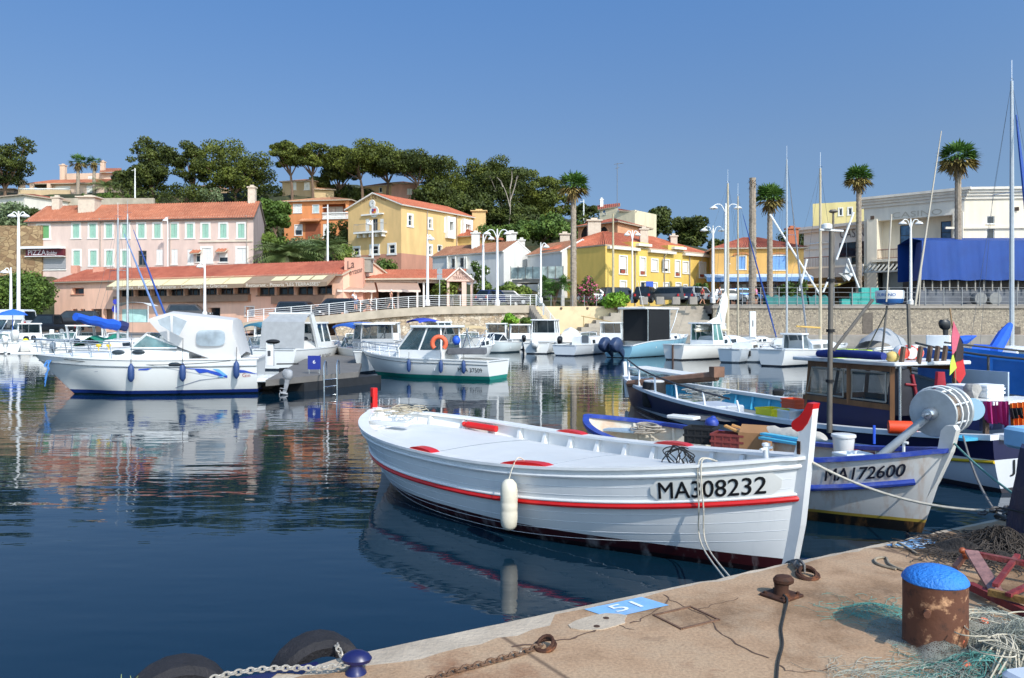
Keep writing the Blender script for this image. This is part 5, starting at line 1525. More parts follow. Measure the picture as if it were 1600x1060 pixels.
 for i in range(46):mb.tube([W(ul+(ur-ul)*i/45,zf+.2,.2),W(ul+(ur-ul)*i/45,zf+1.15,.2)],.016,4)
 h.extra('balustrade',mb,M('rail_copper',(132,96,84),.6),True)
 mb=MB();c0,c1=ul-.6,ur+.4
 for i in range(19):
  u=c0+(c1-c0)*i/18;a,b=W(u,8.75,.3),W(u,7.75,2.6);mb.box((a+b)/2,((b-a).length,.1,.16),0,0,(b-a).to_track_quat('X','Z').to_matrix())
 mb.box(W((c0+c1)/2,7.75,2.6),(c1-c0,.14,.18),ang);h.extra('slatted_canopy',mb,M('slat_grey',(176,176,170),.6))
 h.done()
 A,B=(X(1256,101),101.0),(X(1364,94),94.0);zt=14.0
 h=House('casino_wing','lower casino wing with dark letters and a dark glass band','building',(A[0],A[1],3.8),[stucco('wing_cream',(236,228,214),(204,196,180),.4),gr])
 W,Cc,D=box_house(h,A,B,10,3,zt,[(1311,378,1362,400,{'div':4,'frame':MF,'fw':.1}),(1330,401,1362,428,{'div':4,'frame':MF,'fw':.08,'glass':Mglass('green_glass',(44,66,70))})])
 ang=math.atan2(B[1]-A[1],B[0]-A[0]);L=math.hypot(B[0]-A[0],B[1]-A[1])
 h.mb.face([V3(A,zt),V3(B,zt),V3(Cc,zt),V3(D,zt)],1)
 for o,z0,z1 in((.9,13.7,14.05),(.5,13.35,13.698)):
  mb=MB();mb.box(W(L/2-o/2,(z0+z1)/2,o/2-.1),(L+o,o+.2,z1-z0),ang);h.extra('cornice',mb,gr)
 for zz in(11.9,11.3):mb=MB();mb.box(W(L*.22,zz,.08),(L*.40,.2,.14),ang);h.extra('string_course',mb,h.mats[0])
 mb=MB();u0=h.uz(A,B,1313,368)[0];u1=h.uz(A,B,1361,368)[0];zz=h.uz(A,B,1335,371)[1]
 fit_text(mb,'CASINO',W(u0,zz,.12),W(1,0)-W(0,0),(0,0,1),u1-u0+.2,1.05,0,.015);h.extra('lettering',mb,M('letter_grey',(104,100,98),.6))
 mb=MB();zz=8.7;mb.box(W(L/2-1,zz,1.6),(L+3,3.4,.25),ang);tr=h.extra('terrace',mb,gr)
 mb=MB();mb.tube([W(-2.5,zz+1.25,3.2),W(L*.62,zz+1.25,3.2)],.06,5)
 for i in range(40):u=-2.5+(L*.62+2.5)*i/39;mb.tube([W(u,zz,3.2),W(u,zz+1.25,3.2)],.02,4)
 mb.build('balustrade',M('rail_copper',(132,96,84),.6),tr,True)
 mb=MB();mb.box(W(L/2-1,8.0,3.25),(L+3,.12,1.1),ang)
 h.extra('fascia',mb,M('fascia_grey',(164,166,170),.6,.08,2))
 mb=MB();mb.box(W(L/2-1,5.4,.3),(L,.3,3.2),ang);h.extra('shop_front',mb,M('shop_dark',(52,48,46),.5,.4,.8))
 awning(h,W,L*.2,L*.75,7.2,6.5,4.6,M('beige_awning',(190,176,150),.8),.25,M('yellow_awning_edge',(196,178,96),.8),ang)
 h.done()
 A,B=(X(1270,106),106.0),(X(1366,103),103.0)
 h=House('house','plain pale yellow house top with two small windows above the casino wing','house',(A[0],A[1],10),[stucco('pale_yellow',(232,214,150))])
 W,Cc,D=box_house(h,A,B,8,8,Z(317,105),[(1311,326,1316,337,{'trim':.12}),(1325.5,325,1331,336,{'trim':.12})])
 h.mb.face([V3(A,Z(317,105)),V3(B,Z(317,105)),V3(Cc,Z(317,105)),V3(D,Z(317,105))]);h.done()
casino()
def villas():
 A,B=(X(444,126),126.0),(X(545,124),124.0)
 org=stucco('orange_render',(226,146,92))
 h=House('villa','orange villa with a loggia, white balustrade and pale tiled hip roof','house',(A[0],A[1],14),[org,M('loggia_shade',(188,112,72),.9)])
 z1=Z(314,125);z0=Z(378,125)
 L=math.hypot(B[0]-A[0],B[1]-A[1])
 us=h.uz(A,B,504,340)[0];M1=lerp2(A,B,us/L)
 W=h.wall(A,M1,z0,z1,[(459,320,471,333,{'closed':FRAMEW,'trim':.1}),(489,321,498,333,{'closed':M('pale_blue_shutter',(190,206,206)),'trim':.1}),(461,352,472,368,{'roller':.5,'trim':.1})])
 zt=Z(342,125);zm=Z(333,125)
 W2=h.wall(M1,B,z0,zt,[(503.5,350,516,372,{'roller':.9})])
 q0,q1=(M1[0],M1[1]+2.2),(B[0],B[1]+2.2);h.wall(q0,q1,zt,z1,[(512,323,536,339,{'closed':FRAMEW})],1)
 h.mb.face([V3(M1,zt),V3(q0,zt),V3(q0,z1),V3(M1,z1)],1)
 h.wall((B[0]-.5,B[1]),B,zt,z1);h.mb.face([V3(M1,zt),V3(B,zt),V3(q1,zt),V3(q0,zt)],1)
 h.mb.face([V3(M1,z1-.6),V3(B,z1-.6),V3(B,z1),V3(M1,z1)])
 Cc,D=rect_from(A,B,9);h.wall(B,Cc,z0,z1);h.wall(Cc,D,z0,z1);h.wall(D,A,z0,z1)
 h.hip_roof(A,B,Cc,D,z1,z1+1.2,TILEP,.7)
 mb=MB();u=(us,L)
 for i in range(22):
  c=lerp2(M1,B,(i+.5)/22);mb.lathe([(.05,0),(.10,.2),(.05,.5),(.07,.75)],(c[0],c[1]-.05,zt),6)
 c=lerp2(M1,B,.5)
 for z_ in(zt-.08,zt+.82):mb.box((c[0],c[1]-.05,z_),(L-us,.3,.16),math.atan2(B[1]-A[1],B[0]-A[0]))
 h.extra('balustrade',mb,FRAMEW,True)
 ua,za=h.uz(A,B,472,344);ub,_=h.uz(A,B,503,344);mb=MB()
 tile_plane(mb,W(ua,za-.3,1.3),W(ub,za-.3,1.3),W(ub,za+.2,.0),W(ua,za+.2,.0));mb.build('porch_roof',[TILEP,org],h.t,True,False)
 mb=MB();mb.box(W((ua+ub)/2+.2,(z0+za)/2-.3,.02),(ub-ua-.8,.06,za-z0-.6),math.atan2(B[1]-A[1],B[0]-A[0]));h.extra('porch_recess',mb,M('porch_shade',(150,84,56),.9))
 h.done()
 specs=[('villa','beige villa with two white shutters above the orange villa',[(X(441,148),148.0),(X(492,147),147.0)],7,Z(312,147),Z(283,147),1.0,(206,176,136),TILEP,[(455,285,463,297,{'closed':FRAMEW}),(475,285,484,297,{'closed':FRAMEW})]),('villa','low beige wing with pale tiles beside the upper beige villa',[(X(490,146),146.0),(X(522,147),147.0)],6,Z(312,147),Z(297,147),.9,(204,176,134),TILEP,[]),('villa','pinkish villa half hidden behind pine trunks above the town hall',[(X(568,152),152.0),(X(612,150),150.0)],7,Z(318,151),Z(291,151),1.2,(206,160,136),TILEBR,[(592,293,597,301,{})]),('villa','pink villa with one pale window to the right behind the pines',[(X(611,150),150.0),(X(652,151),151.0)],7,Z(318,151),Z(288,151),1.0,(214,166,150),TILEP,[(636,295,644,304,{'closed':FRAMEW})]),('villa','small white house with a flat red roof line at the far left',[(X(-14,124),124.0),(X(38,121),121.0)],9,Z(340,122),Z(306,122),.9,(228,222,210),TILER,[]),('villa','tiny beige house between the hillside trees',[(X(308,158),158.0),(X(328,157),157.0)],6,Z(312,158),Z(292,158),.8,(196,166,130),TILEP,[]),('villa','low grey brick wall house behind the far left pine',[(X(-10,160),160.0),(X(22,160),160.0)],5,Z(302,160),Z(295,160),.3,(176,150,130),TILEP,[])]
 for nm,lab,(A,B),dp,z0,z1,rise,col,tm,wins in specs:
  h=House(nm,lab,'house',(A[0],A[1],z0),[stucco('villa_render_%d_%d'%(col[0],col[2]),col)])
  W,Cc,D=box_house(h,A,B,dp,z0-2,z1,wins);h.hip_roof(A,B,Cc,D,z1,z1+rise,tm,.5);h.done()
 A,B=(X(76,154),154.0),(X(188,152),152.0)
 pk=stucco('shell_pink',(226,196,172))
 h=House('villa','pale pink hillside villa with a terrace, chimneys and two palms before it','house',(A[0],A[1],25),[pk])
 z0,z1=Z(306,153),Z(287,153)
 W,Cc,D=box_house(h,A,B,8,z0-3,z1,[(86,291,110,304,{'roller':1.0}),(135,290,150,303,{'roller':.9})])
 h.hip_roof((X(47,154),153.5),B,Cc,(X(47,154),162),z1,Z(278,155),TILE,.6,3)
 A2,B2=(X(104,158),158.0),(X(190,157),157.0)
 W,Cc,D=box_house(h,A2,B2,7,z1,Z(270,157),[(137,275,144,283,{'roller':.9}),(172,274,182,284,{})])
 h.mb.face([V3(A2,Z(270,157)),V3(B2,Z(270,157)),V3(Cc,Z(270,157)),V3(D,Z(270,157))])
 h.roof([(V3((X(158,157),156.4),Z(270,157)),V3((X(192,157),156.4),Z(269,157)),V3((X(190,162),162),Z(263,162)),V3((X(158,162),162),Z(263,162)))],TILE,None,'upper_roof')
 h.chimney((X(106,160),158.4),28,Z(259,158),1.0,pk);h.chimney((X(165,160),159),28,Z(254,159),.8,pk)
 for px in(50,77):
  mb=MB();mb.box((X(px,153),153,(z0+z1)/2),(.6,.6,z1-z0));h.extra('pillar',mb,pk)
 mb=MB();mb.box((X(34,152),152,Z(295,152)),(.9,.9,3.2));h.extra('chimney_stack',mb,pk)
 mb=MB();mb.box((X(70,151),151,Z(309,151)),(X(112,151)-X(32,151),.5,2.8));h.extra('terrace_wall',mb,stucco('terrace_beige',(206,180,144)))
 mb=MB()
 for i in range(26):mb.lathe([(.06,0),(.11,.25),(.06,.8)],(X(36+i*2.8,151),150.9,Z(304.5,151)+.25),6)
 mb.box((X(70,151),150.9,Z(304.5,151)+1.1),(X(110,151)-X(32,151),.3,.18));h.extra('balustrade',mb,FRAMEW,True)
 h.done()
 mb=MB();mb.box((X(165,128),128,Z(316,128)),(X(240,128)-X(88,128),.5,1.2));tag(mb.build('garden_wall',MCONC,smooth=False),'long pale garden wall behind the pink terraced house roof','wall')
villas()
# ------ trees
def Mleaf(name,cols,rough=.6):
 if name in MATS:return MATS[name]
 m,t,b=nodes_of(name)
 v=coords(t)
 n=noise(t,v,.45,4,.6);n2=noise(t,v,6,2,.5)
 c=ramp(t,n,[(.34,lin(cols[0])),(.5,lin(cols[1])),(.66,lin(cols[2]))]).outputs[0]
 f=ramp(t,n2,[(.3,(.65,)*3),(.65,(1.15,)*3)]).outputs[0]
 t.links.new(mixc(t,1.0,c,f,'MULTIPLY'),b.inputs['Base Color'])
 b.inputs['Roughness'].default_value=rough
 b.inputs['Specular IOR Level'].default_value=.25
 b.inputs['Subsurface Weight'].default_value=0
 MATS[name]=m
 return m
LPINE=Mleaf('pine_needles',[(60,68,28),(86,96,38),(116,122,50)])
LPINED=Mleaf('dark_pine_needles',[(46,54,24),(66,76,32),(92,100,42)])
LBUSH=Mleaf('bush_leaves',[(60,80,34),(82,106,44),(110,130,58)])
LHEDGE=Mleaf('hedge_leaves',[(78,98,40),(110,130,56),(138,152,74)])
LBRIGHT=Mleaf('bright_shrub_leaves',[(84,124,34),(112,156,44),(140,178,64)])
LOLIVE=Mleaf('olive_leaves',[(84,100,70),(112,128,90),(140,152,112)])
BARK=M('pine_bark',(112,90,74),.95,.25,5,.5,20,sz=.3)
BARKG=M('grey_bark',(150,140,128),.95,.2,5,.4,20,sz=.3)
def leaves(mb,rg,clumps,n,size,m=0,shell=.42,lay=.55):
 """leaf clumps: many small quads spread through the outer part of every clump"""
 wt=[max(.05,c[1][0]*c[1][1]+c[1][0]*c[1][2])for c in clumps];tot=sum(wt)
 for c,w_ in zip(clumps,wt):
  ctr,rr=Vector(c[0]),c[1]
  for i in range(max(8,int(n*w_/tot))):
   z=rg.uniform(-1,1);a=rg.uniform(0,2*PI);q=math.sqrt(1-z*z)
   d=Vector((q*math.cos(a),q*math.sin(a),z))
   k=1-shell*rg.random()**1.4+rg.gauss(0,.06)
   p=ctr+Vector((d.x*rr[0],d.y*rr[1],d.z*rr[2]))*k
   nr=(d*lay+Vector((rg.gauss(0,1),rg.gauss(0,1),rg.gauss(0,1)))*(1-lay)).normalized()
   u=nr.cross(Vector((rg.gauss(0,1),rg.gauss(0,1),rg.gauss(0,1))))
   if u.length<1e-4:continue
   u.normalize();v=nr.cross(u)
   s=size*rg.uniform(.6,1.35);u=u*s*.5;v=v*s*rg.uniform(.28,.5)
   mb.face([p-u,p-v*.9,p+u,p+v],m)
def clumpset(rg,c,rx,ry,rz,n,size,flat=.6,low=-.3):
 out=[]
 for i in range(n):
  while True:
   p=Vector((rg.uniform(-1,1),rg.uniform(-1,1),rg.uniform(low,1)))
   if p.length<1:break
  s=size*rg.uniform(.65,1.25)
  out.append((Vector(c)+Vector((p.x*(rx-s*.25),p.y*(ry-s*.25),p.z*(rz-s*flat*.4))),(s,s,s*flat)))
 return out
TREE_N=0
def tree(name,label,px,py_base,D,py_top,wpx,crown_frac=.6,leaf=LPINE,bark=BARK,n=5200,size=.42,seed=0,clumps=14,csz=.32,flat=.62,lean=0,cat='tree',group=None,low=-.5,forks=3,wy=None,fill=True):
 rg=random.Random(seed*17+int(px))
 x,zb=X(px,D),Z(py_base,D);H=(py_base-py_top)/F*D;Wd=wpx/F*D/2*(1.28 if group==GP else 1.1);n=int(n*1.5);csz*=1.12
 t=thing(name,label,cat,(x,D,zb),0,group)
 ch=H*crown_frac;cz=H-ch/2;cx=lean
 ry=Wd*.9 if wy is None else wy
 cl=clumpset(rg,(cx,0,cz),Wd,ry,ch/2,clumps,max(.5,csz*Wd),flat,low)
 if fill:cl+=clumpset(rg,(cx,0,cz-.1*ch),Wd*.7,ry*.7,ch*.36,max(3,clumps//3),max(.5,csz*Wd*1.15),flat+.1,low)
 mb=MB();leaves(mb,rg,cl,n,size);mb.build('crown',leaf,t,smooth=False)
 mb=MB();th=max(.14,H*.022)
 top=Vector((cx*.8,0,cz))
 mid=Vector((cx*.3+rg.uniform(-.2,.2),rg.uniform(-.2,.2),(H-ch)*.75+.1))
 mb.tube(spline([Vector((0,0,-1.2)),Vector((rg.uniform(-.1,.1),0,(H-ch)*.3)),mid],4),[th*1.25-th*.45*i/8 for i in range(9)],7)
 rs=rg.sample(cl,min(len(cl),3+forks*2))
 for c,r_ in rs:
  c=Vector(c);m2=mid.lerp(c,.5)+Vector((rg.uniform(-.3,.3),rg.uniform(-.3,.3),rg.uniform(-.2,.5)*min(1,H*.1)))
  pts=spline([mid,m2,c],3);mb.tube(pts,[th*.6*(1-.75*i/(len(pts)-1))for i in range(len(pts))],5)
 mb.build('trunk',bark,t)
 return t
def bush(name,label,px,py_base,D,py_top,wpx,leaf=LBUSH,n=1600,size=.3,seed=0,clumps=9,csz=.45,cat='bush',group=None,dy=None,flow=None,nf=0):
 rg=random.Random(seed*13+int(px))
 x,zb=X(px,D),Z(py_base,D);H=(py_base-py_top)/F*D;Wd=wpx/F*D/2
 ry=dy if dy else min(Wd,H*.8)
 cl=clumpset(rg,(0,0,H*.45),Wd,ry,H*.55,clumps,max(.25,csz*min(Wd,H)),.85,-.8)
 t=thing(name,label,cat,(x,D,zb),0,group)
 mb=MB();leaves(mb,rg,cl,n,size,0,.3);mb.build('foliage',leaf,t,smooth=False)
 if flow:
  mb=MB();leaves(mb,rg,[(c,(r_[0]*1.03,r_[1]*1.03,r_[2]*1.03))for c,r_ in cl],nf,size*.7,0,.08);o=mb.build('blossom',flow,t,smooth=False);o['kind']='stuff'
 mb=MB()
 for i in range(4):
  c=Vector(cl[i%len(cl)][0]);mb.tube([Vector((c.x*.15,c.y*.15,-.3)),Vector((c.x*.5,c.y*.5,c.z*.5)),c],[.07,.05,.02],5)
 mb.build('stem',BARK,t)
 return t
GP='umbrella pines on the ridge'
def all_trees():
 tree('pine_tree','big dark pine cut by the left edge of the picture',8,302,150,204,92,.95,LPINED,n=8000,size=.38,seed=1,clumps=34,csz=.24,low=-.95,flat=.5)
 tree('pine_tree','tall bushy pine standing right of the pink hillside villa',238,306,146,215,74,.95,LPINED,n=8000,size=.36,seed=2,clumps=30,csz=.28,lean=.3,low=-.95)
 tree('pine_tree','small dark pine to the left behind the tall bushy pine',205,305,152,256,44,.85,LPINED,n=2600,size=.45,seed=3,clumps=9,csz=.45)
 tree('pine_tree','slender pine with an open crown between two bushy pines',303,308,148,222,58,.85,LPINED,n=5200,size=.36,seed=4,clumps=22,csz=.27,low=-.9)
 tree('pine_tree','broad round green pine behind the middle of the pink terraced house',368,308,146,218,104,.95,LPINE,n=11000,size=.36,seed=5,clumps=40,csz=.24,low=-.95)
 tree('broadleaf_tree','dense dark green tree between the pink terraced house and the orange villa',432,372,116,300,48,.9,LBUSH,n=5000,size=.4,seed=6,clumps=14,csz=.4)
 for i,(px,pb,D,pt_,w_,cf,s,lab)in enumerate(((456,318,142,222,50,.42,7,'umbrella pine with a lone leaning crown, leftmost on the ridge'),(489,316,142,226,58,.42,8,'umbrella pine with forked trunk just right of the leftmost ridge pine'),(530,320,150,230,64,.68,9,'darker pine behind the gap left of the town hall gable'),(566,314,144,220,92,.55,10,'wide umbrella pine right above the town hall gable'),(606,314,148,224,80,.6,11,'umbrella pine with bare crossing trunks above the town hall roof'),(653,318,144,226,84,.6,12,'dark rounded umbrella pine above the middle of the town hall roof'),(712,350,150,243,88,.8,13,'tall green pine where the ridge drops after the gap of sky'),(752,360,146,246,80,.72,14,'umbrella pine with pale thin trunks behind the yellow annex'),(790,366,142,244,86,.62,15,'high pine with grey bare trunks over the yellow annex roof'),(828,370,146,264,72,.72,16,'pine on the falling slope left of the tall palm'),(862,372,150,280,62,.75,17,'low pine just left of the tall palm crown'),(918,350,146,316,36,.8,18,'small dark pine right of the tall palm behind the peach house'))):
  tree('pine_tree',lab,px,pb,D,pt_,w_,cf,(LPINE,LPINED)[i%3==2],BARK if i<7 else BARKG,n=7600,size=.34,seed=s,clumps=26,csz=.25,flat=.55,lean=rnd.uniform(-.9,.9),group=GP,low=-.9)
 for i,(px,pb,D,pt_,w_,lab)in enumerate(((505,322,150,270,40,'rounded dark tree behind the two leftmost ridge pines'),(556,322,152,292,50,'dark undergrowth tree left behind the town hall gable'),(672,330,140,282,60,'dark bushy tree beside the pink villa on the ridge'),(705,352,140,296,66,'dark green tree above the right end of the town hall roof'),(742,366,136,298,60,'dark tree mass above the yellow annex'),(782,372,136,306,60,'dark leafy tree behind the double street lamp'),(818,376,134,318,62,'dark shrub-like tree on the slope under the pines'),(850,382,122,336,70,'mid green leafy tree behind the white houses'),(808,384,118,346,44,'lighter green tree beside the roof of the long white house'),(890,384,124,342,50,'green tree just behind the tall palm trunk'))):
  tree('broadleaf_tree',lab,px,pb,D,pt_,w_,.92,(LPINED,LBUSH)[i>=7],n=3200,size=.42,seed=30+i,clumps=12,csz=.42,group='leafy trees under the ridge pines')
 tree('pine_tree','dark pine left of the pair right of the peach house',1022,395,135,318,52,.9,LPINED,n=4800,size=.45,seed=50,clumps=15,csz=.4)
 tree('pine_tree','broad dark pine right of the pair beyond the bright yellow house',1076,405,140,331,60,.9,LPINED,n=5200,size=.45,seed=51,clumps=16,csz=.4)
 tree('pine_tree','small dark pine peeping over the amber house roof',1128,420,150,364,34,.8,LPINED,n=2000,size=.5,seed=52,clumps=8,csz=.45)
 tree('pine_tree','distant dark pine behind the brick chimney of the amber house',1244,420,160,352,60,.8,LPINED,n=2400,size=.5,seed=53,clumps=8,csz=.4)
 tree('broadleaf_tree','grey green tree in front of the small white hill house at the far left',22,372,112,316,66,.9,LOLIVE,n=3600,size=.38,seed=54,clumps=12,csz=.4)
 tree('broadleaf_tree','dark tree left of the pink terraced house gable',48,374,114,322,44,.9,LPINED,n=3000,size=.38,seed=55,clumps=10,csz=.4)
 for i,(px,pb,D,pt_,w_,dy,lf,lab)in enumerate(((24,506,88,424,128,3,LBUSH,'large dark green hedge at the left edge beside the salmon restaurant'),(285,312,140,288,90,3,LPINED,'dark hillside shrubs below the slender pine'),(330,314,140,296,50,2,LOLIVE,'olive shrub on the hillside above the pink house roof'),(165,312,132,302,120,2,LBUSH,'low green hedge along the garden wall of the pink villa'),(420,412,108,356,40,3,LHEDGE,'yellowish bush at the right end of the pink terraced house'),(602,424,92,402,38,2,LBUSH,'reddish green shrub before the town hall base'),(700,464,82.5,440,48,2,LHEDGE,'clipped yellow green hedge beside the restaurant porch'),(790,466,83,443,104,1.5,LHEDGE,'long clipped hedge in front of the long white house'),(832,480,82,462,30,1.2,LHEDGE,'low rounded shrub at the top of the white railed stairs'),(962,480,79,458,42,1.5,LBRIGHT,'rounded bright green shrub overhanging the stone steps'),(797,508,73.8,492,28,1.0,LBRIGHT,'bright green shrub at the foot of the rubble stone wall'),(822,507,75,497,16,.8,LBUSH,'small dark shrub at the foot of the stairs'),(1095,465,86,443,24,1.5,LBUSH,'shrub at the corner of the bright yellow house'),(925,478,82,468,90,.8,LBUSH,'low dark planting along the wire fence above the cream wall'),(1240,478,84,432,40,1.5,LBUSH,'palm-like green shrub before the amber house corner'),(525,405,112,338,44,3,LPINED,'dark shrub left of the town hall'),(470,415,106,395,60,2,LBUSH,'low shrub behind the salmon restaurant roof'),(485,402,113,372,66,2,LOLIVE,'olive bush on the bank below the orange villa'),(428,396,110,368,46,2,LBUSH,'dark bush at the corner of the pink terraced house'),(536,410,108,384,40,2,LHEDGE,'yellow green bush beside the town hall base'),(760,372,116,350,50,2,LBUSH,'shrubs behind the chimney of the long white house'))):
  bush('shrub',lab,px,pb,D,pt_,w_,lf,n=max(900,int(w_*(pb-pt_)*1.1)),size=.28,seed=70+i,clumps=12,dy=dy)
 bush('oleander','white flowering oleander before the long white house',746,462,83.5,410,34,LBUSH,1900,.26,90,12,flow=M('white_blossom',(230,226,220),.8),nf=420)
 bush('oleander','pink flowering tree beside the tall palm trunk',917,474,81.5,430,42,LBUSH,700,.26,91,12,flow=M('pink_blossom',(206,96,128),.8),nf=650)
 rg=random.Random(44);cl=[]
 for i in range(150):
  D=rg.uniform(122,172);px=rg.uniform(190,1010);x=X(px,D);z=ground_z(x,D)
  if any(abs(px-a)<b and D>c-9 and D<c+8 for a,b,c in((495,60,126),(480,50,146),(612,50,150),(130,75,154),(958,62,112),(965,36,126))):continue
  s_=rg.uniform(1.3,2.6);cl.append((Vector((x,D,z+s_*.35)),(s_*1.4,s_*1.2,s_*.8)))
 mb=MB();leaves(mb,rg,cl,26000,.5);tag(mb.build('undergrowth',LPINED,smooth=False),'dark green scrub covering the hillside between the pines and villas','scrub',None,'stuff')
 rg=random.Random(5);t=thing('dead_tree','bare pale dead tree standing among the ridge pines','tree',P(795,352,132))
 mb=MB()
 for a,b in(((0,0,-1),(.2,0,6)),((.2,0,3),(-1.4,0,7.5)),((.2,0,4),(1.4,0,8.2)),((.2,0,6),(.5,.2,9)),((-1,0,6.3),(-2,.3,8))):mb.tube(spline([Vector(a),(Vector(a)+Vector(b))/2+Vector((.15,0,.1)),Vector(b)],3),[.13-.016*i for i in range(7)],5)
 mb.build('trunk',BARKG,t)
 # ------ palms
PTRUNK=None
def palm_crown(mb,rg,r,n,droop=.35,green=0,up=.9,wid=.2):
 """fan leaves: stalk plus a pleated fan of blades"""
 for i in range(n):
  az=rg.uniform(0,2*PI);el=math.asin(rg.uniform(-.62,1))*up
  d=Vector((math.cos(az)*math.cos(el),math.sin(az)*math.cos(el),math.sin(el)))
  st=d*r*.42;m_=green if el>-.15 else green+1
  side=d.cross(Vector((0,0,1)));side=side.normalized()if side.length>.05 else Vector((1,0,0));upv=side.cross(d)
  mb.face([side*.03,-side*.03,st-side*.02,st+side*.02],m_)
  k=9
  for j in range(k):
   a=-1.15+2.3*j/(k-1)
   bd=(d*math.cos(a)+side*math.sin(a)+upv*.12*(-1)**j).normalized()
   ln=r*.62*(1-.25*abs(a))*rg.uniform(.85,1.1);w_=side*math.cos(a)*wid*r*.22+d*-math.sin(a)*wid*r*.22
   e=st+bd*ln*.6;tip=st+bd*ln-Vector((0,0,droop*ln*.42))
   mb.face([st,e-w_,tip,e+w_],m_)
def palm(label,px,pb,D,pt_,wpx,skirt=True,seed=0,tr=.28,n=80,name='palm_tree',group='tall fan palms along the quay'):
 rg=random.Random(100+seed);x,zb=X(px,D),Z(pb,D);H=(pb-pt_)/F*D;r=wpx/F*D/2*1.28
 t=thing(name,label,'palm tree',(x,D,zb),0,group)
 top=H-r*.78;tr*=.88
 g=Mleaf('palm_green',[(58,90,40),(84,120,54),(118,148,76)]);y=Mleaf('palm_yellow',[(120,112,58),(150,134,76),(168,146,92)])
 mb=MB();palm_crown(mb,rg,r,n);mb.v=[(a,b,c+top)for a,b,c in mb.v];mb.build('crown',[g,y],t,smooth=False)
 if skirt:
  mb=MB()
  for i in range(60):
   a=rg.uniform(0,2*PI);q=tr*rg.uniform(.8,1.2);z0=top-rg.uniform(0,r*.3);d=Vector((math.cos(a),math.sin(a),0));s=Vector((-d.y,d.x,0))*.1
   e=d*(q+rg.uniform(.1,.5)*r*.7);e.z=z0-rg.uniform(.5,1.0)*r*.75
   mb.face([d*q+Vector((0,0,z0))-s,e-s*.5,e+s*.5,d*q+Vector((0,0,z0))+s])
  mb.build('dead_leaf_skirt',M('dead_palm_leaf',(120,100,62),.9,.25,3),t,smooth=False)
 palm_trunk(t,top,tr)
 return t
def palm_trunk(t,top,tr):
 mb=MB();n=max(10,int(top/.22));prof=[]
 for i in range(n+1):
  u=i/n;r_=tr*(1.18-.3*u+.25*max(0,.08-u)*6)
  prof.append((r_*(1.06 if i%2 else .94),-.8+(top+.9)*u))
 lean=.0
 mb.lathe(prof,(0,0,0),9);mb.build('trunk',M('palm_trunk',(156,142,126),.95,.3,5,.8,14,dirt=(84,72,62),dirtamt=.6),t)
def feather_palm(label,px,pb,D,pt_,wpx,seed=0,stem=.3,n=34):
 rg=random.Random(200+seed);x,zb=X(px,D),Z(pb,D);H=(pb-pt_)/F*D;r=wpx/F*D/2
 t=thing('palm_tree',label,'palm tree',(x,D,zb),0,'feather palms on the slope')
 mb=MB();z0=H*stem
 for i in range(n):
  az=rg.uniform(0,2*PI);el=rg.uniform(.1,1.35)
  d=Vector((math.cos(az),math.sin(az),0));side=Vector((-d.y,d.x,0));L=r*1.25*rg.uniform(.8,1.1)
  prev=None;pts=[]
  for k in range(9):
   u=k/8;pts.append(d*(L*u*math.cos(el*(1-.45*u)))+Vector((0,0,z0+L*u*math.sin(el)-L*.55*u*u)))
  for k in range(8):
   a,b=pts[k],pts[k+1];wv=r*.34*math.sin(PI*min(1,(k+1.2)/9.2))+.02
   for s in(-1,1):
    for q in(0,.5):
     p=a.lerp(b,q);tip=p+side*s*wv+(b-a)*.9-Vector((0,0,wv*.35))
     mb.face([p,p+(b-a)*.28,tip],0)
 mb.build('crown',Mleaf('feather_palm_green',[(84,104,58),(114,132,76),(146,156,100)]),t,smooth=False)
 palm_trunk(t,z0+.1,.3 if H>4 else .22)
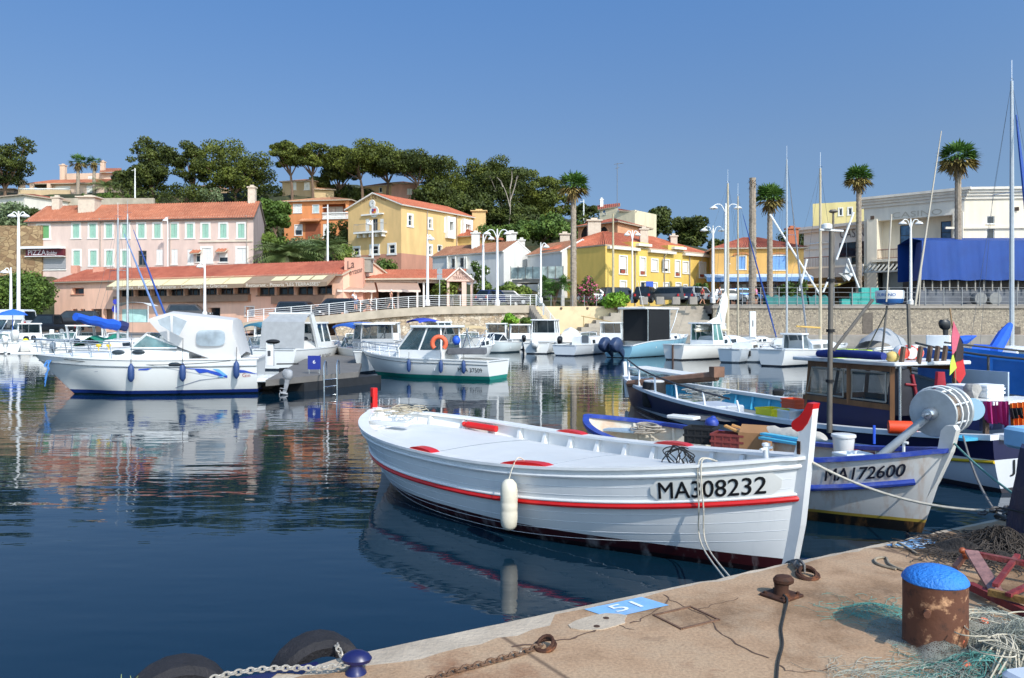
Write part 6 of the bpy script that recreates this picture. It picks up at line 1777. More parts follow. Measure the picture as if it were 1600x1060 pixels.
def all_palms():
 palm('tall fan palm with a yellowing skirt before the white gable',896,476,81,268,46,True,1,.34)
 palm('fan palm beside the topped palm trunk in front of the amber house',1203,474,82,288,46,True,2,.32)
 palm('fan palm standing before the dark letters of the casino wing',1342,474,84,258,42,True,3,.32)
 palm('tallest fan palm in front of the casino loggia corner',1497,476,80,222,54,True,4,.36)
 t=thing('palm_tree','topped palm trunk without a crown left of the amber house palms','palm tree',P(1176,474,81),0)
 palm_trunk(t,(474-280)/F*81,.36)
 mb=MB();rg=random.Random(6);z0=(474-282)/F*81
 for i in range(30):
  a=rg.uniform(0,2*PI);d=Vector((math.cos(a),math.sin(a),0));s=Vector((-d.y,d.x,0))*.06;z_=z0-rg.uniform(0,.8)
  mb.face([d*.3+Vector((0,0,z_))-s,d*.3+Vector((0,0,z_))+s,d*rg.uniform(.45,.7)+Vector((0,0,z_+rg.uniform(-.5,.3)))])
 mb.build('leaf_stubs',M('leaf_stub',(108,84,62),.9,.2,5),t,smooth=False)
 palm('short fan palm at the left before the pink hillside villa',122,306,148,241,26,True,5,.34,30,group='hillside fan palms')
 palm('short fan palm at the right before the pink hillside villa',147,306,147,243,22,True,6,.32,30,group='hillside fan palms')
 feather_palm('feather palm with drooping fronds right of the two villa palms',166,306,145,266,48,1,.35)
 feather_palm('big bushy feather palm between the terraced house and the town hall',448,422,101,350,96,2,.28,74)
 feather_palm('feather palm left of the town hall front',510,414,103,346,62,3,.36,56)
 feather_palm('small dark palm on the terrace edge of the pink hillside villa',84,316,140,298,16,4,.4,24)
 rg=random.Random(77);t=thing('dwarf_palm','bushy low fan palm on the planted bank before the white gable','palm tree',P(866,472,81.5))
 mb=MB()
 for k in range(7):
  q=MB();palm_crown(q,rg,1.15,16,.5,0,1.0);ox,oy,oz=rg.uniform(-1,1),rg.uniform(-.6,.6),rg.uniform(.7,2.0)
  b0=len(mb.v);mb.v+=[(a+ox,b+oy,c+oz)for a,b,c in q.v];mb.f+=[tuple(i+b0 for i in f)for f in q.f];mb.m+=q.m
 mb.build('crown',[MATS['palm_green'],MATS['palm_green']],t,smooth=False)
 mb=MB()
 for k in range(4):mb.tube([Vector((0,0,-.4)),Vector((rg.uniform(-.5,.5),rg.uniform(-.3,.3),1.3))],.12,6)
 mb.build('trunk',BARK,t)
all_trees();all_palms()
# ------ street lamps, poles, masts on shore
MLAMP=M('white_lamp_paint',(230,230,228),.4,.04,4)
def lamp(label,px,pb,D,pt_,arms,r=.12,head=.36,arm=.95,cat='street lamp'):
 x,zb=X(px,D),Z(pb,D);H=(pb-pt_)/F*D
 t=thing('street_lamp',label,cat,(x,D,zb),0,'white street lamps along the harbour')
 mb=MB();n=14;mb.lathe([(r*1.7,0),(r*1.7,.5),(r,.62),(r*.8,H*.7),(r*.62,H*.9),(r*.4,H)],(0,0,0),10);mb.build('pole',MLAMP,t)
 for s in arms:
  mb=MB();zt=H-.15;k=abs(s)
  mb.tube(spline([Vector((0,0,zt-.9*k)),Vector((s*arm*.35,0,zt-.05)),Vector((s*arm*.75,0,zt+.06)),Vector((s*arm,0,zt-.12))],4),.045,6)
  ar=mb.build('arm',MLAMP,t)
  mb=MB();mb.lathe([(.05,.14),(.12,.1),(head*.75,.0),(head,-.14),(head*.95,-.17),(.05,-.15)],(s*arm,0,zt-.22),14);mb.build('lamp_shade',MLAMP,ar)
  mb=MB();mb.ball((s*arm,0,zt-.38),(head*.45,head*.45,.1),8);mb.build('bulb',M('lamp_glass',(214,220,222),.2),ar)
def lamps():
 lamp('tallest double armed white lamp right of the bright yellow house',1134,474,79,318,(-1,1),.19,.42,1.2)
 lamp('lower double armed white lamp just left of the tallest one',1114,474,81,353,(-1,1),.17,.42,.9)
 lamp('double armed white lamp on the promenade before the long white house',777,478,77.5,358,(-1,1),.15,.40,1.0)
 lamp('single armed white lamp just left of the double promenade lamp',755,477,79,366,(1,),.16,.34,.8)
 lamp('single armed white lamp in front of the town hall side',668,478,75,366,(1,),.14,.34,.35)
 lamp('slim single white lamp before the town hall front',582,424,92,344,(-1,),.13,.3,.4)
 lamp('white lamp on the planted bank left of the tall palm',845,474,80.5,379,(1,),.12,.34,.55)
 lamp('thin double armed grey white lamp on the bright yellow house front',988,474,81,360,(-1,1),.10,.32,.55)
 lamp('double armed white lamp in front of the casino canopy',1423,478,78,342,(-1,1),.15,.40,.8)
 lamp('thin single lamp before the roof of the pink terraced house',262,425,99,339,(-1,),.07,.34,.3)
 lamp('single armed white lamp at the left end of the car park',17,505,76,418,(-1,),.14,.4,.6)
 lamp('single armed white lamp in front of the salmon restaurant',320,497,74,409,(-1,),.13,.34,.45)
 lamp('tall floodlight lamp with two flat heads at the left edge',29,506,73,330,(-.6,.6),.17,.4,1.0)
 for px,pb,D,pt_,lab in((512,410,96,320,'bare white flagpole left of the town hall front'),(958,476,80.5,334,'bare wooden pole before the bright yellow house corner'),(857,330,150,299,'concrete pole on the slope left of the tall palm'),(211,316,140,263,'thin pole behind the pink terraced house roof'),(912,345,140,312,'concrete pole beside the small dark pine')):
  x,zb=X(px,D),Z(pb,D);H=(pb-pt_)/F*D
  mb=MB();mb.lathe([(.13,-.5),(.12,H*.5),(.07,H)],(x,D,zb),8)
  if px!=958:mb.tube([(x-.6,D,zb+H-.4),(x+.1,D,zb+H-.3)],.05,5)
  tag(mb.build('pole',M('pole_wood',(186,172,140),.8,.1,3)if px==958 else MLAMP),lab,'pole')
lamps()
# ------ second and third fishing boats
MGLASSC=Mglass('cabin_glass',(48,66,70),.04,.55)
def crate(label,c,size,m,rz=0,name='crate',cat='crate',group=None,cells=True,lid=None):
 """open box with ribbed walls"""
 t=thing(name,label,cat,c,rz,group);x,y,z=size;th=.018
 mb=MB();mb.box((0,0,th/2),(x,y,th))
 for sx in(-1,1):mb.box((sx*(x/2-th/2),0,z/2),(th,y,z))
 for sy in(-1,1):mb.box((0,sy*(y/2-th/2),z/2),(x-2*th,th,z-.002))
 mb.build('body',m,t,smooth=False)
 mb=MB()
 for zz in(z-.02,z*.5):
  mb.box((0,-y/2-.008,zz),(x+.03,.016,.03));mb.box((0,y/2+.008,zz),(x+.03,.016,.03));mb.box((-x/2-.008,0,zz),(.016,y,.03));mb.box((x/2+.008,0,zz),(.016,y,.03))
 for k in range(4 if cells else 0):mb.box((-x/2+x*(k+.5)/4,-y/2-.006,z*.45),(.02,.012,z*.8));mb.box((-x/2-.006,-y/2+y*(k+.5)/4,z*.45),(.012,.02,z*.8))
 mb.build('rim',m,t,smooth=False)
 if lid:mb=MB();mb.rbox((0,0,z+.02),(x+.02,y+.02,.04),.02);mb.build('lid',lid,t)
 return t
def coil(label,c,rx,ry,n,r,m,seed=1,name='rope_coil',dz=.02,jit=.2):
 rg=random.Random(seed);mb=MB()
 for k in range(n):mb.tube(spline(curl(rg,Vector(c)+Vector((rg.uniform(-rx,rx)*.3,rg.uniform(-ry,ry)*.3,.02*k)),rx*rg.uniform(.5,1),ry*rg.uniform(.5,1),rg.uniform(1,2),dz,8,jit),3),r,5)
 return tag(mb.build(name,m),label,'rope')
def second_boat():
 mid=Vector((3.03,11.0,0));rz=math.atan2(-4.6,3.6)
 t=thing('fishing_boat','weathered white boat with blue rims and rust streaks, numbered MA172600','boat',mid,rz)
 h=Hull(5.75,2.1,(.78,.62,.95),.4,0,.42,.45,.60,2.3,2.6,.45,.10,.84)
 blue=M('worn_blue_paint',(40,66,158),.5,.18,7,.2,30,dirt=(140,144,160),dirtamt=.5)
 hm=Mbands('old_white_hull',[(.13,(16,15,16)),(.165,(172,150,60)),(9,(206,206,204))],.5,.1,dirt=(168,122,70),dirtamt=.6,dlo=.5)
 ins=M('old_white_inside',(206,200,186),.6,.1,4,.1,20,dirt=(196,136,70),dirtamt=.7)
 mb=MB();h.shell(mb,50,18);mb.build('hull',hm,t,angle=50)
 mb=MB();h.rail(mb,.10,.035,.05,60);mb.build('cap_rail',blue,t,angle=30)
 mb=MB();h.strake(mb,.305,.036,50,0,.02,.965);mb.build('rub_strake',blue,t)
 mb=MB();h.inner(mb,.34,.04,36,mf=0);mb.build('inside',ins,t)
 mb=MB();rows=[]
 for i in range(25):
  tt=.22+.55*i/24;p=h.pt(tt,h.vd(tt,.2),1);y=p.y*.74;z=h.z(tt)-.17
  rows.append([Vector((p.x,-y,z-.12)),Vector((p.x,-y,z))]+[Vector((p.x,y*u,z+.04*(1-u*u)))for u in(-.5,0,.5)]+[Vector((p.x,y,z)),Vector((p.x,y,z-.12))])
 mb.grid(rows);mb.face(rows[0]);mb.face(rows[-1][::-1])
 mb.build('deck_board',M('grey_worn_deck',(176,170,162),.8,.14,5,.2,40,dirt=(92,84,78),dirtamt=.8),t,angle=25)
 for side in(1,-1):
  for k in range(9):
   tt=.1+.8*k/8;a=h.pt(tt,h.vd(tt,.33),side);c=h.pt(tt,h.vd(tt,.02),side);mb=MB()
   mb.tube([Vector((a.x,a.y-side*.07,a.z)),Vector((c.x,c.y-side*.06,c.z))],.028,4);mb.build('frame_rib',ins,t)
 X0=h.L/2
 prof=[(-.62,-.35),(-.38,.1),(-.12,.6),(.03,.95),(.09,1.2),(.06,1.25),(-.02,1.24),(-.07,1.18),(-.10,1.0),(-.24,.6),(-.5,.1),(-.75,-.35)]
 mb=MB();mb.prism([(X0+a,b)for a,b in prof],lambda p:(p[0],-.055,p[1]),lambda p:(p[0],.055,p[1]));mb.build('stem_post',M('old_white_stem',(204,202,196),.5,.1,5,dirt=(150,110,76),dirtamt=.5),t,smooth=False)
 f2=h.on(.818,.15,-1,1,.012)
 mb=MB();g=tgeo('MA172600',1,.016);hm_=max(b for a,b in g[0]);mb.text(g,lambda a,b:f2(a/g[2]*.74,b/hm_*.15-.075));mb.build('lettering',M('letter_navy',(22,26,42),.5),t,smooth=False)
 W_=lambda*v:WM[t.name]@Vector(v)
 hub=P(1456,646,9.0);inv=WM[t.name].inverted();hl=inv@hub
 ax=(inv.to_3x3()@Vector((.80,.6,.04))).normalized();Q3=ax.to_track_quat('Z','Y').to_matrix()
 met=M('hauler_paint',(176,182,184),.45,.1,5,metal=.2,dirt=(120,112,100),dirtamt=.4)
 foot=inv@P(1370,718,9.2)
 mb=MB();mb.tube([foot,foot.lerp(hl,.5),hl],[.05,.045,.045],10);mb.box(foot+Vector((0,0,-.05)),(.25,.25,.1));hr=mb.build('net_hauler_arm',met,t)
 mb=MB();mb.lathe([(.01,.0),(.262,.012),(.27,.03),(.262,.045),(.12,.07),(.105,.12),(.105,.33),(.13,.37),(.262,.40),(.275,.42),(.262,.44),(.01,.45)],hl,30,0,Q3);dr=mb.build('net_hauler_drum',met,t)
 mb=MB();mb.lathe([(.01,-.12),(.055,-.115),(.075,-.07),(.075,-.01),(.03,.0)],hl,14,0,Q3);mb.lathe([(.02,-.2),(.025,-.12)],hl,8,0,Q3);mb.build('hub',MSTEEL,dr)
 for zz in(.06,.2):
  mb=MB();mb.tube([hl+Q3@Vector((.285*math.cos(2*PI*i/24),.285*math.sin(2*PI*i/24),zz+.05))for i in range(17)],.011,5);mb.build('guard_hoop',MWHITE,dr)
 mb=MB()
 for i in range(7):
  a=2*PI*i/7;mb.tube([hl+Q3@Vector((.24*math.cos(a),.24*math.sin(a),.05)),hl+Q3@Vector((.24*math.cos(a),.24*math.sin(a),.42))],.012,5)
 mb.build('drum_bar',MWHITE,dr)
 mb=MB();mb.lathe([(.14,.06),(.19,.1),(.2,.2),(.19,.32),(.14,.38)],hl,20,0,Q3);mb.build('wound_net',M('wound_net',(128,112,98),.9,.3,14),dr)
 mb=MB();p=inv@P(1412,708,9.1);mb.tube([p,p+Vector((0,0,.12))],.018,6);mb.tube([p+Vector((-.05,0,.12)),p+Vector((.05,0,.12))],.018,6);mb.build('mooring_bitt',MWHITE,t)
 c=P(1318,712,10.3)
 tb=thing('bucket','white plastic bucket with a lid in the boat numbered MA172600','bucket',(c.x,c.y,.62))
 mb=MB();mb.lathe([(.11,0),(.115,.01),(.138,.27),(.14,.28)],(0,0,0),20);mb.build('body',MWHITE,tb)
 mb=MB();mb.lathe([(.15,.262),(.155,.275),(.15,.30),(.13,.305),(.01,.305)],(0,0,0),20);mb.build('lid',MWHITE,tb)
 poly=M('polystyrene',(226,230,234),.7,.04,10)
 crate('white polystyrene fish box beside the white bucket',P(1332,716,9.8)-Vector((0,0,.06)),(.36,.24,.13),poly,.3,'fish_box','fish box',cells=False)
 crate('dark red plastic crate behind the white polystyrene box',P(1352,712,10.2)-Vector((0,0,.08)),(.42,.26,.14),M('dark_red_plastic',(136,34,44),.5,.1,5),.2)
 zf=.58
 crate('black fish crate beside the blue rim of the boat numbered MA172600',Vector((*P(1096,690,11.8).xy,zf)),(.42,.34,.24),MBLACK,-.5)
 crate('red brown lattice crate beside the black crate',Vector((*P(1140,697,11.3).xy,zf)),(.44,.34,.22),M('lattice_red',(122,52,48),.6,.2,8),-.5)
 tbx=thing('cardboard_box','brown cardboard box behind the red brown crate','box',Vector((*P(1180,695,11.1).xy,zf)),-.5)
 mb=MB();mb.box((0,0,.13),(.4,.3,.26));mb.build('body',M('cardboard',(158,116,78),.85,.1,4),tbx,smooth=False)
 mb=MB();mb.box((0,-.05,.30),(.38,.2,.012),0,0,Matrix.Rotation(.5,3,'X'));mb.build('flap',M('cardboard',(158,116,78)),tbx,smooth=False)
 mb=MB();q=P(1148,672,11.3);mb.box((q.x,q.y,q.z),(.3,.1,.025),-.6,0,Matrix.Rotation(.35,3,'Y'));mb.box((q.x+.1,q.y+.06,q.z+.02),(.25,.08,.025),-.4,0,Matrix.Rotation(.3,3,'Y'))
 tag(mb.build('plank_offcut',M('new_wood',(190,140,84),.8,.15,8),smooth=False),'short tan plank ends lying on the red brown crate','plank')
 mb=MB();a,b=P(1190,684,10.6),P(1268,697,9.9);d=b-a
 mb.box((a+b)/2,(d.length,.12,.03),0,0,d.to_track_quat('X','Z').to_matrix());mb.box((a+b)/2+Vector((.02,.12,.04)),(d.length*.9,.1,.03),0,0,d.to_track_quat('X','Z').to_matrix())
 tag(mb.build('painted_plank',M('turquoise_paint',(84,178,206),.5,.12,8),smooth=False),'turquoise painted planks leaning across the boat numbered MA172600','plank')
 mb=MB();rows=[]
 a,b=P(1205,679,10.7),P(1285,688,10.0)
 for i in range(10):
  q=a.lerp(b,i/9);rows.append([q+Vector((.05*math.cos(an),.12*math.sin(an),.05+.05*math.sin(an*1.0)*(1+.3*math.sin(i*2))))for an in[2*PI*k/10 for k in range(10)]])
 mb.grid(rows,0,True,True);tag(mb.build('canvas_bundle',M('old_canvas',(192,184,172),.9,.12,6,.5,18)),'grey white canvas bundle lying on the turquoise planks','canvas')
 mb=MB();q=P(975,666,13.0);mb.box((q.x,q.y,.60),(.6,.34,.03),-.6);tag(mb.build('stern_board',M('grey_blue_board',(146,168,186),.6,.1,4),smooth=False),'pale blue board across the stern of the boat with blue rims','board')
 q=P(1010,662,12.7);coil('grey rope coil on the stern of the boat with blue rims',(q.x,q.y,.58),.26,.2,7,.012,M('grey_rope2',(170,160,146),.9,.2,20),5)
 mb=MB();q=P(1068,652,12.6);mb.rbox((q.x,q.y,q.z),(.5,.22,.05),.03,-.75);tag(mb.build('white_board',MWHITE),'small white board lying on the blue rim of the second boat','board')
 mb=MB();q=P(1112,661,12.2);mb.ball((q.x,q.y,q.z),(.11,.11,.09),10);mb.ball((q.x+.02,q.y,q.z+.07),(.05,.05,.04),8);tag(mb.build('buoy',blue),'small blue buoy on the rim above the black crate','buoy')
 mb=MB();mb.rbox(Vector((*P(1225,712,10.5).xy,.5)),(.7,.34,.18),.03,-.9);tag(mb.build('engine_box',M('grey_box_paint',(120,124,122),.6,.15,4)),'grey engine box amidships under the turquoise planks','box')
 for a,b,sg,r,m_,lab in((W_(X0-.1,-.1,.92),G(1560,806,QZ),.12,.013,M('grey_rope',(120,116,112)),'grey stern line from the navy cabin boat down to the dark chain heap'),(P(1488,690,8.75),G(1612,800,QZ)+Vector((0,0,.05)),.04,.011,M('teal_rope',(96,140,132),.9,.2,20),'thin teal mooring line from the stem of boat MA172600'),(P(1270,723,7.35),G(1545,806,QZ)+Vector((0,0,.04)),.10,.012,MROPEW,'long pale mooring rope crossing below the number MA172600')):
  if lab.startswith('grey'):a=P(1505,682,11.0)
  mb=MB();mb.tube(sag(a,b,sg,14),r,6);tag(mb.build('mooring_rope',m_),lab,'rope')
 mb=MB();a=P(1366,665,11.2);mb.tube([a,a-Vector((0,0,.26))],.02,5);tag(mb.build('strap',M('blue_strap',(44,92,214),.6)),'bright blue strap hanging over the rail between the two working boats','strap')
def third_boat():
 L=12.2;rz=math.atan2(.93,-.37);sc_=Vector((7.75,11.4,0));mid=sc_+Vector((-.37,.93,0))*L/2
 t=thing('fishing_boat','long navy and white fishing boat with a brown wooden wheelhouse, stern to the quay','boat',mid,rz)
 h=Hull(L,2.9,(.74,.50,.74),.5,.84,.5,0,.55,2.2,2.2,.4,.06,.85)
 hm=Mbands('navy_hull',[(.07,(60,54,60)),(.25,(216,218,222)),(9,(28,26,66))],.35,.08,slope=.036)
 tq=M('turquoise_bulwark',(70,176,214),.5,.1,5,dirt=(120,150,160),dirtamt=.4)
 mb=MB();h.shell(mb,54,18);mb.build('hull',hm,t,angle=45)
 mb=MB();h.rail(mb,.13,.05,.075,60);mb.build('cap_rail',M('white_rail_worn',(222,224,226),.4,.06,5),t,angle=30)
 mb=MB();h.inner(mb,.34,.05,40,floor=False,t0=.02);mb.build('bulwark',tq,t)
 mb=MB();h.deck(mb,.33,.05,.03,40,0,.0,.98);mb.build('deck',M('grey_deck',(120,122,120),.8,.2,3,.2,30),t)
 mb=MB();h.strake(mb,.30,.022,16,0,.0,.14,(1,));mb.build('moulding',M('yellow_stripe',(222,184,30),.5),t)
 mb=MB();p=h.pt(0,0,1);g=tgeo('JULIEN',1,0);hh_=max(b for a,b in g[0])
 pc=h.pt(0,h.vd(0,.26),1);mb.text(g,lambda a,b:(p.x-.012,pc.y-.30-a/g[2]*1.25,.28+b/hh_*.17));mb.build('lettering',M('letter_black',(16,16,20)),t,smooth=False)
 for side in(1,-1):
  for k in range(14):
   tt=.36+.56*k/13;a=h.pt(tt,h.vd(tt,.32),side);c=h.pt(tt,h.vd(tt,.02),side);mb=MB()
   mb.tube([Vector((a.x,a.y-side*.09,a.z)),Vector((c.x,c.y-side*.075,c.z))],.035,4);mb.build('frame_rib',tq,t)
 wood=M('varnished_wood',(122,84,52),.5,.2,5,.2,30,sz=.3,dirt=(70,50,36),dirtamt=.6);navy=M('navy_panel',(34,32,74),.45,.1,4)
 xs=lambda s:s-L/2
 x0,x1,yw,z0,z1=xs(1.95),xs(3.95),.70,.26,1.66;yo=.25
 def frame(pts,w_=.07,nm='wheelhouse_frame'):
  pass
 mb=MB();fr=[]
 for side in(1,-1):
  y=side*yw+yo
  for(xa,za,xb,zb)in((x0,z0,x0,z1),(x0+.92,.95,x0+.92,z1),(x1,z0,x1-.16,z1)):mb.tube([Vector((xa,y,za)),Vector((xb,y,zb))],.05,4)
  mb.box(((x0+x1)/2,y,.98),(x1-x0,.07,.09));mb.box(((x0+x1)/2-.08,y,z1-.05),(x1-x0-.1,.07,.1))
 mb.box((x1-.05,yo,.98),(.08,2*yw,.09));mb.box((x1-.16,yo,z1-.05),(.08,2*yw,.1));mb.tube([Vector((x1,yo,.98)),Vector((x1-.16,yo,z1))],.04,4)
 wf=mb.build('wheelhouse_frame',wood,t,smooth=False)
 mb=MB()
 for side in(1,-1):mb.box(((x0+x1)/2,side*yw+yo,.6),(x1-x0-.06,.05,.68))
 mb.box((x1,yo,.6),(.05,2*yw-.06,.68));mb.build('wheelhouse_panel',navy,t,smooth=False)
 mb=MB()
 for side in(1,-1):
  for a,b in((x0+.05,x0+.87),(x0+.97,x1-.06)):
   y=side*yw+yo;sl=.13 if b>x0+1 else 0
   mb.face([(a,y,1.03),(b,y,1.03),(b-sl,y,z1-.1),(a,y,z1-.1)])
 mb.face([(x1-.01,yo-yw,1.03),(x1-.01,yo+yw,1.03),(x1-.15,yo+yw,z1-.1),(x1-.15,yo-yw,z1-.1)])
 mb.build('wheelhouse_window',MGLASSC,t,smooth=False)
 mb=MB()
 for a,b in((x0+.05,x0+.87),(x0+.97,x1-.06)):
  sl=.13 if b>x0+1 else 0;r=[Vector((a+.05,yo+yw+.03,1.06)),Vector((b-.04,yo+yw+.03,1.06)),Vector((b-.04-sl,yo+yw+.03,z1-.13)),Vector((a+.05,yo+yw+.03,z1-.13))]
  mb.tube(r+[r[0]],.018,5)
 mb.build('window_gasket',M('gasket',(150,146,136),.5),wf,smooth=False)
 mb=MB();mb.rbox(((x0+x1)/2-.02,yo,z1+.03),(x1-x0+.35,1.7,.065),.06);rf=mb.build('wheelhouse_roof',M('roof_white_worn',(214,218,220),.5,.08,4,dirt=(150,120,96),dirtamt=.4),t)
 mb=MB();mb.box((x0-.45,yo-yw,.98),(1.0,.03,1.2));mb.build('aft_screen',M('screen_white_blue',(176,192,206),.6,.15,1.5),t,smooth=False)
 for side in(1,-1):
  mb=MB();mb.tube([Vector((x0-.12,side*.66+yo,.3)),Vector((x0-.12,side*.66+yo,z1))],.022,6);mb.build('post',MSTEEL,t)
 br=M('dark_worn_wood',(92,74,62),.8,.2,8)
 for k,px in enumerate((1410,1437,1452,1464,1476)):
  q=WM[t.name].inverted()@P(px,566,12.75+.1*k);mb=MB();mb.box((q.x,q.y,z1+.17),(.05,.07,.28),.2,0,Matrix.Rotation(.25,3,'X'));mb.build('rack_upright',br,rf,smooth=False)
 inv=WM[t.name].inverted();pole=M('galvanised_pole',(112,106,98),.6,.15,4,metal=.3)
 mb=MB();a=inv@P(1296,655,13.4);b=inv@P(1299,362,13.4);a.z=.5;mb.tube([a,a.lerp(b,.5),b],[.046,.042,.038],10);ms=mb.build('mast',pole,t)
 mb=MB();mb.tube([b+Vector((.0,-.25,.02)),b+Vector((0,.25,.02))],.02,5);mb.lathe([(.06,0),(.09,.02),(.09,.09),(.05,.11)],b+Vector((0,.1,.02)),10);mb.build('mast_light',MWHITE,ms)
 for z_ in(.25,.5,.75):mb=MB();c=a.lerp(b,z_);mb.lathe([(.07,0),(.07,.05)],c,10);mb.build('band',MBLACK,ms)
 mb=MB();mb.tube([inv@P(1302,548,13.4),inv@P(1364,468,13.4)],.028,6);mb.tube([inv@P(1378,552,13.6),inv@P(1386,478,13.6)],.018,6);mb.tube([inv@P(1384,490,13.6),inv@P(1352,552,14.4)],.012,5);mb.build('gantry',pole,t)
 rc=inv@P(1390,474,13.6)
 mb=MB();mb.lathe([(.05,-.03),(.2,0),(.215,.03),(.22,.07)],rc,24);rd=mb.build('radar_base',M('radar_blue',(44,92,150),.4),t)
 mb=MB();mb.lathe([(.222,.07),(.228,.085),(.228,.2),(.215,.215),(.01,.222)],rc,24);dm=mb.build('radar_dome',MWHITE,rd)
 mb=MB();vw=(inv.to_3x3()@Vector((-.64,-.77,0)));a0=math.atan2(vw.y,vw.x);g=tgeo('FURUNO',1,.012);hh_=max(b for a,b in g[0])
 mb.text(g,lambda a,b:rc+Vector((.2305*math.cos(a0+(a/g[2]-.5)*1.35),.2305*math.sin(a0+(a/g[2]-.5)*1.35),.115+b/hh_*.05)));mb.build('lettering',M('radar_letter',(40,96,170)),rd,smooth=False)
 mb=MB();q=inv@P(1421,545,13.2);mb.tube([q,inv@P(1419,475,13.2)],.03,7);mb.build('whip_mount',pole,t)
 mb=MB();mb.tube([inv@P(1385,472,13.4),inv@P(1393,335,13.4)],.014,5);mb.tube([inv@P(1430,478,13.2),inv@P(1471,205,13.2)],[.022,.008],5);mb.tube([inv@P(1436,478,13.4),inv@P(1441,395,13.4)],.01,5);mb.build('whip_aerial',M('aerial_tan',(196,186,168),.6),t)
 for k,px in enumerate((1012,1060,1130,1203,1247,1365)):
  q=inv@P(px,640,18);tt=.93-.1*k
  p=h.pt(tt,0,1);mb=MB();mb.tube([Vector((p.x,p.y-.06,p.z+.03)),Vector((p.x+.35,p.y-.25,p.z+.55-.06*k))],.026,6);mb.build('stanchion',MWHITE,t)
 mb=MB();mb.tube([h.pt(tt,0,1)+Vector((.35,-.25,.56-.06*(.93-tt)*10))for tt in(.95,.83,.73,.63,.53,.45)],.022,6);mb.build('guard_rail',M('black_rail',(62,60,62),.6),t)
 mb=MB();a,b=inv@P(982,600,21.0),inv@P(1120,588,19.0);mb.tube([a,b],[.09,.12],8);mb.box(b+Vector((0,0,.1)),(.2,.3,.25));mb.build('spar',M('spar_wood',(124,92,74),.8,.2,5),t)
 p=h.pt(.99,0,1);mb=MB();mb.tube([Vector((L/2-.1,0,.2)),Vector((L/2+.02,0,1.0)),Vector((L/2+.05,0,1.2))],.06,6);mb.build('stem_post',MWHITE,t)
 mb=MB();a,b=P(996,574,22.2),P(1092,588,20.4);d=b-a;mb.box((a+b)/2,(d.length,.7,.05),0,0,d.to_track_quat('X','Z').to_matrix());tag(mb.build('hatch_board',MWHITE,smooth=False),'long white board laid over the turquoise bow of the navy boat','board')
 c=G(1020,622,.45)
 tb=thing('barrel','black plastic barrel with white lid in the bow of the navy boat','barrel',Vector((*P(1022,600,19.95).xy,.22)))
 mb=MB();mb.lathe([(.26,0),(.29,.05),(.3,.3),(.29,.55),(.27,.62)],(0,0,0),18);mb.build('body',MBLACK,tb)
 mb=MB();mb.lathe([(.25,.622),(.26,.65),(.2,.67),(.01,.67)],(0,0,0),18);mb.build('lid',MWHITE,tb)
 crate('moss green fish crate beside the black barrel',Vector((*P(1066,612,19.0).xy,.2)),(.8,.5,.3),M('moss_green_plastic',(96,136,88),.6,.1,5),1.9)
 coil('grey net lines heaped in front of the turquoise bulwark',Vector((*P(1100,607,18.8).xy,.42)),.5,.4,14,.012,M('grey_net_line',(150,152,150),.9,.2,20),9,'net_line',.03,.4)
 mb=MB();q=P(1118,630,17.4);mb.rbox((q.x,q.y,.36),(1.0,.8,.42),.06,1.95);tag(mb.build('fish_bin',M('pale_grey_bin',(186,192,202),.5,.08,4)),'large pale grey fish bin amidships in the navy boat','bin')
 mb=MB();q=P(1085,625,17.9);mb.rbox((q.x,q.y,.3),(.7,.5,.25),.05,1.95);tag(mb.build('canvas_sack',M('beige_sack',(190,172,138),.9,.12,5,.5,14)),'beige sack lying left of the pale grey fish bin','sack')
 mb=MB();rows=[];q=P(1160,636,16.2)
 for i in range(9):
  rows.append([Vector((q.x+(i-4)*.22,q.y+(j-3)*.2-(i-4)*.12,.36+.14*math.exp(-((i-4)**2+(j-3)**2)/8)+.02*math.sin(i*2+j)))for j in range(7)])
 mb.grid(rows);tag(mb.build('net_tarpaulin',M('dark_grey_tarp',(92,90,92),.9,.15,4,.4,14)),'dark grey tarpaulin spread over the nets of the navy boat','tarpaulin')
 crate('yellow plastic fish crate by the rail of the navy boat',Vector((*P(1206,650,15.4).xy,.34)),(.46,.40,.36),M('yellow_plastic',(226,216,40),.5,.08,5),1.95)
 crate('upright white plastic crate right beside the yellow crate',Vector((*P(1233,655,15.1).xy,.34)),(.40,.34,.36),poly_(),1.95,cells=False)
 crate('orange plastic tub on the far rail before the wheelhouse',Vector((*P(1241,623,16.2).xy,.6)),(.42,.3,.2),M('orange_plastic',(222,84,40),.5,.08,5),1.9,'tub','tub',cells=False)
 mb=MB();q=P(1216,613,17.0);mb.rbox((q.x,q.y,q.z),(.45,.22,.12),.05,1.2);tag(mb.build('net_weight',MBLACK),'dark sausage shaped weight on the white far rail','weight')
 mb=MB();a,b=P(1279,553,14.2),P(1381,557,12.7);mb.tube(spline([a,a.lerp(b,.4)+Vector((0,0,.02)),b],4),[.06,.07,.075,.07,.075,.07,.075,.07,.06],10);tag(mb.build('rolled_tarpaulin',M('blue_roll',(36,52,126),.7,.15,5,.4,16)),'dark blue rolled tarpaulin along the wheelhouse roof edge','tarpaulin')
 for(px,py,D,sz,m_,lab,cat)in((1318,547,14.2,(.5,.3,.16),M('lime_bag',(190,214,60),.8,.15,6,.5,14),'lime green bag on the wheelhouse roof','bag'),(1345,548,14.0,(.35,.3,.15),M('lime_bag',(190,214,60)),'pale lime cushion on the roof between the bag and the radar','bag'),(1394,550,12.9,(.22,.22,.16),M('straw_buoy',(222,192,116),.6,.1,6),'straw yellow buoy on the wheelhouse roof','buoy'),(1290,545,14.6,(.36,.3,.12),M('pink_red_cloth',(200,96,104),.8,.15,6),'pink red cloth at the left end of the wheelhouse roof','cloth')):
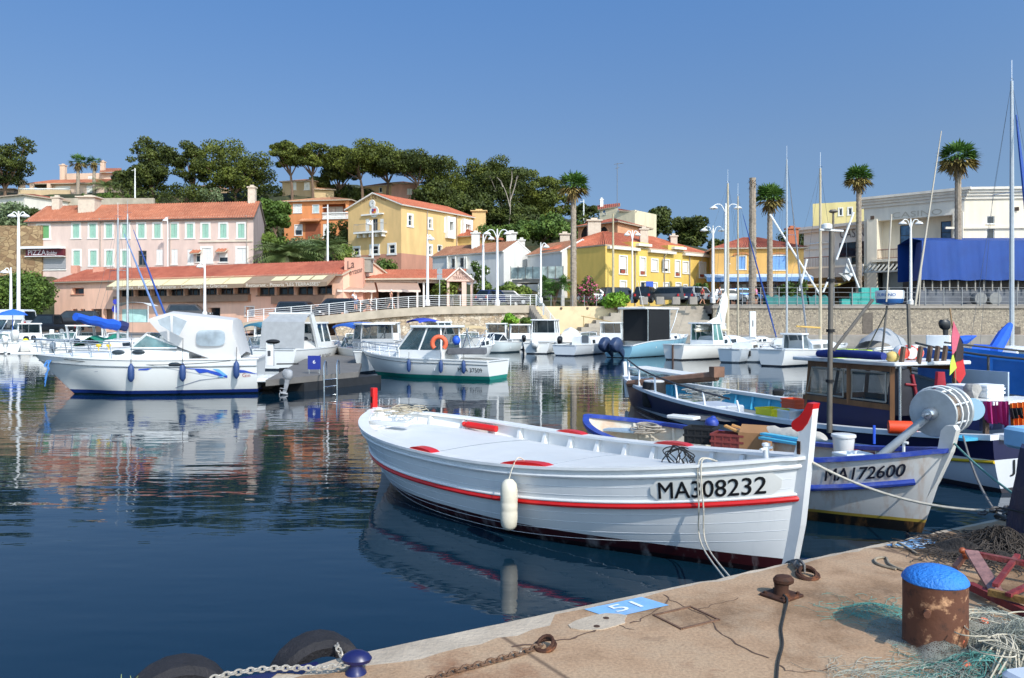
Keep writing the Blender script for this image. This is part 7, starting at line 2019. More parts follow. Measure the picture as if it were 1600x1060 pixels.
  mb=MB();q=P(px,py,D);q.z=z1+.06+sz[2]/2
  mb.ball((q.x,q.y,q.z),(sz[0]/2,sz[1]/2,sz[2]/2*1.15),12)if cat!='bag' else mb.rbox((q.x,q.y,q.z),sz,.06,.3)
  tag(mb.build('roof_'+cat,m_),lab,cat)
 for k,px in enumerate((1408,1420,1430)):
  mb=MB();q=P(px,549,13.3+.12*k);q.z=z1+.19
  mb.lathe([(.03,-.13),(.1,-.1),(.125,0),(.1,.1),(.03,.13)],q,14,k%2,Matrix.Rotation(PI/2+.1*k,3,'X'));mb.lathe([(.102,-.098),(.127,-.03),(.127,.03),(.102,.098)],q,14,1-k%2,Matrix.Rotation(PI/2+.1*k,3,'X')@Matrix.Scale(1.01,3))
  tag(mb.build('buoy',[M('orange_red_buoy',(236,84,66),.5,.08,6),MWHITE]),('left','middle','right')[k]+' of the three red and white buoys on the wheelhouse roof','buoy','buoys on the wheelhouse roof')
 tf=thing('marker_flag','bundle of pink, black, red and lime marker flags on a cane','flag',P(1494,622,12.6))
 mb=MB();mb.tube([Vector((0,0,-.2)),Vector((-.03,0,.9)),Vector((-.1,0,1.42))],.014,6);mb.build('cane',M('cane',(150,120,84)),tf)
 b0=P(1494,622,12.6)
 for pts,col,nm in(([(1490,502),(1500,524),(1494,548),(1488,556),(1487,528)],(206,100,120),'pink'),([(1499,522),(1506,545),(1505,562),(1492,566),(1494,545)],(52,44,46),'black'),([(1505,560),(1509,585),(1500,600),(1491,590),(1492,567)],(216,78,78),'red'),([(1489,552),(1495,575),(1484,587),(1485,568)],(200,224,84),'lime')):
  mb=MB();pp=[P(x,y,12.55+.02*(nm=='black')+.04*(nm=='red'))for x,y in pts]
  mb.face(pp);mb.face([p+Vector((.0,.012,0))for p in pp][::-1]);plabel(mb.build('cloth',M('flag_'+nm,col,.8,.1,6),tf,True,False),nm+' flag cloth')
 mb=MB();q=P(1408,590,12.9);rows=[]
 for i in range(8):
  u=i/7;w_=.13+.06*math.sin(u*PI)+.05*u
  rows.append([q+Vector((w_*math.cos(a)*(1+.15*math.sin(a*4)),.09*math.sin(a),.14-u*.75))for a in[2*PI*k/12 for k in range(12)]])
 mb.grid(rows,0,True,True)
 mb.tube([q+Vector((.15,-.06,.05)),q+Vector((.22,-.06,-.3)),q+Vector((.2,-.07,-.55))],.03,6,1);mb.tube([q+Vector((.02,-.1,-.1)),q+Vector((.2,-.08,-.12))],.02,6,1)
 tag(mb.build('oilskins',[M('dark_oilskin',(44,44,52),.6,.2,4),M('oilskin_red',(140,30,44),.6)]),'dark oilskins with red trim hanging at the wheelhouse door','jacket')
 mb=MB();q=P(1469,600,12.0);rows=[]
 for i in range(6):rows.append([q+Vector((.07*math.cos(a)*(1+i*.1),.05*math.sin(a),.18-i*.08))for a in[2*PI*k/8 for k in range(8)]])
 mb.grid(rows,0,True,True);tag(mb.build('red_cloth',M('dark_red_cloth',(160,34,50),.8,.15,6)),'dark red cloth hanging from the aft roof post','cloth')
 mb=MB();q=P(1413,663,12.2);mb.tube([q+Vector((-.22,.05,-.05)),q+Vector((.16,-.05,-.05))],.10,14);tag(mb.build('liferaft_float',M('orange_red',(232,74,32),.5,.08,5)),'orange red cylindrical float on deck behind the wheelhouse','float')
 def fb(px,py,D,sz,m_,lab,rz_=.4,nm='fish_box',cat='fish box'):
  q=P(px,py,D);return crate(lab,(q.x,q.y,q.z-sz[2]/2),sz,m_,rz_,nm,cat,None,False,m_ if nm=='fish_box' else None)
 fb(1504,613,12.2,(.32,.3,.16),poly_(),'left white polystyrene box on the stern rack of the navy boat');fb(1541,613,12.1,(.36,.3,.16),poly_(),'right white polystyrene box on the stern rack of the navy boat')
 mb=MB();q=P(1521,614,11.9);rows=[]
 for i in range(7):
  u=i/6;rows.append([q+Vector(((.09+.04*math.sin(u*6))*math.cos(a)*(1+.2*math.sin(3*a)),.08*math.sin(a),.13-.28*u))for a in[2*PI*k/12 for k in range(12)]])
 mb.grid(rows,0,True,True);tag(mb.build('grey_sack',M('silver_sack',(164,160,154),.7,.2,12,.8,16)),'crumpled grey sack between the two white polystyrene boxes','sack')
 tk=thing('gear_rack','white topped wooden rack at the stern of the navy boat','rack',P(1548,690,11.8))
 mb=MB();q=P(1560,626,11.9);mb.box((q.x+.1,q.y,q.z),(1.2,.5,.05),.4);mb.box((q.x-.1,q.y+.1,q.z-.22),(.9,.4,.4),.4,1);mb.build('top',[MWHITE,M('dark_blue_box',(36,48,96),.6,.2,4)],tk,True,False)
 for dx in(-.4,.65):mb=MB();mb.box((q.x+dx,q.y-.2+dx*.4,q.z-.3),(.06,.06,.6));mb.build('leg',br,tk,True,False)
 def drape(pts0,pts1,m_,lab,nm,cat,waves=5,amp=.03):
  mb=MB();rows=[]
  for i in range(9):
   u=i/8;row=[]
   for j in range(19):
    w_=j/18;a=pts0[0].lerp(pts0[1],w_);b=pts1[0].lerp(pts1[1],w_);p=a.lerp(b,u);p.y-=amp*(1+u)*(1+math.sin(w_*waves*2*PI));p.z-=.03*u*math.sin(w_*7);row.append(p)
   rows.append(row)
  mb.grid(rows);mb.grid([[p+Vector((0,.01,0))for p in r_]for r_ in rows][::-1]);return tag(mb.build(nm,m_),lab,cat)
 drape((P(1535,627,11.5),P(1574,627,11.5)),(P(1535,655,11.5),P(1572,668,11.5)),M('purple_towel',(150,36,100),.9,.15,5,.3,30),'purple towel hanging from the white topped stern rack','towel','towel')
 drape((P(1576,630,11.6),P(1600,628,11.6)),(P(1576,666,11.6),P(1596,668,11.6)),M('orange_black_towel',(214,110,36),.9,.15,5,.3,30),'orange towel hanging right of the purple towel','towel','towel',3)
 drape((P(1576,638,11.45),P(1596,637,11.45)),(P(1576,651,11.45),P(1595,652,11.45)),M('black_cloth',(34,30,32),.9),'black band of cloth over the orange towel','cloth','cloth',3)
 mb=MB();q=P(1519,640,10.9);mb.lathe([(.01,0),(.15,.005),(.155,.02),(.15,.03),(.01,.03)],q,24,0,Vector((-.2,-1,.05)).to_track_quat('Z','Y').to_matrix());tag(mb.build('round_lid',M('blue_grey_lid',(150,186,206),.5,.06,4)),'pale blue round lid standing behind the net hauler drum','lid')
 mb=MB();q=P(1515,680,11.2);mb.box((q.x,q.y,.74),(.5,.25,.04),.4);tag(mb.build('stern_board',tq,smooth=False),'small turquoise board on the stern rail of the navy boat','board')
 mb=MB();q=P(1598,684,7.2);mb.rbox((q.x+.1,q.y,q.z),(.42,.3,.19),.06,.2);tag(mb.build('float_block',M('pale_blue_foam',(140,190,224),.6,.06,5)),'pale blue foam block at the right edge above the navy tarpaulin','float')
 mb=MB();mb.tube([q+Vector((.12,0,-.05)),q+Vector((.16,.02,-.55)),Vector((q.x+.3,q.y-.4,1.4))],.02,6);tag(mb.build('boat_hook',MROPED),'dark pole carrying the pale blue foam block at the right edge','pole')
 t4=thing('work_boat','work boat walled with bright blue tarpaulin panels behind the navy boat','boat',(12.2,17.5,0),rz)
 h4=Hull(9,2.6,(.8,.7,1.1),.4,.85,.4,0,.55,2.2,2.2,.4,.06,.85)
 mb=MB();h4.shell(mb,30,10);mb.build('hull',Mbands('grey_work_hull',[(.1,(50,50,56)),(9,(150,164,176))],.5),t4)
 mb=MB();h4.rail(mb,.1,.04,.05,30);mb.build('cap_rail',M('grey_rail_paint',(176,178,180)),t4);mb=MB();h4.deck(mb,.06,.03,.03,20);mb.build('deck',M('grey_deck',(120,122,120)),t4)
 tp=M('blue_tarpaulin',(36,116,200),.5,.2,1.2,.4,5,dirt=(90,160,220),dirtamt=.4)
 for side in(1,-1):
  for k in range(3):
   ta,tb_=.05+.28*k,.05+.28*(k+1)-.01;rows=[]
   for j in range(6):
    zz=j/5;rows.append([h4.pt(ta+(tb_-ta)*i/8,0,side)+Vector((0,-side*(.06+.02*math.sin(i*1.3+j)),.05+zz*.72))for i in range(9)])
   mb=MB();mb.grid(rows);mb.build('tarpaulin_panel',tp,t4)
   p=h4.pt(ta,0,side);mb=MB();mb.tube([p+Vector((0,-side*.04,0)),p+Vector((0,-side*.04,.85))],.03,6);mb.build('post',pole,t4)
  mb=MB();mb.tube([h4.pt(.05+.84*i/10,0,side)+Vector((0,-side*.04,.84))for i in range(11)],.028,6);mb.build('top_rail',pole,t4)
def poly_():return M('polystyrene',(226,230,234),.7,.04,10)
second_boat();third_boat()
# ------ moored boats further out
HW=M('boat_white',(230,231,230),.25,.05,2,dirt=(206,204,198),dirtamt=.3)
def prism_y(mb,prof,y0,y1,m=0,taper=1.0):
 """side profile [(x, z)] swept across the boat"""
 xs_=[p[0]for p in prof];mb.prism(prof,lambda p:(p[0],y0,p[1]),lambda p:(p[0],y1,p[1]),m)
def outboard(t,x,y,z,tilt,m,s=1.0,name='outboard_motor'):
 R3=Matrix.Rotation(tilt,3,'Y');o=Vector((x,y,z))
 mb=MB()
 def ring(cx,cz,lx,ly,n=12):return[o+R3@Vector((cx+lx*math.copysign(abs(math.cos(a))**.6,math.cos(a)),ly*math.copysign(abs(math.sin(a))**.7,math.sin(a)),cz))*s for a in[2*PI*k/n for k in range(n)]]
 mb.grid([ring(-.02,.0,.16,.1),ring(-.05,.1,.25,.16),ring(-.07,.28,.28,.18),ring(-.08,.42,.25,.17),ring(-.10,.5,.16,.11)],0,True,True);ob=mb.build(name,m,t)
 mb=MB();mb.grid([ring(-.02,.0,.13,.09),ring(-.02,-.5,.1,.05),ring(-.06,-.75,.1,.04)],0,True,True);mb.box(o+R3@Vector((-.12,0,-.52))*s,(.36*s,.2*s,.02*s),0,0,R3)
 mb.lathe([(.01,-.26),(.06,-.2),(.07,0),(.05,.16),(.01,.2)],o+R3@Vector((-.05,0,-.75))*s,8,0,R3@Matrix.Rotation(PI/2,3,'Y')@Matrix.Scale(s,3))
 for k in range(3):
  a=2*PI*k/3;c=o+R3@Vector((-.26,.1*math.cos(a),-.75+.1*math.sin(a)))*s;mb.ball(c,(.02*s,.06*s,.06*s),6)
 mb.build('drive_leg',m,ob)
 return ob
def pulpit(t,h,t0,hgt=.55,n=4,m=None):
 mb=MB();m=m or MSTEEL
 for side in(1,-1):
  for i in range(n):
   q=t0+(.97-t0)*i/(n-1);p=h.pt(q,0,side);mb.tube([Vector((p.x,p.y*.93,p.z)),Vector((p.x+.08,p.y*.9,p.z+hgt))],.014,4)
 ring=[h.pt(t0+(.985-t0)*i/8,0,1)for i in range(9)];ring=[Vector((p.x+.08,p.y*.9,p.z+hgt))for p in ring]
 mb.tube(ring+[Vector((p.x,-p.y,p.z))for p in ring[::-1]],.018,5);mb.tube([p-Vector((0,0,hgt/2))for p in ring]+[Vector((p.x,-p.y,p.z-hgt/2))for p in ring[::-1]],.012,4)
 return mb.build('pulpit_rail',m,t)
def mast(t,x,z0,H,m,r=.06,boom=None,boomz=.8,bm=None,sail=None,L=6,hb=1,sheer=.8,stays=True,spread=True,furl=None,y=0):
 mb=MB();mb.tube([Vector((x,y,z0)),Vector((x,y,z0+H*.6)),Vector((x,y,z0+H))],[r,r*.9,r*.6],8);ms=mb.build('mast',m,t)
 top=Vector((x,y,z0+H))
 if spread:
  mb=MB();zz=z0+H*.58;mb.tube([Vector((x,y-hb*.6,zz)),Vector((x,y,zz+.05)),Vector((x,y+hb*.6,zz))],.018,4);mb.build('spreader',MSTEEL,ms)
 if stays:
  mb=MB()
  for e in((L*.49,0),(-L*.49,0)):mb.tube([top,Vector((e[0],e[1],sheer))],.007,3)
  for s in(1,-1):mb.tube([top,Vector((x,s*hb*.6,z0+H*.58)),Vector((x-.1,s*hb,sheer))],.007,3)
  mb.build('rigging',M('wire_grey',(110,114,118),.5,metal=.4),ms)
 mb=MB();mb.tube([top,top+Vector((0,0,.9))],.01,4);mb.tube([top+Vector((-.2,0,.1)),top+Vector((.25,0,.12))],.012,4);mb.build('masthead_aerial',MSTEEL,ms)
 if furl:
  mb=MB();a=top.lerp(Vector((L*.49,y,sheer)),.12);b=Vector((L*.48,y,sheer+.3));mb.tube([a,a.lerp(b,.3),a.lerp(b,.8),b],[.02,.05,.075,.05],6);mb.build('furled_jib',furl,ms)
 if boom:
  a=Vector((x-.05,y,z0+boomz));b=a+Vector((-boom,0,.5 if sail else .1));mb=MB();mb.tube([a,b],.05,7);mb.build('boom',bm or m,ms)
  if sail:
   mb=MB();k=9;mb.tube([a.lerp(b,i/k)+Vector((0,0,.1+.04*math.sin(i*1.7)))for i in range(k+1)],[.2+.1*(1-i/k)+.025*(i%2)for i in range(k+1)],8);mb.build('sail_cover',sail,ms)
 return ms
def mboat(label,S,B_,beam,sh,bands,name='motor_boat',tw=.85,group=None,drop=.1,dr=.25,rb=.7,moulding=None,nm=None,cockpit=None,e=.5,spec=.5,dirt=None):
 S,B_=Vector((S[0],S[1],0)),Vector((B_[0],B_[1],0));d=B_-S;L=d.length
 t=thing(name,label,'boat',(S+B_)/2,math.atan2(d.y,d.x),group)
 h=Hull(L,beam,sh,dr,tw,rb,0,e,2.1,2.1,.4,.12,.85)
 hm=Mbands(nm or 'hull_%d_%d_%d'%(bands[-1][1][0],bands[0][1][0],int(bands[0][0]*100)),bands,.25,.05,dirt=dirt,dirtamt=.35)
 mb=MB();h.shell(mb,30,12);mb.build('hull',hm,t,angle=45)
 mb=MB();h.rail(mb,.1,.03,.045,30);mb.build('gunwale',moulding or HW,t,angle=30)
 if cockpit:
  mb=MB();h.deck(mb,drop,.02,.06,14,0,cockpit,.995);mb.build('deck',HW,t,angle=60)
  mb=MB();h.inner(mb,.45,.06,16,0,.01,cockpit);mb.build('cockpit',M('cockpit_grey',(196,196,192),.6,.08,3),t)
  p=h.pt(cockpit,0,1);mb=MB();mb.box((p.x,0,p.z-.25),(.05,2*p.y-.14,.42));mb.build('bulkhead',HW,t,smooth=False)
 else:
  mb=MB();h.deck(mb,drop,.02,.06,20);mb.build('deck',HW,t,angle=60)
 return t,h
def cuddy(t,h,t0,t1,hgt,wf=.7,wins=3,m=None,wm=None,slope=.5,round_=False):
 """low trunk cabin, sloping down to the bow, with side windows"""
 mb=MB();rows=[];n=12
 for i in range(n+1):
  q=t0+(t1-t0)*i/n;p=h.pt(q,0,1);y=max(.05,p.y*wf);u=i/n
  hh=hgt*(1-max(0,(u-(1-slope))/slope)**1.3);z=h.z(q)-.06
  rows.append([Vector((p.x,-y,z)),Vector((p.x,-y*.93,z+hh*.75)),Vector((p.x,-y*.75,z+hh+.02)),Vector((p.x,0,z+hh*1.08+.03)),Vector((p.x,y*.75,z+hh+.02)),Vector((p.x,y*.93,z+hh*.75)),Vector((p.x,y,z))])
 mb.grid(rows);mb.face(rows[0]);mb.face(rows[-1][::-1]);cb=mb.build('cabin',m or HW,t,angle=35)
 for side in(1,-1):
  for k in range(wins):
   a,b=t0+(t1-t0)*(1-slope)*(k+.12)/wins,t0+(t1-t0)*(1-slope)*(k+.88)/wins;mb=MB();pts=[]
   for q,zz in((a,.22),(b,.22),(b,.68),(a,.68)):
    p=h.pt(q,0,1);pts.append(Vector((p.x,side*(p.y*wf*(1-.07*zz/.75)+.012),h.z(q)-.06+hgt*zz)))
   mb.face(pts);mb.build('porthole',wm or GLASS,cb,smooth=False)
 return cb
def wheelhouse(t,x0,x1,y,z0,z1,rake=.35,back=.0,m=None,roofm=None,over=.15,wins=2,glass=None,zw=.42,nm='wheelhouse'):
 """cabin with raked windscreen: x0 aft, x1 forward"""
 m=m or HW;zm=z0+(z1-z0)*zw;k=rake*(z1-zm)/(z1-z0)
 mb=MB();prof=[(x0,z0),(x1,z0),(x1,zm),(x0,zm)]
 prism_y(mb,prof,-y,y);wh=mb.build(nm,m,t,smooth=False)
 yt=y*.94
 for s in(1,-1):
  for xa,xb in[(x0+.03,x0+.03+back)]+[(x0+(x1-x0)*q/wins,x0+(x1-x0-rake)*q/wins)for q in range(1,wins)]+[(x1-.03,x1-rake-.03)]:
   mb=MB();mb.tube([Vector((xa,s*(y-.03),zm)),Vector((xb,s*(yt-.03),z1))],.045,4);mb.build('pillar',m,wh,smooth=False)
 mb=MB();mb.tube([Vector((x1-.03,0,zm)),Vector((x1-rake-.03,0,z1))],.03,4);mb.build('pillar',m,wh,smooth=False)
 gl=glass or Mglass('wheelhouse_glass',(52,76,84),.04,.8)
 for s in(1,-1):
  mb=MB();mb.face([(x0+.06,s*(y-.03),zm),(x1-.06,s*(y-.03),zm),(x1-rake-.06,s*(yt-.03),z1),(x0+.06+back,s*(yt-.03),z1)]);mb.build('side_window',gl,wh,smooth=False)
 mb=MB();mb.face([(x1-.03,-y+.05,zm),(x1-.03,y-.05,zm),(x1-rake-.03,yt-.05,z1),(x1-rake-.03,-yt+.05,z1)]);mb.build('windscreen',gl,wh,smooth=False)
 mb=MB();mb.rbox(((x0+back+x1-rake)/2-over/2,0,z1+.04),(x1-rake-x0-back+over*2,2*yt+over,.1),.09);mb.build('roof',roofm or m,wh)
 return wh
def windscreen(t,x0,x1,y,z0,hgt,glass=None,frame=None):
 mb=MB();gl=glass or Mglass('screen_glass',(96,132,134),.04,.7);A=[Vector((x0,-y,z0)),Vector((x1-.2,-y*.85,z0)),Vector((x1,0,z0+.05)),Vector((x1-.2,y*.85,z0)),Vector((x0,y,z0))];Bt=[p+Vector((-hgt*1.1,0,hgt))for p in A];Bt[0]=A[0]+Vector((0,.05,.06));Bt[-1]=A[-1]+Vector((0,-.05,.06))
 mb.grid([A,Bt]);ws=mb.build('windscreen',gl,t,smooth=False)
 mb=MB();mb.tube(Bt,.03,5);mb.tube(A,.025,5)
 for p,q in zip(A[1:-1],Bt[1:-1]):mb.tube([p,q],.022,4)
 mb.build('frame',frame or MWHITE,ws,smooth=False)
def bimini(t,x0,x1,y,z0,z1,m,pole=None):
 mb=MB();n=8;rows=[]
 for i in range(n+1):
  x=x0+(x1-x0)*i/n;s=.14*math.sin(PI*i/n);rows.append([Vector((x,y*u,z1+s+.1*(1-u*u)-(.12 if abs(u)==1 else 0)))for u in(-1,-.9,-.4,0,.4,.9,1)])
 mb.grid(rows);mb.grid([[p-Vector((0,0,.02))for p in r_]for r_ in rows][::-1]);bi=mb.build('bimini',m,t)
 xm=(x0+x1)/2
 for s in(1,-1):
  mb=MB()
  for xe in(x0+.1,x1-.1):mb.tube([Vector((xm,s*y,z0)),Vector((xe,s*y*.98,z1))],.018,4)
  mb.build('bimini_frame',pole or MSTEEL,bi)
FD=M('fender_navy',(44,70,120),.5,.12,5)
def fender(label,p,H=.6,r=.1,m=None,group='navy fenders',line=.5):
 t=thing('fender',label,'fender',p,0,group)
 mb=MB();mb.lathe([(.02,0),(r*.5,.03),(r*.95,H*.18),(r,H*.4),(r,H*.65),(r*.85,H*.85),(r*.4,H*.97),(.03,H*1.03)],(0,0,0),12);mb.build('body',m or FD,t)
 mb=MB();mb.tube([Vector((0,0,H)),Vector((0,.03,H+line))],.009,4);mb.build('lanyard',MROPED,t)
 return t
def Xw(px,D):return(X(px,D),D)
def cabin_cruiser():
 S,B_=Xw(408,26.9),Xw(52,25.6)
 t,h=mboat('large white cabin cruiser with a grey white cockpit tent at the left',S,B_,2.7,(1.12,1.12,1.30),[(.05,(20,30,40)),(.16,(30,52,120)),(9,(230,231,229))],'cabin_cruiser',tw=.88,rb=1.5,drop=.02,nm='cruiser_hull',dr=.3)
 near=1
 D0=h.L
 mb=MB();h.strake(mb,.20,.022,30);mb.build('rub_strake',M('strake_grey',(150,156,160),.5),t)
 cuddy(t,h,.30,.97,.42,.80,0,slope=.72)
 inv=WM[t.name].inverted()
 def L_(px,py,D):return inv@P(px,py,D)
 x0,x1=L_(272,540,25).x,L_(190,540,25).x
 windscreen(t,x0,x1,1.05,1.5,.42)
 for px in(182,213):
  q=.5;mb=MB();c=L_(px,551,25);tt=c.x/h.L+.5;y=h.hb(tt)*.80
  mb.ball((c.x,y*.97,c.z),(.20,.03,.075),12);mb.build('porthole',GLASS,t)
 c=L_(269,571,24.8);mb=MB();tt=c.x/h.L+.5;mb.ball((c.x,h.pt(tt,h.vd(tt,h.z(tt)-c.z),1).y,c.z),(.2,.03,.08),12);mb.build('porthole',GLASS,t)
 cv=M('tent_canvas',(198,196,194),.85,.04,2,.15,8)
 prof=[(376,555,1.22,1.30),(371,532,1.2,1.2),(362,500,1.15,.9),(330,496,1.12,.82),(285,491,1.08,.8),(262,489,1.05,.8),(236,497,1.0,.85)]
 mb=MB();rows=[]
 for px,py,y0,k in prof:
  c=L_(px,py,25.6);zb=1.14 if px>285 else(1.5 if px>240 else c.z-.12)
  if px<240:zb=c.z-.1
  elif px<270:zb=1.75
  rows.append([Vector((c.x,-y0,zb)),Vector((c.x,-y0*.97,zb+(c.z-zb)*.7)),Vector((c.x,-y0*.8,c.z-.02)),Vector((c.x,0,c.z+.06)),Vector((c.x,y0*.8,c.z-.02)),Vector((c.x,y0*.97,zb+(c.z-zb)*.7)),Vector((c.x,y0,zb))])
 mb.grid(rows);tn=mb.build('cockpit_tent',cv,t)
 cl=Mglass('tent_window',(150,164,174),.12,.75)
 mb=MB();pts=[]
 a,b=L_(347,516,25),L_(302,542,25)
 n=20
 for i in range(n):
  an=2*PI*i/n;u,v_=math.copysign(abs(math.cos(an))**.5,math.cos(an)),math.copysign(abs(math.sin(an))**.5,math.sin(an));pts.append(Vector(((a.x+b.x)/2+u*abs(a.x-b.x)/2,1.175-.02*v_,(a.z+b.z)/2+v_*abs(a.z-b.z)/2)))
 mb.face(pts);mb.build('tent_window',cl,tn,smooth=False)
 for q in([(246,500),(266,493),(267,519),(250,508)],[(270,493),(292,502),(280,525),(270,520)]):
  mb=MB();mb.face([L_(x,y,24.9)*1 for x,y in q]);o=mb.build('tent_window',cl,tn,smooth=False)
 pulpit(t,h,.62,.5,5)
 mb=MB();mb.rbox((h.L/2+.15,0,h.z(1)+.02),(.9,.45,.08),.05);mb.build('bow_platform',HW,t)
 mb=MB();mb.rbox((-h.L/2-.4,0,.42),(.85,2.0,.12),.06);mb.build('swim_platform',HW,t)
 f=h.on(.45,.45,1,-1,.012)
 mb=MB()
 def poly(pts,m):mb.face([fpt(x,y)for x,y in pts],m)
 def fpt(px,py):
  c=L_(px,py,25.2);tt=c.x/h.L+.5;return h.pt(tt,h.vd(tt,h.z(tt)-c.z),1,.014)
 poly([(303,577.5),(318,577),(336,582),(352,588),(352,592),(338,588),(322,582.5),(310,584)],0)
 poly([(330,577),(340,578),(352,588),(346,588)],1);poly([(336,590),(348,588),(344,592)],1)
 poly([(369,579),(378,580),(400,587),(380,584),(367,584)],0);poly([(220,576),(240,575),(232,578),(219,578)],0);poly([(142,579.4),(210,578),(210,578.8),(142,580)],2)
 poly([(318,577),(300,576),(286,575.5),(300,577.5)],0);poly([(272,606),(310,594),(345,591),(345,591.7),(312,595),(274,607)],2)
 mb.build('side_graphic',[M('graphic_blue',(50,84,190),.4),M('graphic_sky',(110,180,230),.4),M('graphic_grey',(150,156,170),.4)],t,smooth=False)
 mb=MB();g=tgeo('Gin',1,0);hh_=max(b for a,b in g[0]);mb.text(g,lambda a,b:fpt(375+a/g[2]*12,591-b/hh_*6));mb.build('lettering',M('letter_red_grey',(170,90,90),.5),t,smooth=False)
 for k,(px,y0,y1,lab)in enumerate(((206,570,597,'left navy fender hanging near the middle of the large cabin cruiser'),(283.5,573,597,'middle navy fender hanging below the tent of the large cabin cruiser'),(365,572,594,'right navy fender near the stern of the large cabin cruiser'))):
  c=L_(px,y1,24.9);tt=c.x/h.L+.5;y=h.hb(tt)+.12;p=WM[t.name]@Vector((c.x,y,c.z));fender(lab,p,.56,.10,None,'fenders of the large cabin cruiser',.45 if k==2 else .8)
 mb=MB();mb.tube(sag(L_(100,562,25),L_(360,564,25),.15,12),.01,4);mb.build('side_line',MROPED,t)
 rg=random.Random(31);mb=MB();bl=M('blue_rope',(70,130,200),.8,.2,20)
 for k in range(4):mb.tube(spline([P(78+rg.uniform(-4,4),563,25.3),P(72+rg.uniform(-4,6),572,25.2),P(78+rg.uniform(-4,4),576,25.2),P(70,586+6*k,25.2)],4),.016,5)
 tag(mb.build('rope_coil',bl),'bright blue rope looped over the bow of the large cabin cruiser','rope')
 yb=M('yellow_light',(224,190,50),.5)
 for px in(154,170):mb=MB();q=P(px,540,25.6);mb.ball((q.x,q.y,q.z),(.09,.07,.06),8);mb.tube([q,q-Vector((0,0,.3))],.015,4);tag(mb.build('deck_float',yb),('left' if px<160 else 'right')+' small yellow float on the foredeck of the cabin cruiser','float','yellow floats')
cabin_cruiser()
def mta_boat():
 S,B_=Xw(779,32.3),Xw(567,35.0)
 t,h=mboat('white fishing cruiser with a green bottom and an orange lifebuoy',S,B_,2.3,(.74,.78,1.02),[(.16,(30,130,116)),(9,(230,231,229))],'fishing_cruiser',tw=.9,rb=1.0,cockpit=.36,nm='green_bottom_hull',dr=.3)
 inv=WM[t.name].inverted()
 mb=MB();h.strake(mb,.14,.014,30);mb.build('rub_strake',M('strake_dark',(90,96,100)),t)
 cuddy(t,h,.40,.95,.34,.74,1,slope=.7)
 x0,x1=(inv@P(702,540,33)).x,(inv@P(612,540,33)).x
 wheelhouse(t,x0,x1,.86,.76,2.08,.75,.05,wins=2,zw=.30)
 pulpit(t,h,.62,.45,5)
 near=1
 f=h.on(.205,.45,1,-1,.012)
 mb=MB();g=tgeo('MTA 37509',1,0);hh_=max(b for a,b in g[0]);f=h.on(.198,.44,1,-1,.012);mb.text(g,lambda a,b:f(a/g[2]*1.05,b/hh_*.17));mb.build('lettering',M('letter_grey_black',(40,42,46),.5),t,smooth=False)
 c=P(686,548,31.9)
 mb=MB();mb.tube([c+Vector((.27*math.sin(a),.0,.28+.27*math.cos(a)))for a in[-2.35+4.7*i/18 for i in range(19)]],.095,10);
 tag(mb.build('lifebuoy',M('lifebuoy_orange',(226,104,68),.6,.08,5)),'orange horseshoe lifebuoy on the side of the white fishing cruiser','lifebuoy')
 for px,lab in((636,'left navy fender on the white fishing cruiser'),(699.5,'middle navy fender on the white fishing cruiser'),(742,'right navy fender beside the number of the white fishing cruiser')):
  c=inv@P(px,582,32.5);tt=c.x/h.L+.5;p=WM[t.name]@Vector((c.x,h.hb(tt)+.1,c.z));fender(lab,p,.52,.085,None,'fenders of the white fishing cruiser',.3)
 tg_=thing('cockpit_gear','dark seat and blue buoy with rod poles in the open stern of the fishing cruiser','boat gear',P(725,545,32.8))
 mb=MB();q=P(713,532,32.9);mb.ball(q,(.17,.17,.2),10);mb.build('buoy',M('blue_buoy',(40,90,200),.5),tg_,True)
 mb=MB();q=P(730,545,32.9);mb.rbox((q.x,q.y,q.z-.1),(1.6,.9,.25),.05);mb.build('seat',M('dark_cockpit',(90,92,98),.7,.2,4),tg_,True)
 mb=MB()
 for a,b in(((722,548),(732,512)),((736,548),(728,512)),((748,546),(758,528))):mb.tube([P(*a,33),P(*b,33)],.02,4)
 mb.build('rod_pole',MSTEEL,tg_,True)
mta_boat()
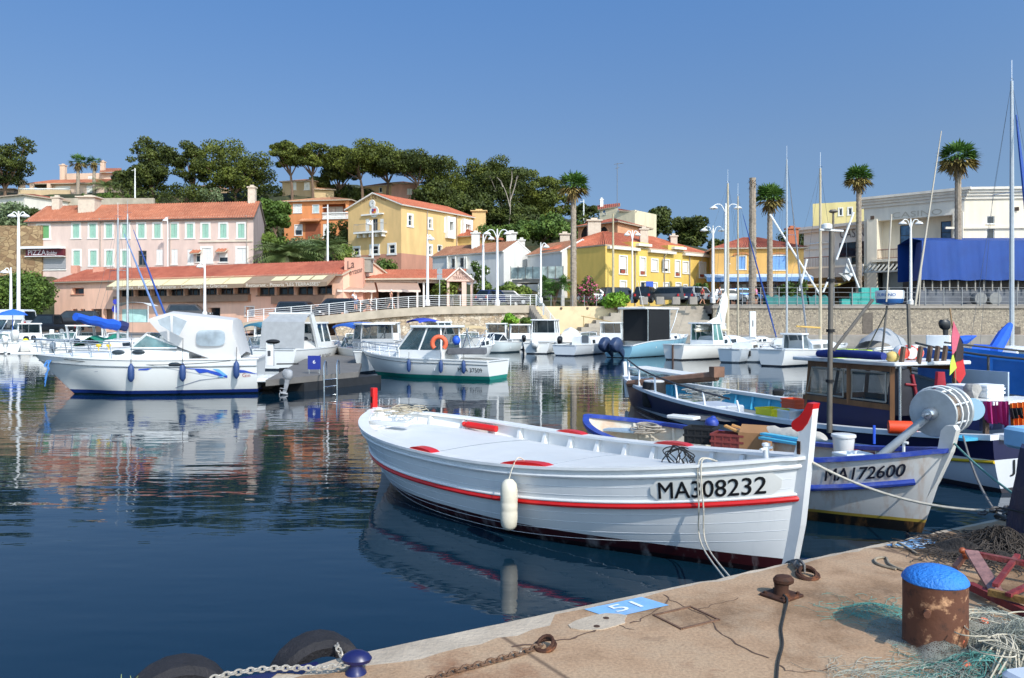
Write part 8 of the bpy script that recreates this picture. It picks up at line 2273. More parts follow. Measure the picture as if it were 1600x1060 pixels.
def pontoon():
 c0,c1=G(415,594,.5),G(560,581,.5)
 d=Vector((c1.x-c0.x,c1.y-c0.y,0));ax=Vector((-.17,1,0)).normalized()
 t=thing('pontoon','grey floating pontoon with dark floats between the cruisers','pontoon',((c0.x+c1.x)/2,(c0.y+c1.y)/2,0))
 f0,f1=c0+ax*36,c1+ax*34
 mb=MB();
 a=[c0,c1,f1,f0];k=[Vector((p.x,p.y,.5))for p in a];lo=[Vector((p.x,p.y,.3))for p in a]
 mb.face(k);
 for i in range(4):mb.face([lo[i],lo[(i+1)%4],k[(i+1)%4],k[i]])
 mb.build('deck',M('pontoon_deck',(112,108,104),.85,.12,2,.3,20),t,True,False)
 for i in range(5):
  p=c0.lerp(f0,i/5+.02);q=c1.lerp(f1,i/5+.02);mb=MB();m_=(p+q)/2+ax*1.2
  mb.box((m_.x,m_.y,.08),((q-p).length*.92,2.4,.42),math.atan2(d.y,d.x));mb.build('float',M('pontoon_float',(34,36,40),.8,.3,3),t,True,False)
 q=G(422,572,.5)
 tp=thing('service_pillar','white service pillar with a dark cap on the pontoon','pillar',q)
 mb=MB();mb.rbox((0,0,.48),(.3,.26,.96),.03);mb.build('body',MWHITE,tp);mb=MB();mb.ball((.12,0,1.0),(.3,.24,.1),12);mb.build('cap',MBLACK,tp)
 mb=MB();mb.box((0,-.135,.52),(.12,.01,.22));mb.build('meter',M('meter_dark',(70,74,80)),tp)
 q=G(491,584,.5)
 ts=thing('berth_sign','blue square sign with a white 6 on the pontoon end','sign',q)
 D=q.y;w_=20/F*D
 mb=MB();mb.box((0,0,.14+w_*.55),(w_,.03,w_*1.08));sb=mb.build('board',M('berth_blue',(28,44,132),.4,.08,4),ts,smooth=False)
 mb=MB();g=fit_text(mb,'6',(-.045,-.018,.14+w_*.48),(1,0,0),(0,0,1),.09,.12);mb.build('lettering',MWHITE,sb,smooth=False)
 for s in(-1,1):mb=MB();mb.tube([Vector((s*w_*.4,.0,-.02)),Vector((s*w_*.4,.0,.16))],.02,5);mb.build('leg',MSTEEL,ts)
 for px,py,lab in((492,584,'white text plate on bright blue under the berth sign 6'),(538,580,'bright blue text plate right of the pontoon ladder')):
  tq_=G(px,py+3,.38);tt_=thing('text_plate',lab,'sign',tq_);mb=MB();mb.box((0,-.06,.03),(.34,.02,.15));b_=mb.build('plate',M('plate_blue',(50,96,214),.4),tt_,smooth=False);mb=MB();mb.box((0,-.075,.03),(.24,.01,.045));mb.build('text_block',MWHITE,b_,smooth=False)
 q0,q1=G(507,588,.5),G(527,586,.5)
 tl=thing('ladder','stainless swimming ladder with hoop handles on the pontoon end','ladder',q0)
 for k,q in enumerate((q0,q1)):
  mb=MB();o=q-q0;mb.tube(spline([o+Vector((0,.35,0)),o+Vector((0,.28,.42)),o+Vector((0,.1,.5)),o+Vector((0,-.08,.35)),o+Vector((.02,-.14,-.1)),o+Vector((.03,-.16,-.75))],4),.022,6);mb.build('rail',MSTEEL,tl)
 for z_ in(-.12,-.36,-.6):
  mb=MB();mb.tube([Vector((0,-.15,z_)),(q1-q0)+Vector((0,-.15,z_))],.02,5);mb.build('rung',MSTEEL,tl)
 t2=thing('outboard_motor','old grey outboard motor hanging on the pontoon edge','outboard motor',G(450,588,.6));outboard(t2,0,0,-.1,.2,M('old_grey_cowl',(150,152,156),.5,.3,6),.62,'cowl')
 mb=MB();q=G(400,600,.2);mb.tube([q+Vector((-.9,0,0)),q+Vector((.9,.1,.02))],.22,14);tag(mb.build('dock_float',M('grey_brown_rubber',(96,90,86),.9,.25,4)),'dark grey rubber roll at the pontoon corner behind the cruiser stern','fender')
 mb=MB();q=G(442,570,.5);mb.box((q.x+.2,q.y,.53),(.9,.12,.05),.2);tag(mb.build('mooring_cleat',MBLACK,smooth=False),'flat black cleat lying on the pontoon deck','cleat')
pontoon()
WB=[(.08,(40,46,56)),(9,(230,231,229))]
GB=[(.08,(60,70,80)),(9,(196,204,210))]
def fleet():
 G6='small boats along the far quay'
 gc=M('grey_canvas',(160,162,164),.9,.1,3,.5,8);teal=M('teal_canvas',(64,128,148),.8,.1,3);blue=M('royal_blue_canvas',(52,104,190),.8,.1,3);sail_b=M('sail_cover_blue',(30,90,200),.8,.12,3,.4,8);sail_n=M('sail_cover_navy',(36,44,92),.8,.12,3,.4,8);whc=M('white_canvas',(226,224,216),.9,.05,3,.5,8);alu=M('mast_aluminium',(188,190,192),.4,.06,4,metal=.5);tanm=M('mast_tan',(190,176,150),.5,.1,4)
 ob_w,ob_k,ob_n=MWHITE,M('outboard_black',(34,36,40),.4),M('outboard_navy',(52,66,96),.3,.12,4)
 def mk(lab,s,b,beam,sh,bands,**k):return mboat(lab,Xw(*s),Xw(*b),beam,sh,bands,**k)
 t,h=mk('white speedboat with a teal sun canopy right behind the large cruiser',(452,44),(372,50),2.2,(.7,.75,.95),WB,cockpit=.4);windscreen(t,-.3,.9,.8,.85,.5);bimini(t,-2.2,.6,.9,.8,2.05,teal);outboard(t,-h.L/2-.1,0,.75,.0,ob_k,.9)
 t,h=mk('white cruiser with a raked radar arch and grey rear canvas beside the pontoon',(428,38),(525,46),2.6,(.95,.95,1.2),WB,cockpit=.3,rb=.9);cuddy(t,h,.34,.95,.4,.75,0,slope=.7);wheelhouse(t,-1.2,.8,1.0,.95,2.2,.5,.1,zw=.25)
 mb=MB();prism_y(mb,[(-1.3,1.0),(-.7,1.0),(-1.9,2.75),(-2.3,2.75)],-1.1,-.98);prism_y(mb,[(-1.3,1.0),(-.7,1.0),(-1.9,2.75),(-2.3,2.75)],.98,1.1);mb.box((-2.1,0,2.72),(.4,2.2,.1));mb.build('radar_arch',HW,t,smooth=False)
 mb=MB();rows=[[Vector((-2.2,y,2.7-.0*abs(y)))for y in(-1,0,1)],[Vector((-3.0,y,2.3))for y in(-1.1,0,1.1)],[Vector((-3.2,y,1.0))for y in(-1.15,0,1.15)]];mb.grid(rows);mb.build('rear_canvas',gc,t)
 mb=MB();f=h.on(.32,.5,-1,1,.012);g=tgeo('2L RAZANET',1,0);hh_=max(b for a,b in g[0]);mb.text(g,lambda a,b:f(a/g[2]*1.6,b/hh_*.2));mb.build('lettering',M('letter_grey',(104,100,98)),t,smooth=False)
 t,h=mk('white boat with a long blue sun canopy and grey side screen',(622,40),(524,46),2.4,(.8,.85,1.05),WB,cockpit=.5);wheelhouse(t,-1.5,-.5,.95,.85,2.15,.2,.0,gc,HW,wins=1);bimini(t,-.8,2.0,1.0,.85,2.05,blue);windscreen(t,.6,1.8,.8,.9,.5)
 t,h=mk('white bow of a boat moored just left of the white fishing cruiser',(655,46),(553,34.5),2.2,(.8,.8,1.0),[(.1,(30,40,50)),(9,(214,220,224))],rb=.9,dr=.3);cuddy(t,h,.3,.85,.4,.7,2);pulpit(t,h,.65,.45)
 t,h=mk('small wheelhouse boat with a blue cover behind the fishing cruiser',(652,56),(712,58),2.2,(.7,.75,.95),WB,cockpit=.4);wheelhouse(t,-.4,1.0,.85,.8,2.2,.3,wins=2);bimini(t,-2.0,-.3,.85,.8,2.3,M('deep_blue_canvas',(44,66,170),.8,.1,3))
 t,h=mk('white cuddy boat with a tan canopy right of the fishing cruiser cabin',(702,46),(770,50),2.2,(.75,.8,1.05),WB,cockpit=.45);cuddy(t,h,.45,.95,.5,.75,2);bimini(t,-2.2,.4,.9,.8,1.9,M('tan_canvas',(190,168,130),.8,.1,3));pulpit(t,h,.7,.5)
 t,h=mk('white cabin boat with tall windscreen cut by the left edge',(40,70),(-30,66),2.4,(.9,.95,1.2),WB);wheelhouse(t,-1.0,1.0,.95,.95,2.4,.6)
 t,h=mk('white open boat with a grey covered engine at the left edge',(30,58),(-6,64),2.2,(.85,.85,1.0),WB);outboard(t,-h.L/2-.1,.3,.9,.1,M('grey_white_cover',(206,206,202),.8),1.5);mb=MB();mb.rbox((0,0,1.2),(1.0,.8,.6),.1);mb.build('console',HW,t)
 t,h=mk('small white boat with a black outboard and yellow buoy at the far left',(42,60),(66,67),1.9,(.6,.6,.75),WB,cockpit=.6);outboard(t,-h.L/2-.1,0,.7,-.6,ob_k,1.1)
 mb=MB();q=P(40,534,59.4);mb.ball(q,(.22,.2,.25),10);tag(mb.build('buoy',M('yellow_plastic',(226,216,40))),'bright yellow buoy hanging beside the black outboard at far left','buoy')
 t,h=mk('white open boat with upright windshield in the left cluster',(66,57),(92,66),2.0,(.6,.6,.8),WB,cockpit=.6);windscreen(t,-.3,.6,.7,.65,.6);mb=MB();mb.rbox((.4,0,1.0),(.35,.3,1.3),.06);mb.build('seat_back',HW,t)
 t,h=mk('low white dinghy with red fender behind the cruiser bow',(84,50),(128,58),1.9,(.5,.5,.7),WB,cockpit=.6);outboard(t,-h.L/2-.1,0,.6,-.5,M('grey_cowl',(120,130,140),.5),.9)
 t,h=mk('white motorboat with slanted arch in the left cluster',(112,56),(150,64),2.3,(.8,.8,1.0),WB,cockpit=.5);windscreen(t,-.2,.9,.8,.9,.5);mb=MB();prism_y(mb,[(-.9,.9),(-.5,.9),(-1.4,2.0),(-1.7,2.0)],-.95,-.85);prism_y(mb,[(-.9,.9),(-.5,.9),(-1.4,2.0),(-1.7,2.0)],.85,.95);mb.box((-1.55,0,1.98),(.35,1.9,.08));mb.build('arch',HW,t,smooth=False)
 t,h=mk('boat under a dark green cover left of the blue sail',(136,48),(196,54),2.2,(.75,.75,.95),WB);mb=MB();rows=[]
 for i in range(9):
  q=.05+.7*i/8;p=h.pt(q,0,1);rows.append([Vector((p.x,p.y*u,p.z+.05+(.55+.1*math.sin(i))*(1-abs(u))))for u in(-1,-.5,0,.5,1)])
 mb.grid(rows);mb.build('boat_cover',M('green_canvas',(30,128,104),.8,.12,3,.5,8),t)
 t,h=mk('boat under a small teal green cover by the parked black van',(84,68.5),(110,68.5),1.9,(.7,.7,.8),WB);mb=MB();mb.rbox((0,0,1.0),(1.8,1.3,.5),.1);mb.build('boat_cover',M('green_canvas2',(34,100,90),.8,.12,3,.5,8),t)
 for k,(px,Dm,top,lab,sc,fj,s,b)in enumerate(((200,46,314,'left of the two sailing boats, with a bright blue sail cover',sail_b,M('furl_pale_blue',(130,160,214),.7),(132,44),(262,50)),(211,49,309,'right of the two sailing boats, with a navy sail cover',sail_n,M('furl_blue',(40,80,160),.7),(140,48),(274,52)))):
  t,h=mk(lab,s,b,2.3,(.85,.85,1.05),WB,name='sailing_boat',tw=.6);cuddy(t,h,.3,.8,.42,.62,2)
  inv=WM[t.name].inverted();xm=(inv@P(px,500,Dm)).x;H=(520-top)/F*Dm-.3
  mast(t,xm,1.0,H,alu,.075,2.9,.95-.1*k,None,sc,h.L,1.0,.95,True,True,fj)
 t,h=mk('white bowrider with a dark windscreen in the middle row',(800,60),(750,57),2.2,(.7,.75,1.0),[(.1,(70,90,100)),(9,(216,226,228))],cockpit=.4,group=G6);windscreen(t,-.4,.8,.8,.85,.5,GLASS)
 t,h=mk('white wheelhouse boat with a tilted white outboard',(838,56),(868,63),2.2,(.75,.75,1.0),WB,cockpit=.35,group=G6);wheelhouse(t,-1.2,.6,.9,.8,2.35,.2,wins=2,glass=Mglass('grey_glass',(96,108,114),.08));outboard(t,-h.L/2-.15,0,.55,-.75,ob_w,1.35)
 t,h=mk('open white boat with a black outboard and a peaked white tarpaulin',(876,57),(905,65),2.1,(.65,.65,.85),WB,cockpit=.5,group=G6);outboard(t,-h.L/2-.1,0,.75,-.5,ob_k,1.05);mb=MB();rows=[[Vector((x,y,z))for y,z in((-.9,.7),(-.45,1.2+hh),(0,1.4+hh),(.45,1.2+hh),(.9,.7))]for x,hh in((-.9,.25),(0,.45),(1.0,.3))];mb.grid(rows);mb.face(rows[0]);mb.face(rows[2][::-1]);mb.build('tarpaulin',whc,t)
 t,h=mk('low white cuddy boat with a grey square hatch window',(882,53),(958,60),2.1,(.7,.7,.9),[(.08,(50,60,76)),(9,(212,218,224))],cockpit=.3,group=G6);cuddy(t,h,.32,.9,.55,.72,1,slope=.5);mb=MB();mb.box((-h.L*.18-.02,-.3,1.05),(.03,.5,.5));mb.build('hatch',M('dark_hatch',(92,98,104)),t)
 t,h=mk('light blue sport boat with a hard top, black curtain and two navy outboards',(965,50.5),(1074,57),2.6,(.75,1.05,1.35),[(.05,(40,50,60)),(9,(148,200,222))],group=G6,tw=.86,nm='sky_hull',cockpit=.3,rb=.8)
 for y in(-.42,.42):outboard(t,-h.L/2-.35,y,.62,-.85,ob_n,1.75)
 mb=MB();mb.rbox((-.7,0,3.15),(4.2,2.2,.12),.1);ht=mb.build('hard_top',HW,t)
 mb=MB();mb.box((-1.0,-.98,2.05),(2.6,.03,2.05));mb.box((-1.0,.98,2.05),(2.6,.03,2.05));mb.box((-2.3,0,2.05),(.03,1.96,2.05));mb.build('curtain',M('black_curtain',(16,17,20),.7,.2,3,.4,6),t,smooth=False)
 for y in(-1.0,1.0):
  for x in(-2.4,.3):mb=MB();mb.tube([Vector((x,y,.9)),Vector((x,y,3.1))],.03,5);mb.build('post',MSTEEL,t)
  mb=MB();mb.tube(spline([Vector((.3,y,1.5)),Vector((.9,y,2.3)),Vector((1.3,y,3.1))],4),.03,5);mb.build('brace',MSTEEL,t)
 mb=MB();mb.tube([Vector((-.9,.3,3.2)),Vector((-1.6,.3,5.0))],.012,4);mb.build('whip_aerial',MWHITE,t);cuddy(t,h,.5,.95,.35,.7,1)
 for k,(s,b,lab,kind)in enumerate((((742,52),(700,58),'white open boat right behind the fishing cruiser stern',0),((768,64),(784,70),'white cabin boat behind the bow of the bowrider',1),((944,60),(968,66),'white cabin boat partly hidden behind the two navy outboards',1),((1010,62),(1040,68),'white open boat behind the black curtained hard top',0),((70,54),(96,61),'white open boat with screen left of the low dinghy',0),((460,62),(474,68),'white cabin boat at the foot of the promenade slab',1),((8,56),(-10,64),'white open boat with low rails at the left edge foreground of the cluster',0),((52,62),(40,70),'white cabin boat just behind the yellow buoy',1),((98,61),(112,69),'white open boat moored stern out under the black van',0),((122,52),(160,60),'white cabin boat left of the green covered boat',1),((168,57),(196,66),'white open boat between the green cover and the no parking pole',0),((232,55),(262,64),'white open boat behind the windscreen of the large cruiser',0),((408,56),(424,64),'white cabin boat left of the arch cruiser against the quay',1),((540,55),(566,64),'white open boat behind the blue sun canopy',0),((598,60),(616,67),'white cabin boat before the rubble wall',1),((818,64),(806,70),'white cabin boat squeezed behind the bowrider in the middle row',1),((908,62),(930,68),'white open boat behind the low cuddy boat',0),((478,57),(500,66),'white cabin boat against the quay behind the arch cruiser',1),((726,62),(744,68),'white open boat against the quay left of the bowrider',0),((1108,58),(1128,66),'white cabin boat behind the cream mainsail',1),((255,60),(292,66),'white cabin boat behind the sailing masts and the cruiser tent',1),((330,58),(350,66),'white open boat with a screen behind the cruiser tent',0))):
  t,h=mk(lab,s,b,2.2,(.75,.75,1.0),WB,cockpit=.4,group=G6)
  if kind:wheelhouse(t,-.6,.9,.85,.8,1.95+.09*(k%3),.35,wins=2)
  else:windscreen(t,-.2,.8,.75,.85,.5);pulpit(t,h,.65,.45)
  outboard(t,-h.L/2-.1,0,.7,-.3*(k%2),(ob_w,ob_k)[k%2],1.0)
 t,h=mk('old white sailing boat with a loosely furled cream mainsail',(1052,47.5),(1186,54),2.5,(.9,.85,1.05),[(.08,(60,60,62)),(9,(232,230,224))],name='sailing_boat',tw=.6,group=None,nm='cream_hull');cuddy(t,h,.38,.85,.55,.66,1);inv=WM[t.name].inverted()
 wheelhouse(t,-1.9,-.7,.85,.8,2.15,.35,0,wins=2,glass=Mglass('green_screen',(92,130,126),.06),zw=.25)
 xm=(inv@P(1150,500,51)).x;ms=mast(t,xm,1.0,(515-266)/F*51,tanm,.10,None,0,None,None,h.L,1.1,1.0,True,False)
 mb=MB();rows=[]
 for i in range(13):
  u=i/12;x=xm-.1-3.3*u;zt=1.0+2.3*(1-u)**2.6+.95+.1*u;zb=1.55+.1*u+.15*math.sin(u*9);rows.append([Vector((x,.12*math.sin(j*1.3+i)+.04,zb+(zt-zb)*j/5))for j in range(6)])
 mb.grid(rows);mb.grid([[p+Vector((0,.1,0))for p in r_]for r_ in rows][::-1]);mb.build('furled_sail',whc,ms)
 mb=MB();mb.tube([Vector((xm,0,1.75)),Vector((xm-3.6,0,1.7))],.06,7);mb.build('boom',tanm,ms)
 mb=MB();mb.box((-h.L/2-.06,0,.45),(.1,.06,.9));mb.build('rudder',M('rudder_brown',(92,70,60)),t,smooth=False)
 mb=MB();mb.box((xm-1.2,-.3,1.28),(.04,.5,.4));mb.build('hatch',MBLACK,t,smooth=False)
 t,h=mk('grey blue sterned small sailing boat left of the white rudder blade',(1140,44.5),(1186,50),1.9,(.75,.7,.8),GB,group=G6,tw=.7);cuddy(t,h,.4,.9,.4,.65,1)
 t,h=mk('grey sterned boat with a small outboard bracket behind the white sailing boat',(1172,45),(1204,50),1.9,(.75,.7,.8),GB,group=G6,tw=.75);mb=MB();mb.box((-h.L/2-.1,.1,.5),(.12,.3,.3));mb.build('bracket',MBLACK,t,smooth=False)
 tr=thing('rudder_blade','upright white rudder blade with a dark mark beside the sailing boat','rudder',P(1176,526,43));mb=MB();mb.rbox((0,0,.65),(.36,.1,1.4),.05);mb.build('blade',HW,tr);mb=MB();mb.box((0,-.056,.7),(.05,.01,.34));mb.build('mark',MBLACK,tr,smooth=False)
 t,h=mk('white sailing boat with a yellow boom and grey cabin windows',(1205,41.0),(1322,47),2.4,(.85,.8,1.0),[(.08,(36,40,48)),(9,(230,231,229))],name='sailing_boat',tw=.62,nm='yellow_boom_hull');cuddy(t,h,.33,.85,.5,.68,2,wm=Mglass('grey_cover',(120,122,120),.5));inv=WM[t.name].inverted()
 xm=(inv@P(1291,500,44.5)).x;ms=mast(t,xm,.9,(520-240)/F*44.5,tanm,.09,2.7,1.05,M('yellow_boom',(216,174,92),.5),None,h.L,1.0,.95)
 wheelhouse(t,-2.1,-1.2,.6,.8,1.6,.4,wins=1,glass=Mglass('grey_glass',(96,108,114),.08),zw=.1)
 t,h=mk('boat with a tall thin grey mast behind the yellow boom',(1206,50),(1262,58),2.2,(.8,.8,1.0),WB,name='sailing_boat',tw=.6);cuddy(t,h,.3,.8,.4,.6,2);inv=WM[t.name].inverted();mast(t,(inv@P(1232,500,53)).x,1.0,(518-234)/F*53,alu,.075,None,L=h.L,furl=M('furl_grey',(150,156,166),.7))
 t,h=mk('boat whose furled blue jib slants behind the cream mainsail',(1150,56),(1214,60),2.2,(.8,.8,1.0),WB,name='sailing_boat',tw=.6);cuddy(t,h,.3,.8,.4,.6,2);inv=WM[t.name].inverted();mast(t,(inv@P(1158,500,56)).x,1.0,(510-285)/F*56,tanm,.07,None,L=h.L,furl=M('furl_blue',(40,80,160)))
 t,h=mk('boat heaped with a light grey cover behind the wheelhouse roof',(1345,36),(1412,42),2.2,(.95,.9,1.0),WB);mb=MB();rows=[]
 for i in range(9):
  rows.append([Vector((-1.8+.4*i,.95*u,1.0+(.95*math.sin(PI*(i+.8)/9.6)**.6+.1*math.sin(i*2.1))*(1-u*u)**.7))for u in(-1,-.7,-.35,0,.35,.7,1)])
 mb.grid(rows);mb.build('boat_cover',gc,t)
 t,h=mk('low white open boat with a white plastic seat behind the flags',(1440,30),(1500,36),2.1,(.95,.9,1.0),WB);mb=MB();mb.rbox((-.6,0,1.05),(.6,.8,.1),.04);mb.rbox((-.85,0,1.4),(.12,.9,.75),.05);mb.build('seat',HW,t)
 to=thing('outboard_motor','black outboard motor standing on the quay edge behind the flags','outboard motor',P(1478,520,52));outboard(to,0,0,.2,0,ob_k,1.3,'cowl')
 t,h=mk('sailing boat with a bright blue sail cover and the tallest mast at right',(1512,30),(1622,37),2.6,(1.0,.95,1.1),GB,name='sailing_boat',tw=.65);inv=WM[t.name].inverted();xm=(inv@P(1583,500,34)).x;cuddy(t,h,.35,.8,.35,.6,1);ms=mast(t,xm,1.2,(500-112)/F*34+.8,alu,.10,None,0,None,None,h.L,1.2,1.1,True,True)
 mb=MB();k=[P(1578,508,33),P(1568,524,32.5),P(1556,545,32),P(1546,556,31.6)];mb.tube([inv@q for q in k],[.12,.24,.26,.16],9);mb.build('sail_cover',sail_b,ms)
 mb=MB();a,b=inv@P(1588,180,34.0),inv@P(1604,330,33);mb.tube([a,a.lerp(b,.5),b],[.03,.07,.09],6);mb.build('furled_jib',M('furl_blue',(40,80,160)),ms)
 mb=MB();rows=[[inv@P(px,py,31.5+dz)for px,py,dz in((1517,558,0),(1519,540,.3),(1522,538,1.2))],[inv@P(px,py,31.3+dz)for px,py,dz in((1545,562,0),(1548,541,.3),(1550,539,1.2))],[inv@P(px,py,31+dz)for px,py,dz in((1558,560,0),(1560,543,.3),(1562,541,1.2))]];mb.grid(rows);mb.build('spray_hood',sail_b,t)
 tb=thing('kayak','small blue upturned boat bow on the quay behind the flags','kayak',P(1512,536,40));mb=MB();mb.tube([P(1500,534,40),P(1512,530,40),P(1526,525,40)],[.28,.2,.02],8);mb.build('shell',sail_b,tb,True)
 for px,py,D,col,lab in((1372,553,20,(226,228,228),None),):pass
fleet()
# ------ cars, people, quay clutter
MTYRE=M('tyre_black',(24,24,26),.8,.1,10)
CARG=Mglass('car_glass',(26,34,40),.05)
def car(label,px,pb,D,ang,col,typ='hatch',tail=False):
 x,zb=X(px,D),Z(pb,D)
 t=thing('parked_car',label,'car',(x,D,zb),ang,'cars parked behind the harbour')
 pm=M('car_paint_%d_%d_%d'%col,col,.28,.05,2,metal=.25)
 Lh,H,w_={'hatch':(2.0,1.45,.86),'mpv':(2.25,1.62,.9),'van':(2.5,1.95,.98),'pickup':(2.6,1.75,.93)}[typ]
 lo=[(-Lh,.35),(-Lh-.04,.62),(-Lh+.05,.88),(Lh*.5,.92),(Lh*.88,.8),(Lh,.6),(Lh-.02,.35)]
 mb=MB();rows=[]
 for y,k in((-w_,.0),(-w_*.97,-.05),(w_*.97,-.05),(w_,.0)):
  rows.append([Vector((a,y,b if abs(y)<w_ else b))for a,b in lo])
 ins=[[Vector((p.x*.97,p.y*1.0,.36+(p.z-.36)*.96))for p in rows[0]],[Vector((p.x,p.y*.985,p.z))for p in rows[0]],[Vector((p.x,p.y*.985,p.z))for p in rows[3]],[Vector((p.x*.97,p.y,.36+(p.z-.36)*.96))for p in rows[3]]]
 mb.grid(ins,0,True,True)
 gx={'hatch':(-Lh+.1,-Lh+.45,.35,1.0),'mpv':(-Lh+.08,-Lh+.35,.75,1.5),'van':(-Lh+.05,-Lh+.12,1.35,1.95),'pickup':(-.9,-.75,.6,1.25)}[typ]
 a,b,c,d=gx;zt=H
 top=[Vector((b,-w_*.74,zt)),Vector((c,-w_*.74,zt)),Vector((c,w_*.74,zt)),Vector((b,w_*.74,zt))]
 bot=[Vector((a,-w_*.94,.88)),Vector((d,-w_*.92,.88)),Vector((d,w_*.92,.88)),Vector((a,w_*.94,.88))]
 mb.grid([bot,[p.lerp(q,.9)for p,q in zip(bot,top)],[q.lerp(Vector(((b+c)/2,0,zt+.03)),.08)+Vector((0,0,.02))for q in top]],0,True,True)
 mb.build('body',pm,t,angle=35)
 for i in range(4):
  p0,p1,q1,q0=bot[i],bot[(i+1)%4],top[(i+1)%4],top[i]
  n=(p1-p0).cross(q0-p0).normalized()*.012
  if typ=='van' and i in(0,2):p0=p0.lerp(p1,.6)if i==0 else p0;q0=q0.lerp(q1,.6)if i==0 else q0;p1=p1.lerp(p0,.6)if i==2 else p1;q1=q1.lerp(q0,.6)if i==2 else q1
  def bl(u,v):return p0.lerp(p1,u).lerp(q0.lerp(q1,u),v)+n
  mb=MB();mb.face([bl(.06,.12),bl(.94,.12),bl(.92,.86),bl(.08,.86)]);mb.build('windscreen' if i==1 else 'rear_window' if i==3 else 'side_window',CARG,t,smooth=False)
 for sx in(-Lh*.62,Lh*.62):
  for sy in(-1,1):
   mb=MB();mb.lathe([(.2,-.09),(.31,-.1),(.33,-.05),(.33,.05),(.31,.1),(.2,.09)],(sx,sy*(w_-.06),.33),16,0,Matrix.Rotation(PI/2,3,'X'));wl=mb.build('wheel',MTYRE,t)
   mb=MB();mb.lathe([(.19,-sy*.115),(.02,-sy*.12)],(sx,sy*(w_-.06),.33),12,0,Matrix.Rotation(PI/2,3,'X'));mb.build('rim',M('alloy',(176,178,180),.4,metal=.6),wl)
 for s in(-1,1):
  mb=MB();mb.rbox((Lh-.06,s*w_*.7,.68),(.14,.36,.16),.04);mb.build('headlight',M('headlight',(214,218,220),.1),t)
  mb=MB();mb.rbox((-Lh+.0,s*w_*.78,.76),(.1,.22,.26),.04);mb.build('tail_light',M('tail_red',(170,24,28),.2),t)
 mb=MB();mb.box((-Lh-.045,0,.58),(.01,.5,.12));mb.box((Lh+.01,0,.48),(.01,.5,.12));mb.build('licence_plate',M('plate_white',(214,216,214)),t,smooth=False)
def cars():
 blk,gry,sil,dbl,wht=(22,24,30),(98,98,98),(168,172,176),(40,52,92),(222,224,224)
 car('large black van parked near the quay at the left',76,523,70.2,PI+.05,blk,'pickup')
 car('black car behind the large black van',118,513,75,PI+.3,(30,30,34),'mpv')
 car('white van cut by the left edge of the picture',8,518,72,PI-.1,wht,'van')
 car('dark car under the salmon restaurant awning',296,500,84,.2,(70,66,66),'mpv')
 car('dark hatchback on the promenade, left of two before the restaurant',470,499,74,-.2,(52,56,64),'mpv')
 car('dark hatchback on the promenade, right of two before the restaurant',526,494,74.5,PI-.2,(46,50,60),'mpv')
 car('dark blue hatchback behind the promenade railing by the double lamp',772,477,79.5,.9,dbl,'hatch')
 car('black car with white bonnet beside the blue hatchback',796,477,80.5,.2,(56,58,66),'hatch')
 car('white car half hidden behind the wire fence planting',930,474,83,.1,wht,'hatch')
 car('dark car behind the bright green shrub',968,474,83.5,.4,(54,52,52),'mpv')
 car('black hatchback, leftmost of the row before the yellow house',1010,474,81.5,1.2,(36,36,40),'mpv')
 car('grey people carrier in the row before the yellow house',1042,474,81,2.5,gry,'mpv')
 car('dark navy hatchback in the row before the yellow house',1072,474,81,1.3,(40,40,62),'hatch')
 car('silver people carrier right of the dark navy hatchback',1090,473,84,.8,sil,'mpv')
 car('silver hatchback between the two tall lamps and the palm trunk',1140,474,83,.1,sil,'hatch')
 car('bright blue hatchback left of the person in pink',1160,472,87,.1,(36,104,170),'hatch')
 for px,lab in((578,'black scooter leaning left on the promenade pavement'),(594,'black and silver scooter right of the first one')):
  q=P(px,484,74);t=thing('scooter',lab,'scooter',q,.4,'scooters on the promenade')
  for x in(-.6,.6):
   mb=MB();mb.lathe([(.15,-.05),(.24,-.05),(.25,0),(.24,.05),(.15,.05)],(x,0,.25),14,0,Matrix.Rotation(PI/2,3,'X'));mb.build('wheel',MTYRE,t)
  mb=MB();mb.grid([[Vector((x,.14*math.cos(a),z+r*math.sin(a)))for a in[2*PI*k/8 for k in range(8)]]for x,z,r in((-.85,.7,.08),(-.6,.66,.18),(-.1,.6,.16),(.1,.36,.07),(.4,.4,.09),(.55,.7,.15),(.5,1.0,.08))],0,True,True);mb.build('body',M('scooter_black',(36,38,44),.3),t)
  mb=MB();mb.tube([Vector((.45,-.32,1.08)),Vector((.5,0,1.02)),Vector((.45,.32,1.08))],.025,5);mb.build('handlebar',MSTEEL,t);mb=MB();mb.rbox((-.4,0,.83),(.65,.26,.1),.05);mb.build('seat',MBLACK,t)
cars()
SKIN=M('skin',(196,142,112),.6,.06,10)
def skinned(name,joints,edges,m,parent,sub=1,root=0):
 me=bpy.data.meshes.new(name);me.from_pydata([j[0]for j in joints],edges,[]);me.materials.append(m)
 o=bpy.data.objects.new(name,me);COL.objects.link(o);o.parent=parent;WM[o.name]=WM[parent.name].copy()
 sk=o.modifiers.new('skin','SKIN');sk.use_smooth_shade=True
 if not me.skin_vertices:me.attributes.get('skin')
 for i,j in enumerate(joints):
  r=j[1];me.skin_vertices[0].data[i].radius=r if isinstance(r,tuple)else(r,r)
 me.skin_vertices[0].data[root].use_root=True
 o.modifiers.new('smooth','SUBSURF').levels=sub;o.modifiers['smooth'].render_levels=sub
 return o
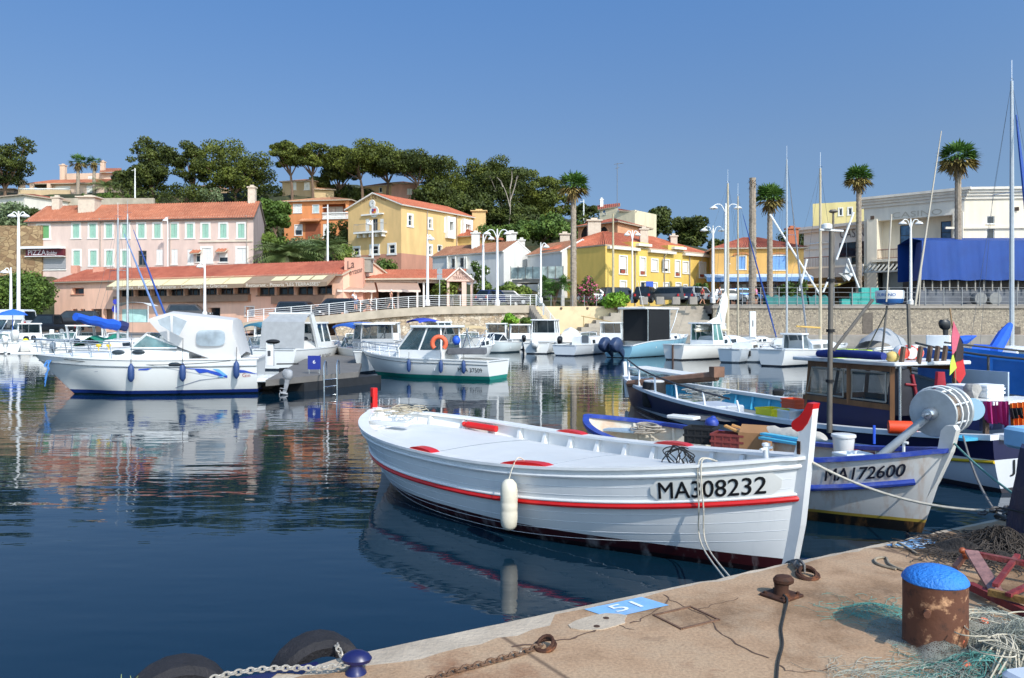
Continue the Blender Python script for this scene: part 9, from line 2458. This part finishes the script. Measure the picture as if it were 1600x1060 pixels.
def person(label,px,pb,D,face,shirt,legs,cap=None,pose='stand',hgt=1.74):
 t=thing('person',label,'person',P(px,pb,D),face,'people on the harbour road')
 k=hgt/1.74;fwd={'stand':.05,'walk':.32,'lean':.06}[pose];ln=.14 if pose=='lean' else 0
 J=[((0,0,.95),(.15,.11)),((.02+ln*.3,0,1.15),(.15,.10)),((.03+ln,0,1.38),(.17,.10)),((.03+ln,0,1.50),.055),((.05+ln,0,1.58),(.075,.09)),((.06+ln,0,1.70),(.08,.09)),((.03+ln,.20,1.41),.055),((.02+ln+(.2 if ln else-.05),.27,1.15),.042),((.12+ln*2.6,.25,.95+ln),.032),((.17+ln*3,.24,.87+ln),.035),((.03+ln,-.20,1.41),.055),((.02+ln+(.2 if ln else .05),-.27,1.15),.042),((.10+ln*2.6,-.25,.95+ln),.032),((.15+ln*3,-.24,.87+ln),.035),((0,.09,.88),.09),((fwd*.6+.03,.10,.50),.06),((fwd,.10,.09),.04),((fwd+.15,.11,.03),.035),((0,-.09,.88),.09),((-fwd*.3+.03,-.10,.50),.06),((-fwd,-.10,.09),.04),((-fwd+.15,-.11,.03),.035)]
 E=[(0,1),(1,2),(2,3),(3,4),(4,5),(2,6),(6,7),(7,8),(8,9),(2,10),(10,11),(11,12),(12,13),(0,14),(14,15),(15,16),(16,17),(0,18),(18,19),(19,20),(20,21)]
 sc=lambda js:[(tuple(c*k for c in j[0]),tuple(r*k for r in j[1])if isinstance(j[1],tuple)else j[1]*k)for j in js]
 skinned('body',sc(J),E,SKIN,t)
 g=lambda i,d:(J[i][0],tuple(r+d for r in J[i][1])if isinstance(J[i][1],tuple)else J[i][1]+d)
 mid=lambda a,b,r:(tuple((p+q)/2 for p,q in zip(J[a][0],J[b][0])),r)
 skinned('shirt',sc([g(0,.02),g(1,.025),g(2,.025),g(6,.03),mid(6,7,.065),g(10,.03),mid(10,11,.065)]),[(0,1),(1,2),(2,3),(3,4),(2,5),(5,6)],shirt,t)
 skinned('trousers',sc([((0,0,.96),(.16,.12)),g(14,.02),(J[15][0],.085),g(18,.02),(J[19][0],.085)]),[(0,1),(1,2),(0,3),(3,4)],legs,t)
 mb=MB();c=Vector(J[5][0])*k;mb.ball(c+Vector((-.015,0,.02)),(.105,.095,.09),10)
 if cap:mb.box(c+Vector((.10,0,.0)),(.12,.14,.015))
 mb.build('cap' if cap else 'hair',cap or M('dark_hair',(52,40,34),.7),t)
 mb=MB()
 for s in(-1,1):mb.ball(c+Vector((.075,s*.03,-.045)),.012,6)
 mb.build('eye',M('eye_dark',(30,26,24)),t)
 mb=MB()
 for q in(17,21):p=Vector(J[q][0])*k;mb.ball(p+Vector((-.03,0,.01)),(.14,.05,.05),8)
 mb.build('shoe',M('shoe_dark',(60,56,56)),t)
def people():
 w_=M('shirt_white',(226,232,238),.8,.05,5);nb=M('shorts_blue',(60,88,140),.8,.1,5);cap=M('cap_white',(230,228,222),.8)
 person('man in white cap, white shirt and blue shorts leaning at the promenade railing',556,485,72.5,PI*.85,w_,nb,cap,'lean')
 person('person in a white cap and brown top walking beside the scooters',611,483,74,-.3,M('shirt_brown',(150,104,88),.8),M('trousers_dark',(54,52,58),.8),cap,'walk')
 person('person in a red top and dark shorts walking before the parked cars',1097,476,78.4,.3,M('shirt_red',(222,70,72),.8),M('trousers_dark',(54,52,58)),None,'walk')
 person('person in white beside the tall double lamps',1124,475,78.5,.2,w_,M('trousers_grey',(120,120,124),.8),None,'walk')
 person('person in a pink shirt and dark trousers left of the teal crates',1182,476,78.3,2.6,M('shirt_pink',(222,130,190),.8),M('trousers_dark',(54,52,58)),None,'stand')
 person('waiter in pale clothes standing at the restaurant porch',719,470,81.5,-1.4,M('shirt_pale',(206,200,208),.8),M('trousers_dark',(54,52,58)),None,'stand')
people()
def clutter():
 t=thing('covered_stall','huge bright blue tarpaulin covering a long stall at the right','stall',P(1520,476,79))
 D0=78.6;x0,x1=X(1437,D0),X(1680,D0);z0,z1=Z(438,D0),Z(376,D0)
 def cover(y,flip):
  rows=[]
  for i in range(9):
   u=i/8;rows.append([Vector((x0+(x1-x0)*j/70+(.5*(u-.3)if j==0 else 0),y+flip*(.05*math.sin(j*.55+u)+.025*math.sin(j*1.9+u*3))*(1-u*.5),z0+(z1-z0)*u+.05*math.sin(j*.5)*(1-u)))for j in range(71)])
  return rows
 mb=MB();a,b=cover(D0,1),[[p+Vector((2.2 if k_==0 else 0,0,0))for k_,p in enumerate(r_)]for r_ in cover(D0+5,-1)];mb.grid(a);mb.grid([r_[::-1]for r_ in b]);mb.grid([a[-1],[p.lerp(q,.5)+Vector((0,0,.5))for p,q in zip(a[-1],b[-1])],b[-1]])
 mb.grid([[r_[0]for r_ in b],[r_[0].lerp(q[0],.5)+Vector((-.5,0,0))for r_,q in zip(a,b)],[r_[0]for r_ in a]]);mb.build('tarpaulin',M('big_blue_tarp',(10,62,138),.6,.14,.5,.4,1.2,dirt=(20,82,158),dirtamt=.5),t,True)
 zz=z0
 for j in range(24):
  x=x0+.6+j*.85;mb=MB();mb.box((x,D0+.4,(zz+Z(452,D0))/2),(.12,.12,zz-Z(452,D0)+.3));mb.build('post',M('stall_post',(150,144,136),.7),t,True,False)
 mb=MB();mb.box(((x0+x1)/2+.4,D0+2.6,(3.8+Z(452,D0))/2),(x1-x0,3.6,Z(452,D0)-3.8));mb.box(((x0+x1)/2+.4,D0+2.6,Z(445,D0)),(x1-x0,3.2,.9),0,1);mb.build('base',[M('stall_base',(92,96,104),.7,.3,.8),M('stall_dark',(66,60,56),.8)],t,True,False)
 for px in(1533,1556):
  q=P(px,467,77.6);tk=thing('barrel','grey round tank end behind the railing, %s of two under the blue tarpaulin'%('left' if px<1540 else 'right'),'tank',q);mb=MB();mb.lathe([(.01,0),(.6,.02),(.64,.1),(.64,.8),(.6,.86),(.01,.9)],(0,0,0),20,0,Matrix.Rotation(-PI/2,3,'X'));mb.build('shell',M('tank_grey',(130,130,128),.5,.15,3),tk)
 tl=M('teal_crate',(60,168,158),.6,.1,4);tn=M('teal_sheet',(44,112,108),.8,.2,2,.5,6)
 k=0
 for px,py,n in((1336,476,2),(1350,476,3),(1364,476,3),(1320,476,1),(1377,476,2)):
  for i in range(n):
   q=P(px,py,77.6);crate(['lowest','middle','topmost'][i]+' teal crate in the stack %s behind the railing'%{1336:'second from left',1350:'third from left',1364:'fourth from left',1320:'at the left end',1377:'at the right end'}[px],(q.x,q.y,3.88+.56*i),(.82,.6,.55),tl,.05*i,'crate','crate','teal crates behind the railing')
 for i,px in enumerate((1210,1243,1276)):
  q=P(px,474,78.4);mb=MB();rows=[]
  for a in range(9):rows.append([Vector((q.x-.95+1.9*a/8,q.y+(j-2)*.35,3.86+(.9+.12*math.sin(a*1.7+i))*(1-((j-2)/2)**2)**.5+.01))for j in range(5)])
  mb.grid(rows);tag(mb.build('net_heap',tn),('left','middle','right')[i]+' heap of teal netting behind the grey railing before the small palm','fishing net','teal net heaps on the wall')
 wm=M('white_spar',(232,232,230),.5,.04,4)
 for i,(a,b,lab)in enumerate((((1203,335),(1282,462),'long white spar leaning left before the casino wing'),((1261,405),(1249,455),'short white spar crossing the long left leaning one'),((1334,332),(1307,406),'white spar leaning right before the casino letters'),((1325,404),(1342,450),'short white spar leaning left beside the sculpture'),((1298,428),(1286,457),'small white spar by the lamp post foot'))):
  mb=MB();mb.tube([P(*a,78.5),P(*b,78.5)],.1,7);tag(mb.build('spar',wm),lab,'spar','white spars of the harbour sculpture')
 t=thing('boat_sculpture','folded paper boat shaped grey sculpture hanging between the white spars','sculpture',P(1323,440,79))
 pt=[P(*q,79)for q in((1310,427),(1335,427),(1323,411),(1323,440),(1318,427),(1328,427))]
 mb=MB();o=Vector((0,.5,0));f_,bk=-o,o
 for s in(f_,bk):mb.face([pt[0],pt[3]+s,pt[1]]);mb.face([pt[4]+s*.6,pt[5]+s*.6,pt[2]])
 mb.face([pt[0],pt[4],pt[3]+f_]);mb.face([pt[4]+f_*.6,pt[2],pt[4]+bk*.6]);mb.face([pt[5]+f_*.6,pt[2],pt[5]+bk*.6]);mb.build('hull',M('sculpture_grey',(196,196,192),.7,.06,3),t,True,False)
 mb=MB();mb.tube([P(1323,411,79),P(1322,330,79)],.015,4);mb.build('wire',MSTEEL,t,True)
 mb=MB();mb.lathe([(.12,0),(.12,7.2),(.1,9.2),(.1,9.4)],P(1302,476,79),10);mb.lathe([(.3,9.1),(.45,9.2),(.3,9.4)],P(1302,476,79),8);tag(mb.build('pole',M('rust_grey_pole',(112,104,96),.7,.2,4)),'weathered pole with a bracket head behind the dark boat mast','pole')
 t=thing('road_sign','pole with two round blue parking signs before the salmon restaurant','sign',P(181,503,72))
 mb=MB();mb.tube([Vector((0,0,0)),Vector((0,0,2.0))],.03,6);mb.build('pole',MSTEEL,t)
 for z_,r in((1.8,.24),(1.15,.34)):
  mb=MB();mb.lathe([(.01,0),(r,.01),(r,.03),(.01,.04)],(0,-.04,z_),18,0,Matrix.Rotation(PI/2,3,'X'));mb.build('plate',[M('sign_blue2',(58,64,170),.5),M('sign_red2',(186,40,60),.5)],t)
 t=thing('kiosk','low white canopied kiosk between the masts and the restaurant','kiosk',P(212,504,72.5))
 mb=MB();mb.grid([[Vector((x,y,z))for x,z in((-1.7,1.5),(-1.1,1.75),(0,1.85),(1.1,1.75),(1.7,1.5))]for y in(-.9,.9)]);mb.build('canopy',M('pale_canopy',(214,214,210),.8),t)
 for x in(-1.5,1.5):mb=MB();mb.tube([Vector((x,-.8,0)),Vector((x,-.8,1.55))],.04,5);mb.build('post',MWHITE,t)
 mb=MB();mb.rbox((-.2,.4,.6),(2.2,.6,1.2),.05);mb.build('counter',M('pale_teal_counter',(170,206,200),.7,.15,2),t)
 mb=MB();q=P(20,490,66);n=12;mb.grid([[q+Vector((r*math.cos(2*PI*k_/n),r*math.sin(2*PI*k_/n),z))for k_ in range(n)]for r,z in((.05,.35),(.8,.1),(1.1,-.15))],0,True);mb.tube([q+Vector((0,0,.3)),q-Vector((0,0,1.6))],.03,5);tag(mb.build('parasol',M('blue_parasol',(50,110,214),.7,.08,3)),'blue parasol at the left edge before the dark hedge','parasol')
 t=thing('notice_board','grey double notice board on a pole before the restaurant porch','sign',P(687,478,76.5))
 mb=MB();mb.tube([Vector((0,0,0)),Vector((0,0,3.6))],.05,6);mb.build('pole',MSTEEL,t)
 for z_ in(3.3,2.75):mb=MB();mb.box((0,-.07,z_),(.5,.06,.48));mb.build('plate',M('notice_grey',(150,156,160),.5),t,smooth=False)
clutter()
